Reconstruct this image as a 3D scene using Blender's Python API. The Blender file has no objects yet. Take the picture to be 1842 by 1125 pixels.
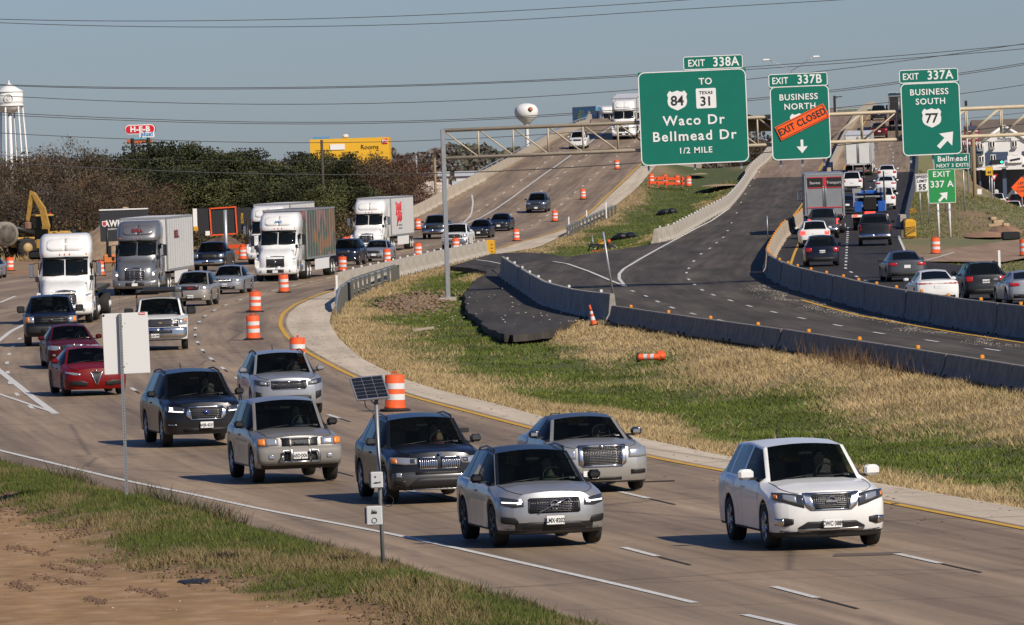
import bpy, bmesh, math, random
import numpy as np
from mathutils import Vector, Matrix, Euler
rnd = random.Random(7)
rng = np.random.default_rng(7)
R = math.radians
SC = bpy.context.scene
COL = SC.collection

# ---------------------------------------------------------------- camera, sky, sun, exposure
CAM_H, FPX = 6.6, 12800.0
PITCH, ROLL = (562.5 - 288.0) / FPX, R(1.85)
cam_d = bpy.data.cameras.new('camera')
cam_d.sensor_width = 36.0
cam_d.lens = FPX / 1842 * 36.0
cam_d.clip_start, cam_d.clip_end = 1.0, 20000.0
cam = bpy.data.objects.new('camera', cam_d)
COL.objects.link(cam)
CM = Matrix.Rotation(math.pi / 2 - PITCH, 3, 'X') @ Matrix.Rotation(-ROLL, 3, 'Z')
cam.matrix_world = Matrix.Translation((0, 0, CAM_H)) @ CM.to_4x4()
SC.camera = cam

SUN_EL, SUN_AZ = R(36), R(140)      # azimuth clockwise from +Y (the view direction)
sdir = Vector((math.sin(SUN_AZ) * math.cos(SUN_EL), math.cos(SUN_AZ) * math.cos(SUN_EL), math.sin(SUN_EL)))
w = bpy.data.worlds.new("World"); SC.world = w; w.use_nodes = True
nt = w.node_tree
bg = nt.nodes['Background']
sky = nt.nodes.new('ShaderNodeTexSky'); sky.sky_type = 'NISHITA'; sky.sun_disc = False
sky.sun_elevation = SUN_EL; sky.sun_rotation = SUN_AZ
sky.air_density = 1.0; sky.dust_density = 0.3; sky.ozone_density = 4.0; sky.altitude = 150
tint = nt.nodes.new('ShaderNodeMix'); tint.data_type = 'RGBA'; tint.blend_type = 'MULTIPLY'
tint.inputs[0].default_value = 1.0
tint.inputs[7].default_value = (0.745, 0.88, 1.25, 1)
nt.links.new(sky.outputs[0], tint.inputs[6])
nt.links.new(tint.outputs[2], bg.inputs[0])
bg.inputs[1].default_value = 0.0585
sun_d = bpy.data.lights.new('sun', 'SUN'); sun_d.energy = 4.9; sun_d.angle = R(0.55); sun_d.color = (1.0, 0.90, 0.76)
sun = bpy.data.objects.new('sun', sun_d); COL.objects.link(sun)
sun.location = (60, -40, 80)
sun.rotation_euler = sdir.to_track_quat('Z', 'Y').to_euler()
SC.view_settings.view_transform = 'Standard'; SC.view_settings.look = 'None'
SC.view_settings.exposure = 0.0; SC.view_settings.gamma = 1.0; SC.view_settings.use_curve_mapping = False
SC.cycles.max_bounces = 6; SC.cycles.transparent_max_bounces = 12
SC.cycles.glossy_bounces = 3; SC.cycles.diffuse_bounces = 3
SC.cycles.caustics_reflective = False; SC.cycles.caustics_refractive = False

# ---------------------------------------------------------------- sight lines of the photograph -> places on the ground
def ray(px, py):
    d = CM @ Vector(((px - 921) / FPX, (562.5 - py) / FPX, -1))
    return d / d.y
def at_d(px, py, Y):
    return Vector((0, 0, CAM_H)) + ray(px, py) * Y
def mk(pts):
    a = np.array(pts, float)
    return lambda y: np.interp(y, a[:, 0], a[:, 1])
ZM = mk([(0, 0), (540, 0), (566, .18), (593, .5), (615, .9), (637, 1.45), (659, 2.15), (681, 3.0), (703, 3.95), (725, 5.0), (769, 7), (813, 8.8), (857, 10.2), (900, 11.1), (945, 11.7), (1035, 12.1), (1165, 11.4), (1400, 8)])
ZR = mk([(0, 0), (300, 0), (346, .12), (390, .35), (430, .7), (470, 1.0), (500, 1.2), (535, 1.5), (570, 1.85), (610, 2.3), (650, 2.9), (680, 3.5), (710, 4.25), (750, 5.5), (800, 7.2), (860, 9.1), (920, 10.6), (1000, 12.0), (1080, 12.8), (1250, 12), (1500, 8)])
Z0 = lambda y: 0.0
def on(px, py, zf=Z0):
    r = ray(px, py)
    y = 60.0
    g = lambda q: CAM_H + r.z * q - float(zf(q))
    while y < 1400 and g(y) > 0: y += 3
    lo, hi = y - 3, y
    for _ in range(24):
        m = (lo + hi) / 2
        if g(m) > 0: lo = m
        else: hi = m
    return Vector((r.x * hi, hi, float(zf(hi))))

# ---------------------------------------------------------------- materials
MATS = {}
def mat(name, col, rough=.6, metal=0.0, coat=0.0, spec=.5, noise=0.0, nscale=8.0, bump=0.0, emit=None, attr=None, dirt=None, coords='Object'):
    if name in MATS: return MATS[name]
    m = bpy.data.materials.new(name); m.use_nodes = True
    t = m.node_tree; b = t.nodes['Principled BSDF']
    b.inputs['Base Color'].default_value = (*col, 1)
    b.inputs['Roughness'].default_value = rough
    b.inputs['Metallic'].default_value = metal
    b.inputs['Coat Weight'].default_value = coat
    b.inputs['Coat Roughness'].default_value = .06
    b.inputs['Specular IOR Level'].default_value = spec
    src = None
    if attr:
        a = t.nodes.new('ShaderNodeAttribute'); a.attribute_name = attr; src = a.outputs['Color']
    if noise > 0 or bump > 0:
        tc = t.nodes.new('ShaderNodeTexCoord')
        n = t.nodes.new('ShaderNodeTexNoise'); n.inputs['Scale'].default_value = nscale; n.inputs['Detail'].default_value = 6; n.inputs['Roughness'].default_value = .65
        t.links.new(tc.outputs[coords], n.inputs['Vector'])
        if noise > 0:
            r = t.nodes.new('ShaderNodeMapRange'); r.inputs[1].default_value = .25; r.inputs[2].default_value = .75
            r.inputs[3].default_value = 1 - noise; r.inputs[4].default_value = 1 + noise
            t.links.new(n.outputs[0], r.inputs[0])
            mx = t.nodes.new('ShaderNodeMix'); mx.data_type = 'RGBA'; mx.blend_type = 'MULTIPLY'; mx.inputs[0].default_value = 1
            if src: t.links.new(src, mx.inputs[6])
            else: mx.inputs[6].default_value = (*col, 1)
            t.links.new(r.outputs[0], mx.inputs[7]); src = mx.outputs[2]
        if bump > 0:
            bp = t.nodes.new('ShaderNodeBump'); bp.inputs['Strength'].default_value = bump; bp.inputs['Distance'].default_value = .05
            t.links.new(n.outputs[0], bp.inputs['Height']); t.links.new(bp.outputs[0], b.inputs['Normal'])
    if src: t.links.new(src, b.inputs['Base Color'])
    if emit:
        b.inputs['Emission Color'].default_value = (*emit[0], 1); b.inputs['Emission Strength'].default_value = emit[1]
    MATS[name] = m
    return m
def paint(name, col, metal=.0, rough=.32):
    new = 'paint_' + name not in MATS
    m = mat('paint_' + name, col, rough, metal, coat=.45 if max(col) > .1 else .2, spec=.5 if max(col) > .1 else .35, noise=.07, nscale=2.5)
    if new:                                              # road film that thickens towards the sills
        t = m.node_tree; N = t.nodes; b = N['Principled BSDF']; s = b.inputs['Base Color'].links[0].from_socket
        tc = N.new('ShaderNodeTexCoord'); sp = N.new('ShaderNodeSeparateXYZ'); t.links.new(tc.outputs['Object'], sp.inputs[0])
        r1 = N.new('ShaderNodeMapRange'); r1.inputs[1].default_value = .25; r1.inputs[2].default_value = .85; r1.inputs[3].default_value = .24; r1.inputs[4].default_value = .0; t.links.new(sp.outputs[2], r1.inputs[0])
        n = N.new('ShaderNodeTexNoise'); n.inputs['Scale'].default_value = 3.5; n.inputs['Detail'].default_value = 5; t.links.new(tc.outputs['Object'], n.inputs['Vector'])
        mu = N.new('ShaderNodeMath'); mu.operation = 'MULTIPLY'; t.links.new(r1.outputs[0], mu.inputs[0]); t.links.new(n.outputs[0], mu.inputs[1])
        x = N.new('ShaderNodeMix'); x.data_type = 'RGBA'; x.inputs[7].default_value = (.17, .14, .11, 1); t.links.new(mu.outputs[0], x.inputs[0]); t.links.new(s, x.inputs[6]); t.links.new(x.outputs[2], b.inputs['Base Color'])
    return m
def glass_mat(name, tintc, solid):
    if name in MATS: return MATS[name]
    m = bpy.data.materials.new(name); m.use_nodes = True
    t = m.node_tree; b = t.nodes['Principled BSDF']; o = t.nodes['Material Output']
    b.inputs['Base Color'].default_value = (.006, .008, .008, 1); b.inputs['Roughness'].default_value = .04
    tr = t.nodes.new('ShaderNodeBsdfTransparent'); tr.inputs[0].default_value = (*tintc, 1)
    mx = t.nodes.new('ShaderNodeMixShader'); mx.inputs[0].default_value = solid
    t.links.new(tr.outputs[0], mx.inputs[1]); t.links.new(b.outputs[0], mx.inputs[2]); t.links.new(mx.outputs[0], o.inputs[0])
    MATS[name] = m
    return m
BLACK = mat('black_plastic', (.012, .012, .013), .55)
DARK = mat('dark_underside', (.008, .008, .008), .9)
RUBBER = mat('tyre_rubber', (.018, .017, .016), .85, noise=.25, nscale=6)
CHROME = mat('chrome', (.62, .62, .62), .22, 1.0)
ALU = mat('wheel_alloy', (.42, .43, .44), .3, .9)
RIMDARK = mat('dark_wheel_alloy', (.05, .05, .055), .35, .6)
GLASS = glass_mat('windscreen_glass', (.58, .63, .60), .26)
TINT = glass_mat('tinted_glass', (.12, .13, .14), .78)
LAMP = mat('headlamp_lens', (.42, .44, .46), .12, .55, coat=1)
LAMPDARK = mat('smoked_lamp_lens', (.05, .055, .065), .12, .3, coat=1)
LAMPON = mat('lit_lamp', (.9, .9, .85), .3, emit=((1, .97, .92), 1.6))
AMBER = mat('amber_lens', (.75, .22, .03), .25, coat=.6)
RED = mat('red_lens', (.42, .012, .012), .2, coat=.8)
BRAKE = mat('lit_brake_lamp', (.7, .02, .02), .3, emit=((1, .05, .03), 3.0))
INTERIOR = mat('cabin_trim', (.07, .066, .06), .8)
SEAT = mat('seat_fabric', (.13, .12, .11), .9)
TANSEAT = mat('tan_seat', (.30, .23, .15), .8)
PLATE = mat('plate_white', (.75, .75, .74), .5)
INK = mat('black_ink', (.02, .02, .02), .6)
WHITE = mat('white_coating', (.78, .78, .77), .5)
STEEL = mat('galvanised_steel', (.42, .43, .43), .45, .6, noise=.12, nscale=5)
PAINTW = mat('road_paint_white', (.62, .61, .57), .7, noise=.38, nscale=9)
PAINTY = mat('road_paint_yellow', (.62, .36, .035), .7, noise=.22, nscale=3)
ORANGE = mat('safety_orange', (.74, .095, .018), .6, noise=.26, nscale=5)
REFW = mat('white_reflective_band', (.66, .66, .65), .45, noise=.14, nscale=6)
YELLOW = mat('machine_yellow', (.62, .33, .02), .5, noise=.15, nscale=2)
YELLOWD = mat('dusty_machine_yellow', (.40, .235, .045), .65, noise=.35, nscale=1.5)
CONC = mat('barrier_concrete', (.41, .37, .31), .88, noise=.36, nscale=2.2, bump=.35)
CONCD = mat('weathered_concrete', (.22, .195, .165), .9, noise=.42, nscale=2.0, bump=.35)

# ---------------------------------------------------------------- mesh building
class MB:
    def __init__(s): s.v, s.f, s.m, s.mats, s.smooth = [], [], [], [], []
    def mi(s, m):
        if m not in s.mats: s.mats.append(m)
        return s.mats.index(m)
    def add(s, vs, fs, m, smooth=False):
        o = len(s.v); k = s.mi(m)
        s.v.extend(tuple(p) for p in vs)
        for f in fs:
            s.f.append(tuple(i + o for i in f)); s.m.append(k); s.smooth.append(smooth)
        return s
    def box(s, c, d, m, rot=None, bev=0.0):
        x, y, z = d[0] / 2, d[1] / 2, d[2] / 2
        if bev > 0:
            b = min(bev, x * .9, y * .9, z * .9)
            vs = []
            for zz, k in ((-z, b), (-z + b, 0), (z - b, 0), (z, b)):
                X, Y_ = x - k, y - k
                vs += [(-X + b, -Y_, zz), (X - b, -Y_, zz), (X, -Y_ + b, zz), (X, Y_ - b, zz), (X - b, Y_, zz), (-X + b, Y_, zz), (-X, Y_ - b, zz), (-X, -Y_ + b, zz)]
            fs = [tuple(range(7, -1, -1)), tuple(range(24, 32))]
            for q in range(3):
                for i in range(8):
                    j = (i + 1) % 8
                    fs.append((q * 8 + i, q * 8 + j, q * 8 + 8 + j, q * 8 + 8 + i))
        else:
            vs = [(-x, -y, -z), (x, -y, -z), (x, y, -z), (-x, y, -z), (-x, -y, z), (x, -y, z), (x, y, z), (-x, y, z)]
            fs = [(3, 2, 1, 0), (4, 5, 6, 7), (0, 1, 5, 4), (1, 2, 6, 5), (2, 3, 7, 6), (3, 0, 4, 7)]
        M_ = rot if rot is not None else Matrix.Identity(3)
        C_ = Vector(c)
        return s.add([C_ + M_ @ Vector(p) for p in vs], fs, m)
    def tube(s, pts, r, m, n=8, cap=True, smooth=True):
        pts = [Vector(p) for p in pts]; vs, fs = [], []
        rs = r if isinstance(r, (list, tuple)) else [r] * len(pts)
        for i, p in enumerate(pts):
            d = (pts[min(i + 1, len(pts) - 1)] - pts[max(i - 1, 0)]).normalized()
            a = d.orthogonal().normalized() if abs(d.z) > .95 else d.cross(Vector((0, 0, 1))).normalized()
            b = d.cross(a)
            for k in range(n):
                q = 2 * math.pi * k / n
                vs.append(p + (a * math.cos(q) + b * math.sin(q)) * rs[i])
        for i in range(len(pts) - 1):
            for k in range(n):
                j = (k + 1) % n
                fs.append((i * n + k, i * n + j, i * n + n + j, i * n + n + k))
        if cap: fs += [tuple(range(n)), tuple(range((len(pts) - 1) * n, len(pts) * n))]
        return s.add(vs, fs, m, smooth)
    def lathe(s, prof, m, n=16, axis='Z', c=(0, 0, 0), smooth=True, cap=True):
        vs, fs = [], []
        for r, h in prof:
            for k in range(n):
                q = 2 * math.pi * k / n
                p = (r * math.cos(q), r * math.sin(q), h)
                if axis == 'X': p = (h, p[0], p[1])
                elif axis == 'Y': p = (p[0], h, p[1])
                vs.append((p[0] + c[0], p[1] + c[1], p[2] + c[2]))
        for i in range(len(prof) - 1):
            for k in range(n):
                j = (k + 1) % n
                fs.append((i * n + k, i * n + j, i * n + n + j, i * n + n + k))
        if cap: fs += [tuple(range(n)), tuple(range((len(prof) - 1) * n, len(prof) * n))]
        return s.add(vs, fs, m, smooth)
    def prism(s, poly, y0, y1, m):                     # polygon in (x, z), extruded along y
        n = len(poly)
        vs = [(x, y0, z) for x, z in poly] + [(x, y1, z) for x, z in poly]
        fs = [tuple(range(n)), tuple(range(2 * n - 1, n - 1, -1))] + [(i, (i + 1) % n, n + (i + 1) % n, n + i) for i in range(n)]
        return s.add(vs, fs, m)
    def prismx(s, poly, x0, x1, m):                    # polygon in (y, z), extruded along x
        n = len(poly)
        vs = [(x0, y, z) for y, z in poly] + [(x1, y, z) for y, z in poly]
        fs = [tuple(range(n)), tuple(range(2 * n - 1, n - 1, -1))] + [(i, (i + 1) % n, n + (i + 1) % n, n + i) for i in range(n)]
        return s.add(vs, fs, m)
    def rings(s, rs, m, cap=True, smooth=True):
        n = len(rs[0]); vs = [p for r in rs for p in r]; fs = []
        for i in range(len(rs) - 1):
            for k in range(n):
                j = (k + 1) % n
                fs.append((i * n + k, i * n + j, i * n + n + j, i * n + n + k))
        if cap: fs += [tuple(range(n)), tuple(range((len(rs) - 1) * n, len(rs) * n))]
        return s.add(vs, fs, m, smooth)
    def mesh(s, name, weld=False):
        me = bpy.data.meshes.new(name); me.from_pydata(s.v, [], s.f)
        for m in s.mats: me.materials.append(m)
        if s.f:
            me.polygons.foreach_set('material_index', s.m); me.polygons.foreach_set('use_smooth', s.smooth)
        bm = bmesh.new(); bm.from_mesh(me)
        if weld: bmesh.ops.remove_doubles(bm, verts=bm.verts, dist=.0005)
        bmesh.ops.recalc_face_normals(bm, faces=bm.faces); bm.to_mesh(me); bm.free()
        me.update()
        return me
    def build(s, name, parent=None, loc=(0, 0, 0), rot=(0, 0, 0), weld=False):
        return link(name, s.mesh(name, weld), parent, loc, rot)
def link(name, me, parent=None, loc=(0, 0, 0), rot=(0, 0, 0)):
    o = bpy.data.objects.new(name, me); COL.objects.link(o)
    o.location = loc; o.rotation_euler = rot
    if parent is not None: o.parent = parent
    return o
def tag(o, label=None, cat=None, group=None, kind=None):
    if label: o['label'] = label
    if cat: o['category'] = cat
    if group: o['group'] = group
    if kind: o['kind'] = kind
    return o
def empty(name, label, cat, group=None, loc=(0, 0, 0), rot=(0, 0, 0)):
    o = link(name, None, None, loc, rot); o.empty_display_size = .3
    return tag(o, label, cat, group)
def kids(o): return [c for c in ALLKIDS.get(o.name, [])]
def copy_tree(o, parent=None):
    c = o.copy(); COL.objects.link(c)
    if parent is not None: c.parent = parent
    for ch in o.children: copy_tree(ch, c)
    return c
def fastmesh(name, V, quads, mats, cols=None, smooth=False, n=4, midx=None):
    V = np.asarray(V, np.float32); F = np.asarray(quads, np.int32)
    me = bpy.data.meshes.new(name)
    me.vertices.add(len(V)); me.vertices.foreach_set('co', V.ravel())
    me.loops.add(F.size); me.loops.foreach_set('vertex_index', F.ravel())
    me.polygons.add(len(F)); me.polygons.foreach_set('loop_start', np.arange(0, F.size, n, dtype=np.int32))
    try: me.polygons.foreach_set('loop_total', np.full(len(F), n, np.int32))
    except Exception: pass
    if smooth: me.polygons.foreach_set('use_smooth', np.ones(len(F), bool))
    for m in (mats if isinstance(mats, (list, tuple)) else [mats]): me.materials.append(m)
    if midx is not None: me.polygons.foreach_set('material_index', np.asarray(midx, np.int32))
    me.update(calc_edges=True)
    if cols is not None:
        a = me.color_attributes.new('col', 'FLOAT_COLOR', 'POINT')
        C = np.ones((len(V), 4), np.float32); C[:, :3] = cols
        a.data.foreach_set('color', C.ravel())
    me.validate()
    return me
def text(body, size, m, parent, loc, rot=(R(90), 0, 0), name='lettering', align='CENTER', sx=1.0, bold=0.0, space=1.0):
    c = bpy.data.curves.new(name, 'FONT'); c.body = body; c.size = size
    c.align_x = align; c.align_y = 'CENTER'; c.extrude = .004; c.offset = bold; c.space_character = space; c.resolution_u = 3
    c.materials.append(m)
    o = link(name, c, parent, loc, rot); o.scale = (sx, 1, 1)
    return o
def rrect(w_, h, r, n=5):
    p = []
    for cx, cy, a in ((w_ / 2 - r, h / 2 - r, 0), (-w_ / 2 + r, h / 2 - r, 90), (-w_ / 2 + r, -h / 2 + r, 180), (w_ / 2 - r, -h / 2 + r, 270)):
        for i in range(n + 1):
            q = R(a + 90 * i / n); p.append((cx + r * math.cos(q), cy + r * math.sin(q)))
    return p
def nz(x, y, s=1.0, seed=0):      # cheap smooth noise, about -1..1
    v = 0
    for i, (a, b, c) in enumerate(((1, .7, 1), (-.6, 1.3, .8), (1.9, -1.1, .55), (2.3, 2.7, .4), (-4.1, 3.3, .25))):
        v = v + c * np.sin((a * x + b * y) * s + seed * 1.7 + i * 2.1 + 1.3 * np.sin((b * x - a * y) * s * .7 + i))
    return v / 2.2

_o = 'first second third fourth fifth sixth seventh eighth ninth tenth eleventh twelfth thirteenth fourteenth fifteenth sixteenth seventeenth eighteenth nineteenth'.split()
ORD = _o + ['twentieth'] + ['twenty ' + a for a in _o[:9]] + ['thirtieth'] + ['thirty ' + a for a in _o[:9]] + ['fortieth'] + ['forty ' + a for a in _o[:9]] + ['fiftieth'] + ['fifty ' + a for a in _o[:9]] + ['sixtieth'] + ['sixty ' + a for a in _o[:9]]
# ================================================================ GROUND, ROADS
class Curve:
    """A line on the ground as x(Y), from places seen in the photograph."""
    def __init__(s, px, zf, extra=(), smooth=3):
        P = [on(a, b, zf) for a, b in px]
        pts = sorted([(p.y, p.x) for p in P] + list(extra))
        a = np.array(pts); Y = np.arange(70, 1300, 2.0); X = np.interp(Y, a[:, 0], a[:, 1])
        # linear run-on past both ends
        for end, sl in ((0, slice(0, 2)), (-1, slice(-2, None))):
            q = a[sl]; k = (q[1, 1] - q[0, 1]) / max(q[1, 0] - q[0, 0], 1e-3)
            sel = Y < a[0, 0] if end == 0 else Y > a[-1, 0]
            X[sel] = a[end, 1] + k * (Y[sel] - a[end, 0])
        for _ in range(smooth):
            X = np.concatenate([X[:1], (X[:-2] + 2 * X[1:-1] + X[2:]) / 4, X[-1:]])
        s.Y, s.X, s.y0, s.y1 = Y, X, a[0, 0], a[-1, 0]
    def __call__(s, y): return np.interp(y, s.Y, s.X)

# main carriageway (towards the camera)
EDGE_SEEN = Curve([(1110, 1125), (1000, 1092), (870, 1050), (800, 1031), (690, 1003), (620, 984), (480, 949), (370, 914), (300, 897), (230, 886), (120, 851), (0, 831)], Z0)
EDGE = lambda y: EDGE_SEEN(y) - .32          # the grass tips hide this much of the paving's edge
WHT = Curve([(1420, 1125), (1290, 1096), (1190, 1070), (720, 964), (684, 957), (469, 917), (367, 894), (227, 866), (0, 811)], Z0)
YEL = Curve([(1842, 952), (1600, 906), (1400, 866), (1150, 820), (940, 767), (735, 713), (640, 680), (590, 655), (545, 630), (515, 605), (503, 585), (508, 565), (530, 548), (560, 535), (600, 522), (920, 439), (1021, 409), (1053, 388), (1093, 351), (1120, 327), (1151, 297)], ZM, smooth=8)
SHO = Curve([(1842, 915), (1700, 890), (1570, 868), (1300, 820), (1140, 785), (1010, 760), (900, 728), (800, 705), (720, 680), (650, 645), (610, 610), (592, 580), (597, 560), (612, 535), (711, 499), (782, 480), (873, 459), (905, 456), (960, 447), (1005, 427), (1104, 372), (1147, 337), (1170, 310)], ZM, smooth=5)
LEFTE = Curve([(420, 478), (592, 441), (640, 421), (735, 394), (800, 362), (870, 324), (930, 292), (985, 260), (1030, 238), (1062, 226)], ZM, extra=[(1100, 13.5), (1200, 18)])
# closed middle carriageway
MBAR = Curve([(1842, 700), (1612, 660), (1400, 624), (1200, 594), (1105, 577), (1044, 570), (984, 551), (905, 498)], ZR)
M0 = Curve([(1179, 438), (1208, 431), (1267, 397), (1307, 375), (1336, 340), (1352, 313), (1379, 289), (1392, 270)], ZR)
R1 = Curve([(1842, 611), (1728, 595), (1583, 567), (1503, 545), (1442, 529), (1406, 517), (1372, 498), (1369, 480), (1380, 458), (1400, 428), (1428, 408), (1451, 385), (1475, 345), (1490, 305), (1510, 262), (1532, 222)], ZR, smooth=5)
# right carriageway (away from the camera)
RE = Curve([(1860, 560), (1842, 520), (1800, 484), (1664, 472), (1640, 460), (1622, 440), (1621, 420), (1626, 398), (1634, 360), (1643, 320), (1646, 283), (1640, 225), (1630, 200)], ZR, extra=[(150, 28.0), (250, 22.5)])

UVN = 'road_uv'
def ribbon(name, L, Rr, y0, y1, zf, m, dz=0.0, nx=6, step=4.0, kind='structure', thick=0.0):
    Y = np.arange(y0, y1 + step, step); Y[-1] = y1
    n = len(Y); V = np.zeros((n, nx + 1, 3)); UV = np.zeros((n, nx + 1, 2))
    xl, xr = L(Y) if callable(L) else np.full(n, L), Rr(Y) if callable(Rr) else np.full(n, Rr)
    for i in range(nx + 1):
        x = xl + (xr - xl) * i / nx
        V[:, i] = np.stack([x, Y, np.asarray(zf(Y)) * np.ones(n) + dz], 1)
        UV[:, i] = np.stack([x - xr, Y], 1)
    idx = np.arange(n * (nx + 1)).reshape(n, nx + 1)
    q = np.stack([idx[:-1, :-1], idx[:-1, 1:], idx[1:, 1:], idx[1:, :-1]], -1).reshape(-1, 4)
    me = fastmesh(name, V.reshape(-1, 3), q, m, smooth=True)
    uv = me.uv_layers.new(name=UVN)
    vi = np.zeros(len(me.loops), np.int32); me.loops.foreach_get('vertex_index', vi)
    uv.data.foreach_set('uv', UV.reshape(-1, 2)[vi].astype(np.float32).ravel())
    o = link(name, me); o['kind'] = kind
    return o
def stripe(name, c, y0, y1, zf, wd, m, dz=.010, dash=None, off=0.0, step=2.0):
    """A painted line: wd wide across its own run; dash = (mark, period, phase)."""
    V, Q = [], []
    spans = [(y0, y1)]
    if dash:
        spans = []; k = y0 + dash[2]
        while k < y1:
            spans.append((k, min(k + dash[0], y1))); k += dash[1]
    for a, b in spans:
        n = max(2, int((b - a) / step) + 1); Y = np.linspace(a, b, n)
        X = c(Y) + off; T = (c(Y + 1) - c(Y - 1)) / 2
        nrm = np.stack([np.ones(n), -T], 1) / np.sqrt(1 + T * T)[:, None]
        z = np.asarray(zf(Y)) * np.ones(n) + dz
        o = len(V)
        for i in range(n):
            V.append((X[i] - nrm[i, 0] * wd / 2, Y[i] - nrm[i, 1] * wd / 2, z[i])); V.append((X[i] + nrm[i, 0] * wd / 2, Y[i] + nrm[i, 1] * wd / 2, z[i]))
        for i in range(n - 1): Q.append((o + 2 * i, o + 2 * i + 1, o + 2 * i + 3, o + 2 * i + 2))
    o = link(name, fastmesh(name, V, Q, m)); o['kind'] = 'structure'
    return o

def road_mat(name, base, streak, dark, joint=0.0, patch=.25, lane=3.65, rough=.75):
    m = bpy.data.materials.new(name); m.use_nodes = True
    t = m.node_tree; N, Lk = t.nodes, t.links; b = N['Principled BSDF']
    uv = N.new('ShaderNodeUVMap'); uv.uv_map = UVN
    def noise(sx, sy, scale, detail=5, rgh=.6):
        mp = N.new('ShaderNodeMapping'); mp.inputs['Scale'].default_value = (sx, sy, 1); Lk.new(uv.outputs[0], mp.inputs[0])
        n = N.new('ShaderNodeTexNoise'); n.inputs['Scale'].default_value = scale; n.inputs['Detail'].default_value = detail; n.inputs['Roughness'].default_value = rgh
        Lk.new(mp.outputs[0], n.inputs['Vector']); return n.outputs[0]
    def rng_(s, a, b_, c, d):
        r = N.new('ShaderNodeMapRange'); r.inputs[1].default_value = a; r.inputs[2].default_value = b_; r.inputs[3].default_value = c; r.inputs[4].default_value = d
        Lk.new(s, r.inputs[0]); return r.outputs[0]
    def mul(c, f):
        x = N.new('ShaderNodeMix'); x.data_type = 'RGBA'; x.blend_type = 'MULTIPLY'; x.inputs[0].default_value = 1
        if isinstance(c, tuple): x.inputs[6].default_value = (*c, 1)
        else: Lk.new(c, x.inputs[6])
        Lk.new(f, x.inputs[7]); return x.outputs[2]
    c = mul(base, rng_(noise(1, .12, .55), .3, .7, 1 - patch, 1 + patch))           # long patches
    c = mul(c, rng_(noise(1, .02, 2.2), .3, .7, 1 - streak, 1 + streak))             # wear streaks along the lanes
    c = mul(c, rng_(noise(1, 1, 9, 8, .75), .25, .75, .80, 1.2))                       # grain
    c = mul(c, rng_(noise(1, .22, 1.4, 3), .60, .70, 1, .80))                          # oil and patch spots
    # oil-dark band down the middle of every lane
    sp = N.new('ShaderNodeSeparateXYZ'); Lk.new(uv.outputs[0], sp.inputs[0])
    w_ = N.new('ShaderNodeMath'); w_.operation = 'MULTIPLY'; w_.inputs[1].default_value = 2 * math.pi / lane; Lk.new(sp.outputs[0], w_.inputs[0])
    cs = N.new('ShaderNodeMath'); cs.operation = 'COSINE'; Lk.new(w_.outputs[0], cs.inputs[0])
    c = mul(c, rng_(cs.outputs[0], -1, 1, 1 - dark, 1 + dark * .4))
    if joint:
        md = N.new('ShaderNodeMath'); md.operation = 'FRACT'
        dv = N.new('ShaderNodeMath'); dv.operation = 'DIVIDE'; dv.inputs[1].default_value = joint; Lk.new(sp.outputs[1], dv.inputs[0]); Lk.new(dv.outputs[0], md.inputs[0])
        lt = N.new('ShaderNodeMath'); lt.operation = 'GREATER_THAN'; lt.inputs[1].default_value = .045 / joint * 3; Lk.new(md.outputs[0], lt.inputs[0])
        c = mul(c, rng_(lt.outputs[0], 0, 1, .70, 1))
        # cracks
        vo = N.new('ShaderNodeTexVoronoi'); vo.feature = 'DISTANCE_TO_EDGE'; vo.inputs['Scale'].default_value = .09
        mp = N.new('ShaderNodeMapping'); mp.inputs['Scale'].default_value = (1, .7, 1); Lk.new(uv.outputs[0], mp.inputs[0]); Lk.new(mp.outputs[0], vo.inputs['Vector'])
        c = mul(c, rng_(vo.outputs['Distance'], 0.0, .010, .62, 1))
    Lk.new(c, b.inputs['Base Color'])
    b.inputs['Roughness'].default_value = rough; b.inputs['Specular IOR Level'].default_value = .25
    bp = N.new('ShaderNodeBump'); bp.inputs['Strength'].default_value = .15; bp.inputs['Distance'].default_value = .02
    Lk.new(noise(1, 1, 25, 4), bp.inputs['Height']); Lk.new(bp.outputs[0], b.inputs['Normal'])
    return m
CONCROAD = road_mat('worn_concrete_paving', (.290, .213, .138), .28, .20, joint=6.1, patch=.20, rough=.62)
SHOULDER = road_mat('pale_concrete_paving', (.56, .475, .36), .12, .03, joint=6.1, patch=.14, rough=.85)
ASPH = road_mat('old_asphalt', (.083, .071, .056), .30, .14, patch=.34, rough=.8)
ASPHD = road_mat('dark_asphalt', (.038, .034, .030), .20, .10, patch=.18, rough=.75)
RAMP = road_mat('dusty_concrete_paving', (.31, .215, .145), .15, .06, joint=6.1, patch=.18, rough=.85)

def left_main(Y):
    Y = np.asarray(Y, float)
    far = LEFTE(np.maximum(Y, 470)); near = EDGE(np.minimum(Y, 166))
    mid = np.interp(Y, [150, 166, 185, 220, 300, 440, 462, 474, 484], [0, float(EDGE(166)), -15.2, -24, -40, -46, -40, -26, float(LEFTE(484))])
    return np.where(Y < 166, near, np.where(Y > 484, far, mid))
ribbon('main_road', left_main, lambda y: YEL(y) + .25, 78, 1250, ZM, CONCROAD, 0, nx=14)
ribbon('concrete_shoulder', lambda y: YEL(y) + .25, SHO, 78, 850, ZM, SHOULDER, .001, nx=3, step=3)
ribbon('closed_road', lambda y: np.where(y < 404, MBAR(y) - .1, np.where(y < 452, np.interp(y, [404, 452], [float(MBAR(404)), float(M0(452))]), M0(y))), lambda y: R1(y) + .1, 78, 1250, ZR, ASPH, .02, nx=8)
ribbon('right_road', lambda y: R1(y) + .1, RE, 100, 705, ZR, ASPHD, .025, nx=8)
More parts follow.
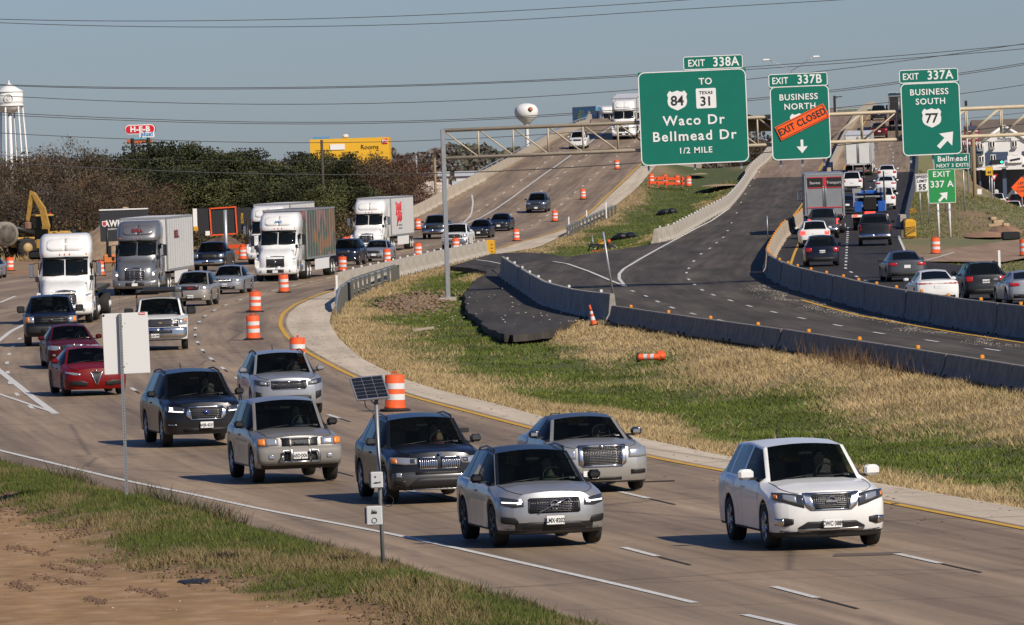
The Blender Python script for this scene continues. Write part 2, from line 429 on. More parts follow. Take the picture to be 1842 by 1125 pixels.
ribbon('right_bridge_deck', lambda y: R1(y) + .1, RE, 705, 1250, ZR, CONCROAD, .025, nx=8)
BR = road_mat('bridge_deck_concrete', (.27, .195, .14), .2, .1, joint=6.1)
ribbon('closed_bridge_deck', lambda y: M0(y), lambda y: R1(y) + .1, 700, 1250, ZR, BR, .028, nx=6)
# exit slip road on the right, service road far left, frontage road
SLA = Curve([(1640, 461), (1720, 448), (1842, 431)], ZR); 
def poly_sheet(name, px, zf, m, dz, kind='structure', sub=0):
    P = [on(a, b, zf) for a, b in px]
    bm = bmesh.new(); vs = [bm.verts.new((p.x, p.y, p.z + dz)) for p in P]; bm.faces.new(vs)
    bmesh.ops.triangulate(bm, faces=bm.faces)
    bmesh.ops.recalc_face_normals(bm, faces=bm.faces)
    me = bpy.data.meshes.new(name); uvl = bm.loops.layers.uv.new(UVN)
    for f in bm.faces:
        if f.normal.z < 0: f.normal_flip()
        for l in f.loops: l[uvl].uv = (l.vert.co.x, l.vert.co.y)
    bm.to_mesh(me); bm.free(); me.materials.append(m)
    o = link(name, me); o['kind'] = kind
    return o
poly_sheet('exit_road', [(1664, 472), (1640, 461), (1720, 448), (1842, 431), (1960, 420), (1960, 462), (1842, 466), (1806, 473)], ZR, RAMP, .045)
poly_sheet('service_road', [(590, 436), (640, 412), (690, 392), (735, 377), (792, 358), (850, 345), (812, 341), (760, 356), (718, 362), (640, 398), (560, 430)], Z0, RAMP, .06)
def frontage_z(y): return -0.5
poly_sheet('frontage_road', [(1700, 372), (1742, 352), (1842, 340), (2000, 335), (2000, 420), (1842, 400), (1790, 395)], frontage_z, mat('frontage_paving', (.30, .22, .16), .85, noise=.15, nscale=.3), .05)
# paint
ymax = 800
stripe('left_edge_line', WHT, 84, 101.5, Z0, .14, PAINTW); stripe('left_edge_line', WHT, 104.5, 176, Z0, .14, PAINTW)
stripe('yellow_edge_line', YEL, 80, 820, ZM, .17, PAINTY, dz=.012)
# three lanes between the white and the yellow line near the camera; they keep their width from the yellow line further on
def lane(k):
    def f(y):
        y = np.asarray(y, float)
        T = (YEL(y + 2) - YEL(y - 2)) / 4
        return YEL(y) - k * 3.55 * np.sqrt(1 + T * T)
    return f
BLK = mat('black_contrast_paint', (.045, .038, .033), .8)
for k, ph in ((1, 4.0), (2, 8.5)):
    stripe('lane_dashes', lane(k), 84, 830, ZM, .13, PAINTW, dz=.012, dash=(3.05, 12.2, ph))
    stripe('black_contrast_dashes', lane(k), 84, 470, ZM, .065, BLK, dz=.010, dash=(2.6, 12.2, ph - 2.75))  # black contrast strips that follow the white dashes
stripe('lane_dashes', lane(3), 200, 830, ZM, .13, PAINTW, dz=.012, dash=(3.05, 12.2, 1))
GL = Curve([(100, 745), (60, 716), (0, 668)], Z0); GR = Curve([(100, 744), (0, 710)], Z0); FL = Curve([(0, 612), (20, 596), (45, 584)], Z0)
stripe('gore_line', GL, GL.y0, GL.y1 + 12, Z0, .22, PAINTW); stripe('gore_line', GR, GR.y0, GR.y1 + 8, Z0, .13, PAINTW, dz=.013)
stripe('gore_line', FL, FL.y0 - 14, FL.y1, Z0, .20, PAINTW)
BL = Curve([(0, 545), (28, 533)], Z0); stripe('gore_line', BL, BL.y0, BL.y1, Z0, .2, PAINTW)
LW = Curve([(832, 405), (850, 398), (870, 389), (945, 338), (1010, 292), (1060, 258), (1090, 235)], ZM); stripe('left_edge_line', LW, LW.y0, LW.y1 + 40, ZM, .16, PAINTW, dz=.012)
LW2 = Curve([(832, 404), (848, 385), (851, 365), (849, 351)], ZM); stripe('gore_line', LW2, LW2.y0, LW2.y1, ZM, .15, PAINTW, dz=.014)
# closed road paint
def pathstripe(name, px, zf, wd, m, dz=.03):
    P = [on(a, b, zf) for a, b in px]; V, Q = [], []
    for i, p in enumerate(P):
        d = (P[min(i + 1, len(P) - 1)] - P[max(i - 1, 0)]); n = Vector((d.y, -d.x, 0)).normalized() * wd / 2
        V += [p - n + Vector((0, 0, dz)), p + n + Vector((0, 0, dz))]
    for i in range(len(P) - 1): Q.append((2 * i, 2 * i + 1, 2 * i + 3, 2 * i + 2))
    me = fastmesh(name, [tuple(v) for v in V], Q, m); o = link(name, me); o['kind'] = 'structure'
    return o
pathstripe('gore_line', [(1125, 517), (1114, 503), (1114, 494), (1122, 485), (1150, 468), (1180, 451), (1215, 432), (1250, 413), (1280, 398), (1310, 377), (1332, 350), (1346, 330), (1362, 308)], ZR, .17, PAINTW, .035)
pathstripe('gore_line', [(995, 472), (1020, 476), (1060, 490), (1095, 505), (1125, 517)], ZR, .17, PAINTW, .05)
pathstripe('gore_line', [(857, 474), (880, 477), (905, 482)], ZR, .15, PAINTW, .22)
def dashes(name, px, zf, ln, wd, m, dz=.034):
    V, Q = [], []
    P = [on(a, b, zf) for a, b in px]
    for i, p in enumerate(P):
        d = (P[min(i + 1, len(P) - 1)] - P[max(i - 1, 0)]); d.z = 0; d.normalize(); n = Vector((d.y, -d.x, 0)) * wd / 2
        a, b = p - d * ln / 2, p + d * ln / 2
        a.z, b.z = float(zf(a.y)) + dz, float(zf(b.y)) + dz
        o = len(V); V += [a - n, a + n, b + n, b - n]; Q.append((o, o + 1, o + 2, o + 3))
    me = fastmesh(name, [tuple(v) for v in V], Q, m); o = link(name, me); o['kind'] = 'structure'
dashes('lane_dashes', [(1138, 525), (1162, 534), (1183, 544), (1209, 555), (1247, 566), (1297, 578), (1356, 591), (1430, 605), (1520, 622), (1625, 640)], ZR, 3, .13, PAINTW)
dashes('lane_dashes', [(1366, 310), (1357, 322), (1349, 335), (1341, 350), (1333, 365), (1325, 384), (1316, 402), (1309, 416), (1301, 428), (1289, 438), (1277, 448), (1261, 458), (1248, 471), (1239, 484), (1235, 492), (1239, 504), (1249, 513), (1263, 523), (1283, 532), (1314, 542), (1348, 552), (1392, 563), (1442, 574), (1507, 587), (1581, 601), (1676, 615), (1785, 631)], ZR, 3, .13, PAINTW)
pathstripe('yellow_edge_line', [(1383, 452), (1392, 470)], ZR, .01, PAINTY)
YR = Curve([(1950, 634), (1842, 619), (1700, 597), (1543, 569), (1480, 552), (1442, 541)], ZR); stripe('yellow_edge_line', YR, YR.y0, YR.y1, ZR, .16, PAINTY, dz=.034)
stripe('yellow_edge_line', lambda y: R1(y) - .9, 530, 800, ZR, .15, PAINTY, dz=.034)
stripe('yellow_edge_line', lambda y: R1(y) + 1.6, 300, 1000, ZR, .15, PAINTY, dz=.04)
dashes('lane_dashes', [(1559, 507), (1541, 499), (1531, 491)] + [(1521 + (485 - y) * .06, y) for y in (484, 478, 472, 466, 461, 456, 451, 446, 441.5, 437, 433, 429, 425, 421.5, 418, 414.5, 411)], ZR, 3.0, .14, PAINTW, .04)
stripe('lane_dashes', lambda y: np.interp(y, [450, 640, 700, 760, 860, 1000], [float(on(1545, 410, ZR).x), float(on(1568, 350, ZR).x), float(on(1580, 300, ZR).x), float(on(1590, 268, ZR).x), float(on(1600, 238, ZR).x), float(on(1600, 215, ZR).x)]), 455, 1000, ZR, .14, PAINTW, dz=.04, dash=(3.05, 12.2, 2))
pathstripe('right_edge_line', [(1629, 456), (1624, 444), (1619, 433), (1617, 426)], ZR, .15, PAINTW, .045)
pathstripe('gore_line', [(1663, 471), (1690, 464), (1716, 456)], ZR, .15, PAINTW, .06)

# ---------------------------------------------------------------- earth
def med_left(y): return np.where(y < 860, SHO(np.minimum(y, 860)), SHO(860))
def med_right(y):
    return np.where(y < 404, MBAR(np.minimum(y, 404)), np.where(y < 452, np.interp(y, [404, 452], [float(MBAR(404)), float(M0(452))]), M0(y)))
def zmed(x, y):
    l, r = med_left(y), np.maximum(med_right(y), med_left(y) + .5); t = np.clip((x - l) / (r - l), 0, 1); wd = r - l
    base = ZM(y) * (1 - t) + ZR(y) * t
    pad = np.exp(-((y - 325) / 85) ** 4)                                  # level under the broken asphalt
    dip = np.sin(np.pi * np.clip(t * 1.05, 0, 1)) ** 1.2 * (.045 * wd) * (1 - .9 * pad)
    hump = .30 * np.exp(-((t - .93) / .10) ** 2) * np.clip((335 - y) / 30, 0, 1) * np.clip((y - 265) / 40, 0, 1) * (.7 + .3 * nz(x, y, .12, 3))
    base = base - 9 * np.clip((y - 745) / 60, 0, 1)
    return base - .06 - dip + hump + np.sin(np.pi * t) * .10 * nz(x, y, .35, 1) - .14 * pad
def col_med(x, y):
    l, r = med_left(y), med_right(y); t = np.clip((x - l) / np.maximum(r - l, .5), 0, 1)
    g = .33 + .80 * np.exp(-((t - .46) / .20) ** 2) + .55 * nz(x * 1.6, y * .33, .34, 5) - .55 * np.exp(-((t - .05) / .10) ** 2)
    g = g + .75 * np.exp(-((y - 345) / 45) ** 2) * np.exp(-((t - .52) / .22) ** 2) - .9 * np.exp(-((t - .9) / .12) ** 2) * np.exp(-((y - 270) / 90) ** 2)
    return np.clip(g + .30 * np.clip((y - 400) / 60, 0, 1), 0, 1)
SOIL = mat('median_soil', (.2, .17, .1), .95, attr='col', noise=.35, nscale=2.2, bump=.6)
def strip_mesh(name, fl, fr, Y, nx, zf, cf, m, pw=1.0):
    n = len(Y); V = np.zeros((n, nx + 1, 3)); C = np.zeros((n, nx + 1, 3))
    l, r = fl(Y), fr(Y)
    for i in range(nx + 1):
        t = (i / nx) ** pw; x = l + (r - l) * t
        V[:, i] = np.stack([x, Y, zf(x, Y)], 1); C[:, i] = cf(x, Y)
    idx = np.arange(n * (nx + 1)).reshape(n, nx + 1)
    q = np.stack([idx[:-1, :-1], idx[:-1, 1:], idx[1:, 1:], idx[1:, :-1]], -1).reshape(-1, 4)
    o = link(name, fastmesh(name, V.reshape(-1, 3), q, m, cols=C.reshape(-1, 3), smooth=True)); o['kind'] = 'structure'
    return o
def soilcol(x, y):
    g = col_med(x, y)[:, None]
    return np.array([[.25, .18, .09]]) * (1 - g) + np.array([[.072, .090, .020]]) * g
strip_mesh('median_ground', lambda y: med_left(y) - .4, lambda y: np.maximum(med_right(y), med_left(y) + .5) + .4, np.arange(84, 1000, 2.5), 26, zmed, soilcol, SOIL)
# near verge on the left: grass strip, then bare dirt towards the camera
DB = Curve([(900, 1180), (790, 1135), (720, 1113), (684, 1097), (645, 1083), (567, 1079), (489, 1066), (450, 1052), (410, 1037), (332, 1031), (219, 1007), (250, 990), (200, 972), (172, 956), (109, 935), (43, 917), (0, 892)], Z0, smooth=2)
def verge_t(x, y):
    e, d = EDGE(y), DB(y); return (e - x) / np.maximum(e - d, .3)
def zverge(x, y):
    e = EDGE(y); k = e - x
    t = verge_t(x, y)
    lip = -.16 * (1 / (1 + np.exp(-(t - 1) * 18)))
    return -.05 + .22 * np.clip(k / .9, 0, 1) + lip + (.05 * nz(x, y, .9, 2) + .04 * nz(x, y, 2.7, 4)) * np.clip(k / 1, 0, 1) * np.clip(1.35 - t, .18, 1)
def grass_mask(x, y):
    t = verge_t(x, y); return 1 / (1 + np.exp((t - 1 + .22 * nz(x, y, 1.6, 8)) * 12))
def vergecol(x, y):
    g = grass_mask(x, y)[:, None]; n = nz(x, y * .5, .9, 11)[:, None]; n2 = nz(x, y, 3.1, 6)[:, None]
    d = np.array([[.295, .172, .072]]) * (1 + .10 * n + .09 * n2) * (1 - .30 * np.clip(nz(x * .6 + y * .05, y * .12, 1.1, 51) - .25, 0, 1)[:, None]) + np.array([[.05, .05, .05]]) * np.clip(n2, 0, 1)
    return d * (1 - g) + np.array([[.075, .072, .028]]) * g
DIRT = mat('bare_dirt', (.3, .2, .12), .95, attr='col', noise=.30, nscale=2.2, bump=.45)
strip_mesh('verge_ground', lambda y: -14 - (y - 80) * .16, lambda y: EDGE(y) + .15, np.arange(84, 190, .5), 90, zverge, vergecol, DIRT, pw=.8)
# left construction ground, right bank and the wide land behind
def zleft(x, y):
    l = left_main(y); k = np.clip((l - x) / 14, 0, 1)
    return ZM(y) * (1 - k) ** 1.3 - .10 + .12 * nz(x, y, .15, 5) * k
def leftcol(x, y):
    n = (nz(x, y * .6, .12, 3) + nz(x, y, .5, 9) * .5)[:, None]; g = np.clip(n * .8 + np.clip((y - 560) / 120, 0, .6)[:, None], 0, 1)
    return np.array([[.29, .175, .095]]) * (1 + .18 * n) * (1 - g * .8) + np.array([[.20, .165, .075]]) * g * .8
strip_mesh('construction_ground', lambda y: -120 + 0 * y, lambda y: left_main(y) + .1, np.arange(186, 1250, 6.0), 30, zleft, leftcol, DIRT, pw=.7)
def zright(x, y):
    l = RE(y); k = np.clip((x - l) / 12, 0, 1)
    fl = np.clip((y - 470) / 80, 0, 1)
    tgt = np.interp(y, [300, 420, 520, 640, 1200], [.0, .45, .5, -.45, -.5])
    bank = 1.6 * np.exp(-((x - l - 6) / 5) ** 2) * np.exp(-((y - 560) / 70) ** 2)
    return ZR(y) * (1 - k) ** 1.2 + tgt * (1 - (1 - k) ** 1.2) - .10 + bank + .10 * nz(x, y, .25, 7) * k
def rightcol(x, y):
    n = nz(x * 1.3, y * .22, .33, 13)[:, None]; g = np.clip(.78 + .7 * n, 0, 1)
    return np.array([[.29, .175, .10]]) * (1 - g) + np.array([[.155, .15, .06]]) * g
strip_mesh('right_bank', lambda y: RE(y) - .1, lambda y: 110 + 0 * y, np.arange(150, 1250, 5.0), 40, zright, rightcol, DIRT, pw=1.8)
GL_ = mat('far_land', (.19, .155, .085), .95, noise=.35, nscale=.02)
b = MB(); b.add([(-6000, -60, -1.2), (6000, -60, -1.2), (6000, 9000, -1.2), (-6000, 9000, -1.2)], [(0, 1, 2, 3)], GL_)
tag(b.build('ground'), kind='structure')
# broken asphalt pad and crossover between the two carriageways
pad_px = [(811, 479), (845, 482), (876, 489), (858, 505), (849, 514), (838, 530), (840, 548), (846, 561), (858, 572), (873, 588), (888, 597), (903, 603), (945, 601), (991, 597), (1020, 583), (1044, 570), (984, 551), (905, 497), (1000, 500), (1090, 500), (1120, 470), (1179, 440), (1118, 450), (1060, 462), (1028, 464), (985, 457), (943, 454), (885, 457)]
def zpad(y): return float(ZR(y)) * .8 + .06
P = [on(a, b_, zpad) for a, b_ in pad_px]
P = [(p + Vector((rnd.uniform(-.12, .12), rnd.uniform(-.5, .5), 0))) if i < 16 else p for i, p in enumerate(P)]
PADM = road_mat('broken_asphalt', (.058, .051, .044), .2, .0, patch=.3, rough=.85)
bm = bmesh.new(); vs = []
dense = []
for i, p in enumerate(P):
    q = P[(i + 1) % len(P)]; k = 5 if i < 14 else 1
    for j in range(k):
        a = p.lerp(q, j / k)
        if j: a += Vector((rnd.uniform(-.10, .10), rnd.uniform(-.5, .5), 0))
        dense.append(a)
vs = [bm.verts.new(p) for p in dense]; f = bm.faces.new(vs)
if f.normal.z < 0: f.normal_flip()
ex = bmesh.ops.extrude_face_region(bm, geom=[f])
for v in [g for g in ex['geom'] if isinstance(g, bmesh.types.BMVert)]: v.co.z -= .26
bmesh.ops.triangulate(bm, faces=bm.faces); bmesh.ops.recalc_face_normals(bm, faces=bm.faces)
me = bpy.data.meshes.new('asphalt_pad'); uvl = bm.loops.layers.uv.new(UVN)
for f in bm.faces:
    for l in f.loops: l[uvl].uv = (l.vert.co.x, l.vert.co.y)
bm.to_mesh(me); bm.free(); me.materials.append(PADM)
tag(link('asphalt_pad', me), kind='structure')

# ---------------------------------------------------------------- grass
GRASS = mat('grass_blades', (.2, .2, .1), .8, attr='col', spec=.2)
def blades(name, X, Y, Z, Hh, Wd, Cc, per=3, lean=.35):
    n = len(X); k = n * per
    x = np.repeat(X, per) + rng.normal(0, .05, k); y = np.repeat(Y, per) + rng.normal(0, .07, k); z = np.repeat(Z, per)
    h = np.repeat(Hh, per) * rng.uniform(.6, 1.25, k); wd = np.repeat(Wd, per) * rng.uniform(.7, 1.3, k)
    a = rng.uniform(0, 2 * np.pi, k); lx, ly = rng.normal(0, lean, k) * h, rng.normal(0, lean, k) * h
    dx, dy = np.cos(a) * wd / 2, np.sin(a) * wd / 2
    V = np.zeros((k, 3, 3), np.float32)
    V[:, 0] = np.stack([x - dx, y - dy, z - .02], 1); V[:, 1] = np.stack([x + dx, y + dy, z - .02], 1); V[:, 2] = np.stack([x + lx, y + ly, z + h], 1)
    c = np.repeat(Cc, per, 0) * rng.uniform(.85, 1.16, (k, 1))
    o = link(name, fastmesh(name, V.reshape(-1, 3), np.arange(k * 3).reshape(-1, 3), GRASS, cols=np.repeat(c, 3, 0), n=3))
    o['kind'] = 'stuff'
    return o
def median_grass(y0, y1, dens, nm):
    Yc = np.arange(y0, y1, 1.0); wds = np.maximum(med_right(Yc) - med_left(Yc), .2)
    cnt = (wds * dens).astype(int); Y = np.repeat(Yc, cnt) + rng.uniform(0, 1, cnt.sum()); t = rng.uniform(0, 1, cnt.sum())
    l, r = med_left(Y), med_right(Y); X = l + .15 + (r - l - .2) * t
    keep = np.ones(len(X), bool)
    PP = [(p.x, p.y) for p in dense]                                    # nothing grows through the pad
    ins = np.zeros(len(X), bool); j = len(PP) - 1
    for i in range(len(PP)):
        xi, yi = PP[i]; xj, yj = PP[j]
        c = ((yi > Y) != (yj > Y)) & (X < (xj - xi) * (Y - yi) / (yj - yi + 1e-9) + xi); ins ^= c; j = i
    bare = nz(X * 2, Y * .5, .5, 21)
    keep &= ~ins & (bare > -9)
    mound = np.exp(-(((X - float(on(745, 535).x)) / 1.6) ** 2 + ((Y - float(on(745, 535).y)) / 20) ** 2)); keep &= rng.uniform(0, 1, len(X)) > mound * 1.2
    X, Y, t = X[keep], Y[keep], t[keep]
    g = col_med(X, Y) + rng.normal(0, .24, len(X)); green = g > .5
    Hh = np.where(green, rng.uniform(.04, .10, len(X)), rng.uniform(.08, .22, len(X)) * np.clip(.75 + .5 * nz(X, Y * .5, .7, 31), .45, 1.3))
    dry = np.array([.42, .315, .165]) * (1 + .22 * nz(X, Y, .8, 17))[:, None]; grn = np.array([.105, .135, .026]) * (1 + .3 * nz(X, Y * .6, .9, 19))[:, None]
    C = np.where(green[:, None], grn, dry); mixd = (np.abs(g - .5) < .12)[:, None]; C = np.where(mixd, C * .5 + np.array([.2, .185, .075]) * .5, C)
    W_ = np.where(green, .024, .017) * (1 + Y / 350)
    return blades(nm, X, Y, zmed(X, Y), Hh, W_, C, per=4, lean=.75)
median_grass(105, 235, 44, 'grass'); median_grass(235, 420, 24, 'grass'); median_grass(420, 700, 9, 'grass')
# verge grass
N_ = 80000; Y = rng.uniform(88, 172, N_); e = EDGE(Y); X = e - rng.uniform(0, 1, N_) * np.maximum(e - DB(Y) + 1.2, .4) - .02
k = (rng.uniform(0, 1, N_) < grass_mask(X, Y) ** 1.5) ; X, Y = X[k], Y[k]
n1 = nz(X, Y * .4, .8, 23); green = n1 + rng.normal(0, .35, len(X)) > -.45
C = np.where(green[:, None], np.array([.095, .115, .026]), np.array([.22, .165, .08])); 
blades('grass', X, Y, zverge(X, Y), np.where(green, rng.uniform(.04, .11, len(X)), rng.uniform(.05, .16, len(X))), np.full(len(X), .017), C, per=4, lean=.6)
# dark weeds along the pavement edge
N_ = 2600; cl = rng.uniform(90, 168, 75); Y = np.repeat(cl, N_ // 75 + 1)[:N_] + rng.normal(0, .8, N_); X = EDGE(Y) - np.abs(rng.normal(.15, .22, N_))
hs = np.repeat(rng.uniform(.05, .17, 75) * (1 + 1.2 * (rng.uniform(0, 1, 75) > .85)), N_ // 75 + 1)[:N_]
blades('weeds', X, Y, zverge(X, Y), hs * rng.uniform(.5, 1.3, N_), np.full(N_, .030), np.where(rng.uniform(0, 1, (N_, 1)) < .6, np.array([[.065, .075, .03]]), np.array([[.12, .085, .045]])), per=5, lean=.5)
# seedy dead stalks by the near barrier
N_ = 260; Y = rng.normal(float(on(1520, 655).y) , 6, N_); X = MBAR(Y) - np.abs(rng.normal(.5, .4, N_))
blades('weeds', X, Y, zmed(X, Y), rng.uniform(.25, .7, N_), np.full(N_, .022), np.tile(np.array([[.16, .10, .055]]), (N_, 1)), per=4, lean=.25)
N_ = 350; Y = rng.uniform(180, 330, N_); X = MBAR(Y) - np.abs(rng.normal(.25, .3, N_))
blades('weeds', X, Y, zmed(X, Y), rng.uniform(.12, .32, N_), np.full(N_, .016), np.tile(np.array([[.36, .27, .14]]), (N_, 1)), per=2, lean=.15)
# right bank grass and left field
N_ = 40000; Y = rng.uniform(330, 720, N_); X = RE(Y) + .5 + rng.uniform(0, 1, N_) ** 1.6 * 26
k = nz(X * 1.3, Y * .22, .33, 13) + rng.normal(0, .2, N_) > -.6
sl0, sl1 = on(1640, 461, ZR), on(1842, 431, ZR)
k &= ~((Y > 385) & (Y < 452)); X, Y = X[k], Y[k]
blades('grass', X, Y, zright(X, Y), rng.uniform(.04, .13, len(X)), np.full(len(X), .06), np.where(rng.uniform(0, 1, (len(X), 1)) < .75, np.array([[.125, .14, .045]]), np.array([[.30, .23, .12]])), per=3, lean=.8)
N_ = 9000; Y = rng.uniform(560, 760, N_); X = left_main(Y) - 3 - rng.uniform(0, 1, N_) * 30
blades('grass', X, Y, zleft(X, Y), rng.uniform(.25, .6, N_), np.full(N_, .1), np.tile(np.array([[.36, .27, .13]]), (N_, 1)), per=3)
# stones, clods and litter lying about
def scatter(name, X, Y, Z, S, m, flat=.6):
    n = len(X); base = np.array([[1, 0, .2], [0, 1, .15], [-1, .1, .25], [.1, -1, .2], [.1, .1, 1], [0, 0, -.3]], np.float32)
    a = rng.uniform(0, 6.28, n); s = np.asarray(S)[:, None]
    V = np.zeros((n, 6, 3), np.float32)
    for i in range(6):
        bx, by, bz = base[i]
        V[:, i, 0] = X + (bx * np.cos(a) - by * np.sin(a)) * S * rng.uniform(.7, 1.3, n); V[:, i, 1] = Y + (bx * np.sin(a) + by * np.cos(a)) * S * rng.uniform(.7, 1.3, n); V[:, i, 2] = Z + bz * S * flat * rng.uniform(.6, 1.2, n) - .004
    F = np.array([[0, 1, 4], [1, 2, 4], [2, 3, 4], [3, 0, 4], [1, 0, 5], [2, 1, 5], [3, 2, 5], [0, 3, 5]])
    Q = (np.arange(n)[:, None, None] * 6 + F[None]).reshape(-1, 3)
    o = link(name, fastmesh(name, V.reshape(-1, 3), Q, m, n=3)); o['kind'] = 'stuff'
    return o
GRAV = mat('pale_gravel', (.50, .44, .37), .9, noise=.3, nscale=.8); CLOD = mat('dark_clods', (.15, .09, .055), .95, noise=.3, nscale=3)
N_ = 1500; Y = rng.uniform(88, 172, N_); X = DB(Y) - rng.exponential(1.6, N_); scatter('gravel', X, Y, zverge(X, Y), np.exp(rng.normal(-4.7, .5, N_)), GRAV)
for (ax, ay, bx, by) in ((60, 1038, 150, 1052), (75, 1018, 190, 1040), (20, 1050, 60, 1062), (120, 1008, 185, 1022), (15, 985, 85, 1000), (150, 1078, 190, 1086), (230, 1060, 300, 1075)):
    p0, p1 = on(ax, ay), on(bx, by); t = rng.uniform(0, 1, 150); X = p0.x + (p1.x - p0.x) * t + rng.normal(0, .03, 150); Y = p0.y + (p1.y - p0.y) * t + rng.normal(0, .35, 150); scatter('dirt', X, Y, zverge(X, Y), rng.uniform(.012, .045, 150), CLOD, .9)
N_ = 2200; Y = rng.uniform(92, 172, N_); X = DB(Y) - np.abs(rng.normal(0, .5, N_)) + .1; kk = nz(X, Y * .3, .7, 41) > -.1; X, Y = X[kk], Y[kk]; scatter('dirt', X, Y, zverge(X, Y), rng.uniform(.015, .065, len(X)), CLOD, .8)
N_ = 3000; Y = rng.uniform(205, 345, N_); X = R1(Y) - .8 - np.abs(rng.normal(0, .45, N_)) - .9 * nz(Y, Y * 0, .21, 2); scatter('gravel', X, Y, ZR(Y) + .026, rng.uniform(.01, .038, N_), GRAV, .4)
N_ = 500; Y = rng.uniform(110, 330, N_); X = YEL(Y) + rng.normal(.4, 1.0, N_); scatter('litter', X, Y, ZM(Y) + .004, rng.uniform(.01, .05, N_), CLOD, .4)
N_ = 90; Y = rng.uniform(275, 350, N_); X = np.interp(rng.uniform(0, 1, N_), [0, 1], [-3.5, 3]); scatter('rubble', X, Y, ZR(Y) * .8 + .2, rng.uniform(.02, .07, N_), GRAV, .6)
mnd = on(745, 540); N_ = 1500; X = mnd.x + rng.normal(0, .9, N_); Y = mnd.y + rng.normal(0, 11, N_)
scatter('rubble', X, Y, zmed(X, Y) + .25 * np.exp(-(((X - mnd.x) / 1.4) ** 2 + ((Y - mnd.y) / 14) ** 2)), rng.uniform(.04, .17, N_), mat('brown_spoil', (.20, .135, .085), .95, noise=.4, nscale=2), .8)
# ================================================================ VEHICLES
WHEELS = {}
def wheel(parent, x, y, r, w_, style='alloy', side=1):
    key = (round(r, 3), round(w_, 3), style)
    if key not in WHEELS:
        t = MB()
        t.lathe([(r * .66, -w_ / 2), (r * .93, -w_ / 2), (r, -w_ * .36), (r, w_ * .36), (r * .93, w_ / 2), (r * .66, w_ / 2)], RUBBER, 22, 'X', cap=False)
        rm = MB(); m = {'alloy': ALU, 'dark': RIMDARK, 'chrome': CHROME, 'steel': mat('white_wheel', (.6, .6, .58), .5)}[style]
        rm.lathe([(r * .68, w_ * .30), (r * .68, w_ * .46), (r * .63, w_ * .47), (r * .60, w_ * .32)], m, 22, 'X', cap=False)
        rm.lathe([(r * .64, w_ * .16), (r * .05, w_ * .16)], BLACK, 16, 'X')
        if style in ('chrome', 'steel'):
            rm.lathe([(r * .62, w_ * .30), (r * .45, w_ * .18), (r * .30, w_ * .20), (r * .28, w_ * .55), (r * .1, w_ * .6)], m, 18, 'X')
        else:
            for k in range(5):
                a = 2 * math.pi * k / 5
                for s_ in (-.16, .16):
                    p0 = (w_ * .38, math.cos(a + s_ * .6) * r * .10, math.sin(a + s_ * .6) * r * .10); p1 = (w_ * .42, math.cos(a + s_) * r * .64, math.sin(a + s_) * r * .64)
                    rm.tube([p0, p1], r * .055, m, 5)
            rm.lathe([(r * .16, w_ * .30), (r * .16, w_ * .44), (r * .05, w_ * .46)], m, 12, 'X')
        WHEELS[key] = (t.mesh('wheel'), rm.mesh('rim'))
    a, b_ = WHEELS[key]
    o = link('wheel', a, parent, (x, y, r), (0, 0, 0 if side > 0 else math.pi))
    link('rim', b_, o)
    return o
class Front:
    """The plan and rake of a vehicle's nose (or tail): x of the surface for a point across and up."""
    def __init__(s, D, n, rake, kz): s.D, s.n, s.rake, s.kz = D, n, rake, kz
    def __call__(s, y, z, W):
        k = float(np.interp(z, *s.kz)); q = min(abs(y) / (k * W), .9995)
        return float(np.interp(z, *s.rake)) + s.D * (1 - (1 - q ** s.n) ** (1 / s.n))
def strip_patch(mb, F, W, pts, m, off=.012, dep=.05, sgn=1, Y0=0.0, ny=3, mirror=True, nsub=4):
    """A panel that follows the nose: pts = (y, z_low, z_high) across; proud by off."""
    for mir in ((1, -1) if mirror else (1,)):
        ys = []
        for i in range(len(pts) - 1):
            for k in range(nsub): ys.append([pts[i][j] + (pts[i + 1][j] - pts[i][j]) * k / nsub for j in range(3)])
        ys.append(list(pts[-1]))
        vs, fs = [], []; n = len(ys)
        for d in (off, off - dep):
            for y, a, b_ in ys:
                for k in range(ny + 1):
                    z = a + (b_ - a) * k / ny
                    vs.append((y * mir, Y0 + sgn * (F(y, z, W) - d), z))
        K = ny + 1
        for i in range(n - 1):
            for k in range(ny): fs.append((i * K + k, (i + 1) * K + k, (i + 1) * K + k + 1, i * K + k + 1))
            for k, e in ((0, 0), (ny, 0)):
                fs.append((i * K + k, (i + 1) * K + k, n * K + (i + 1) * K + k, n * K + i * K + k))
        for i in (0, n - 1):
            for k in range(ny): fs.append((i * K + k, i * K + k + 1, n * K + i * K + k + 1, n * K + i * K + k))
        mb.add(vs, fs, m, True)
    return mb
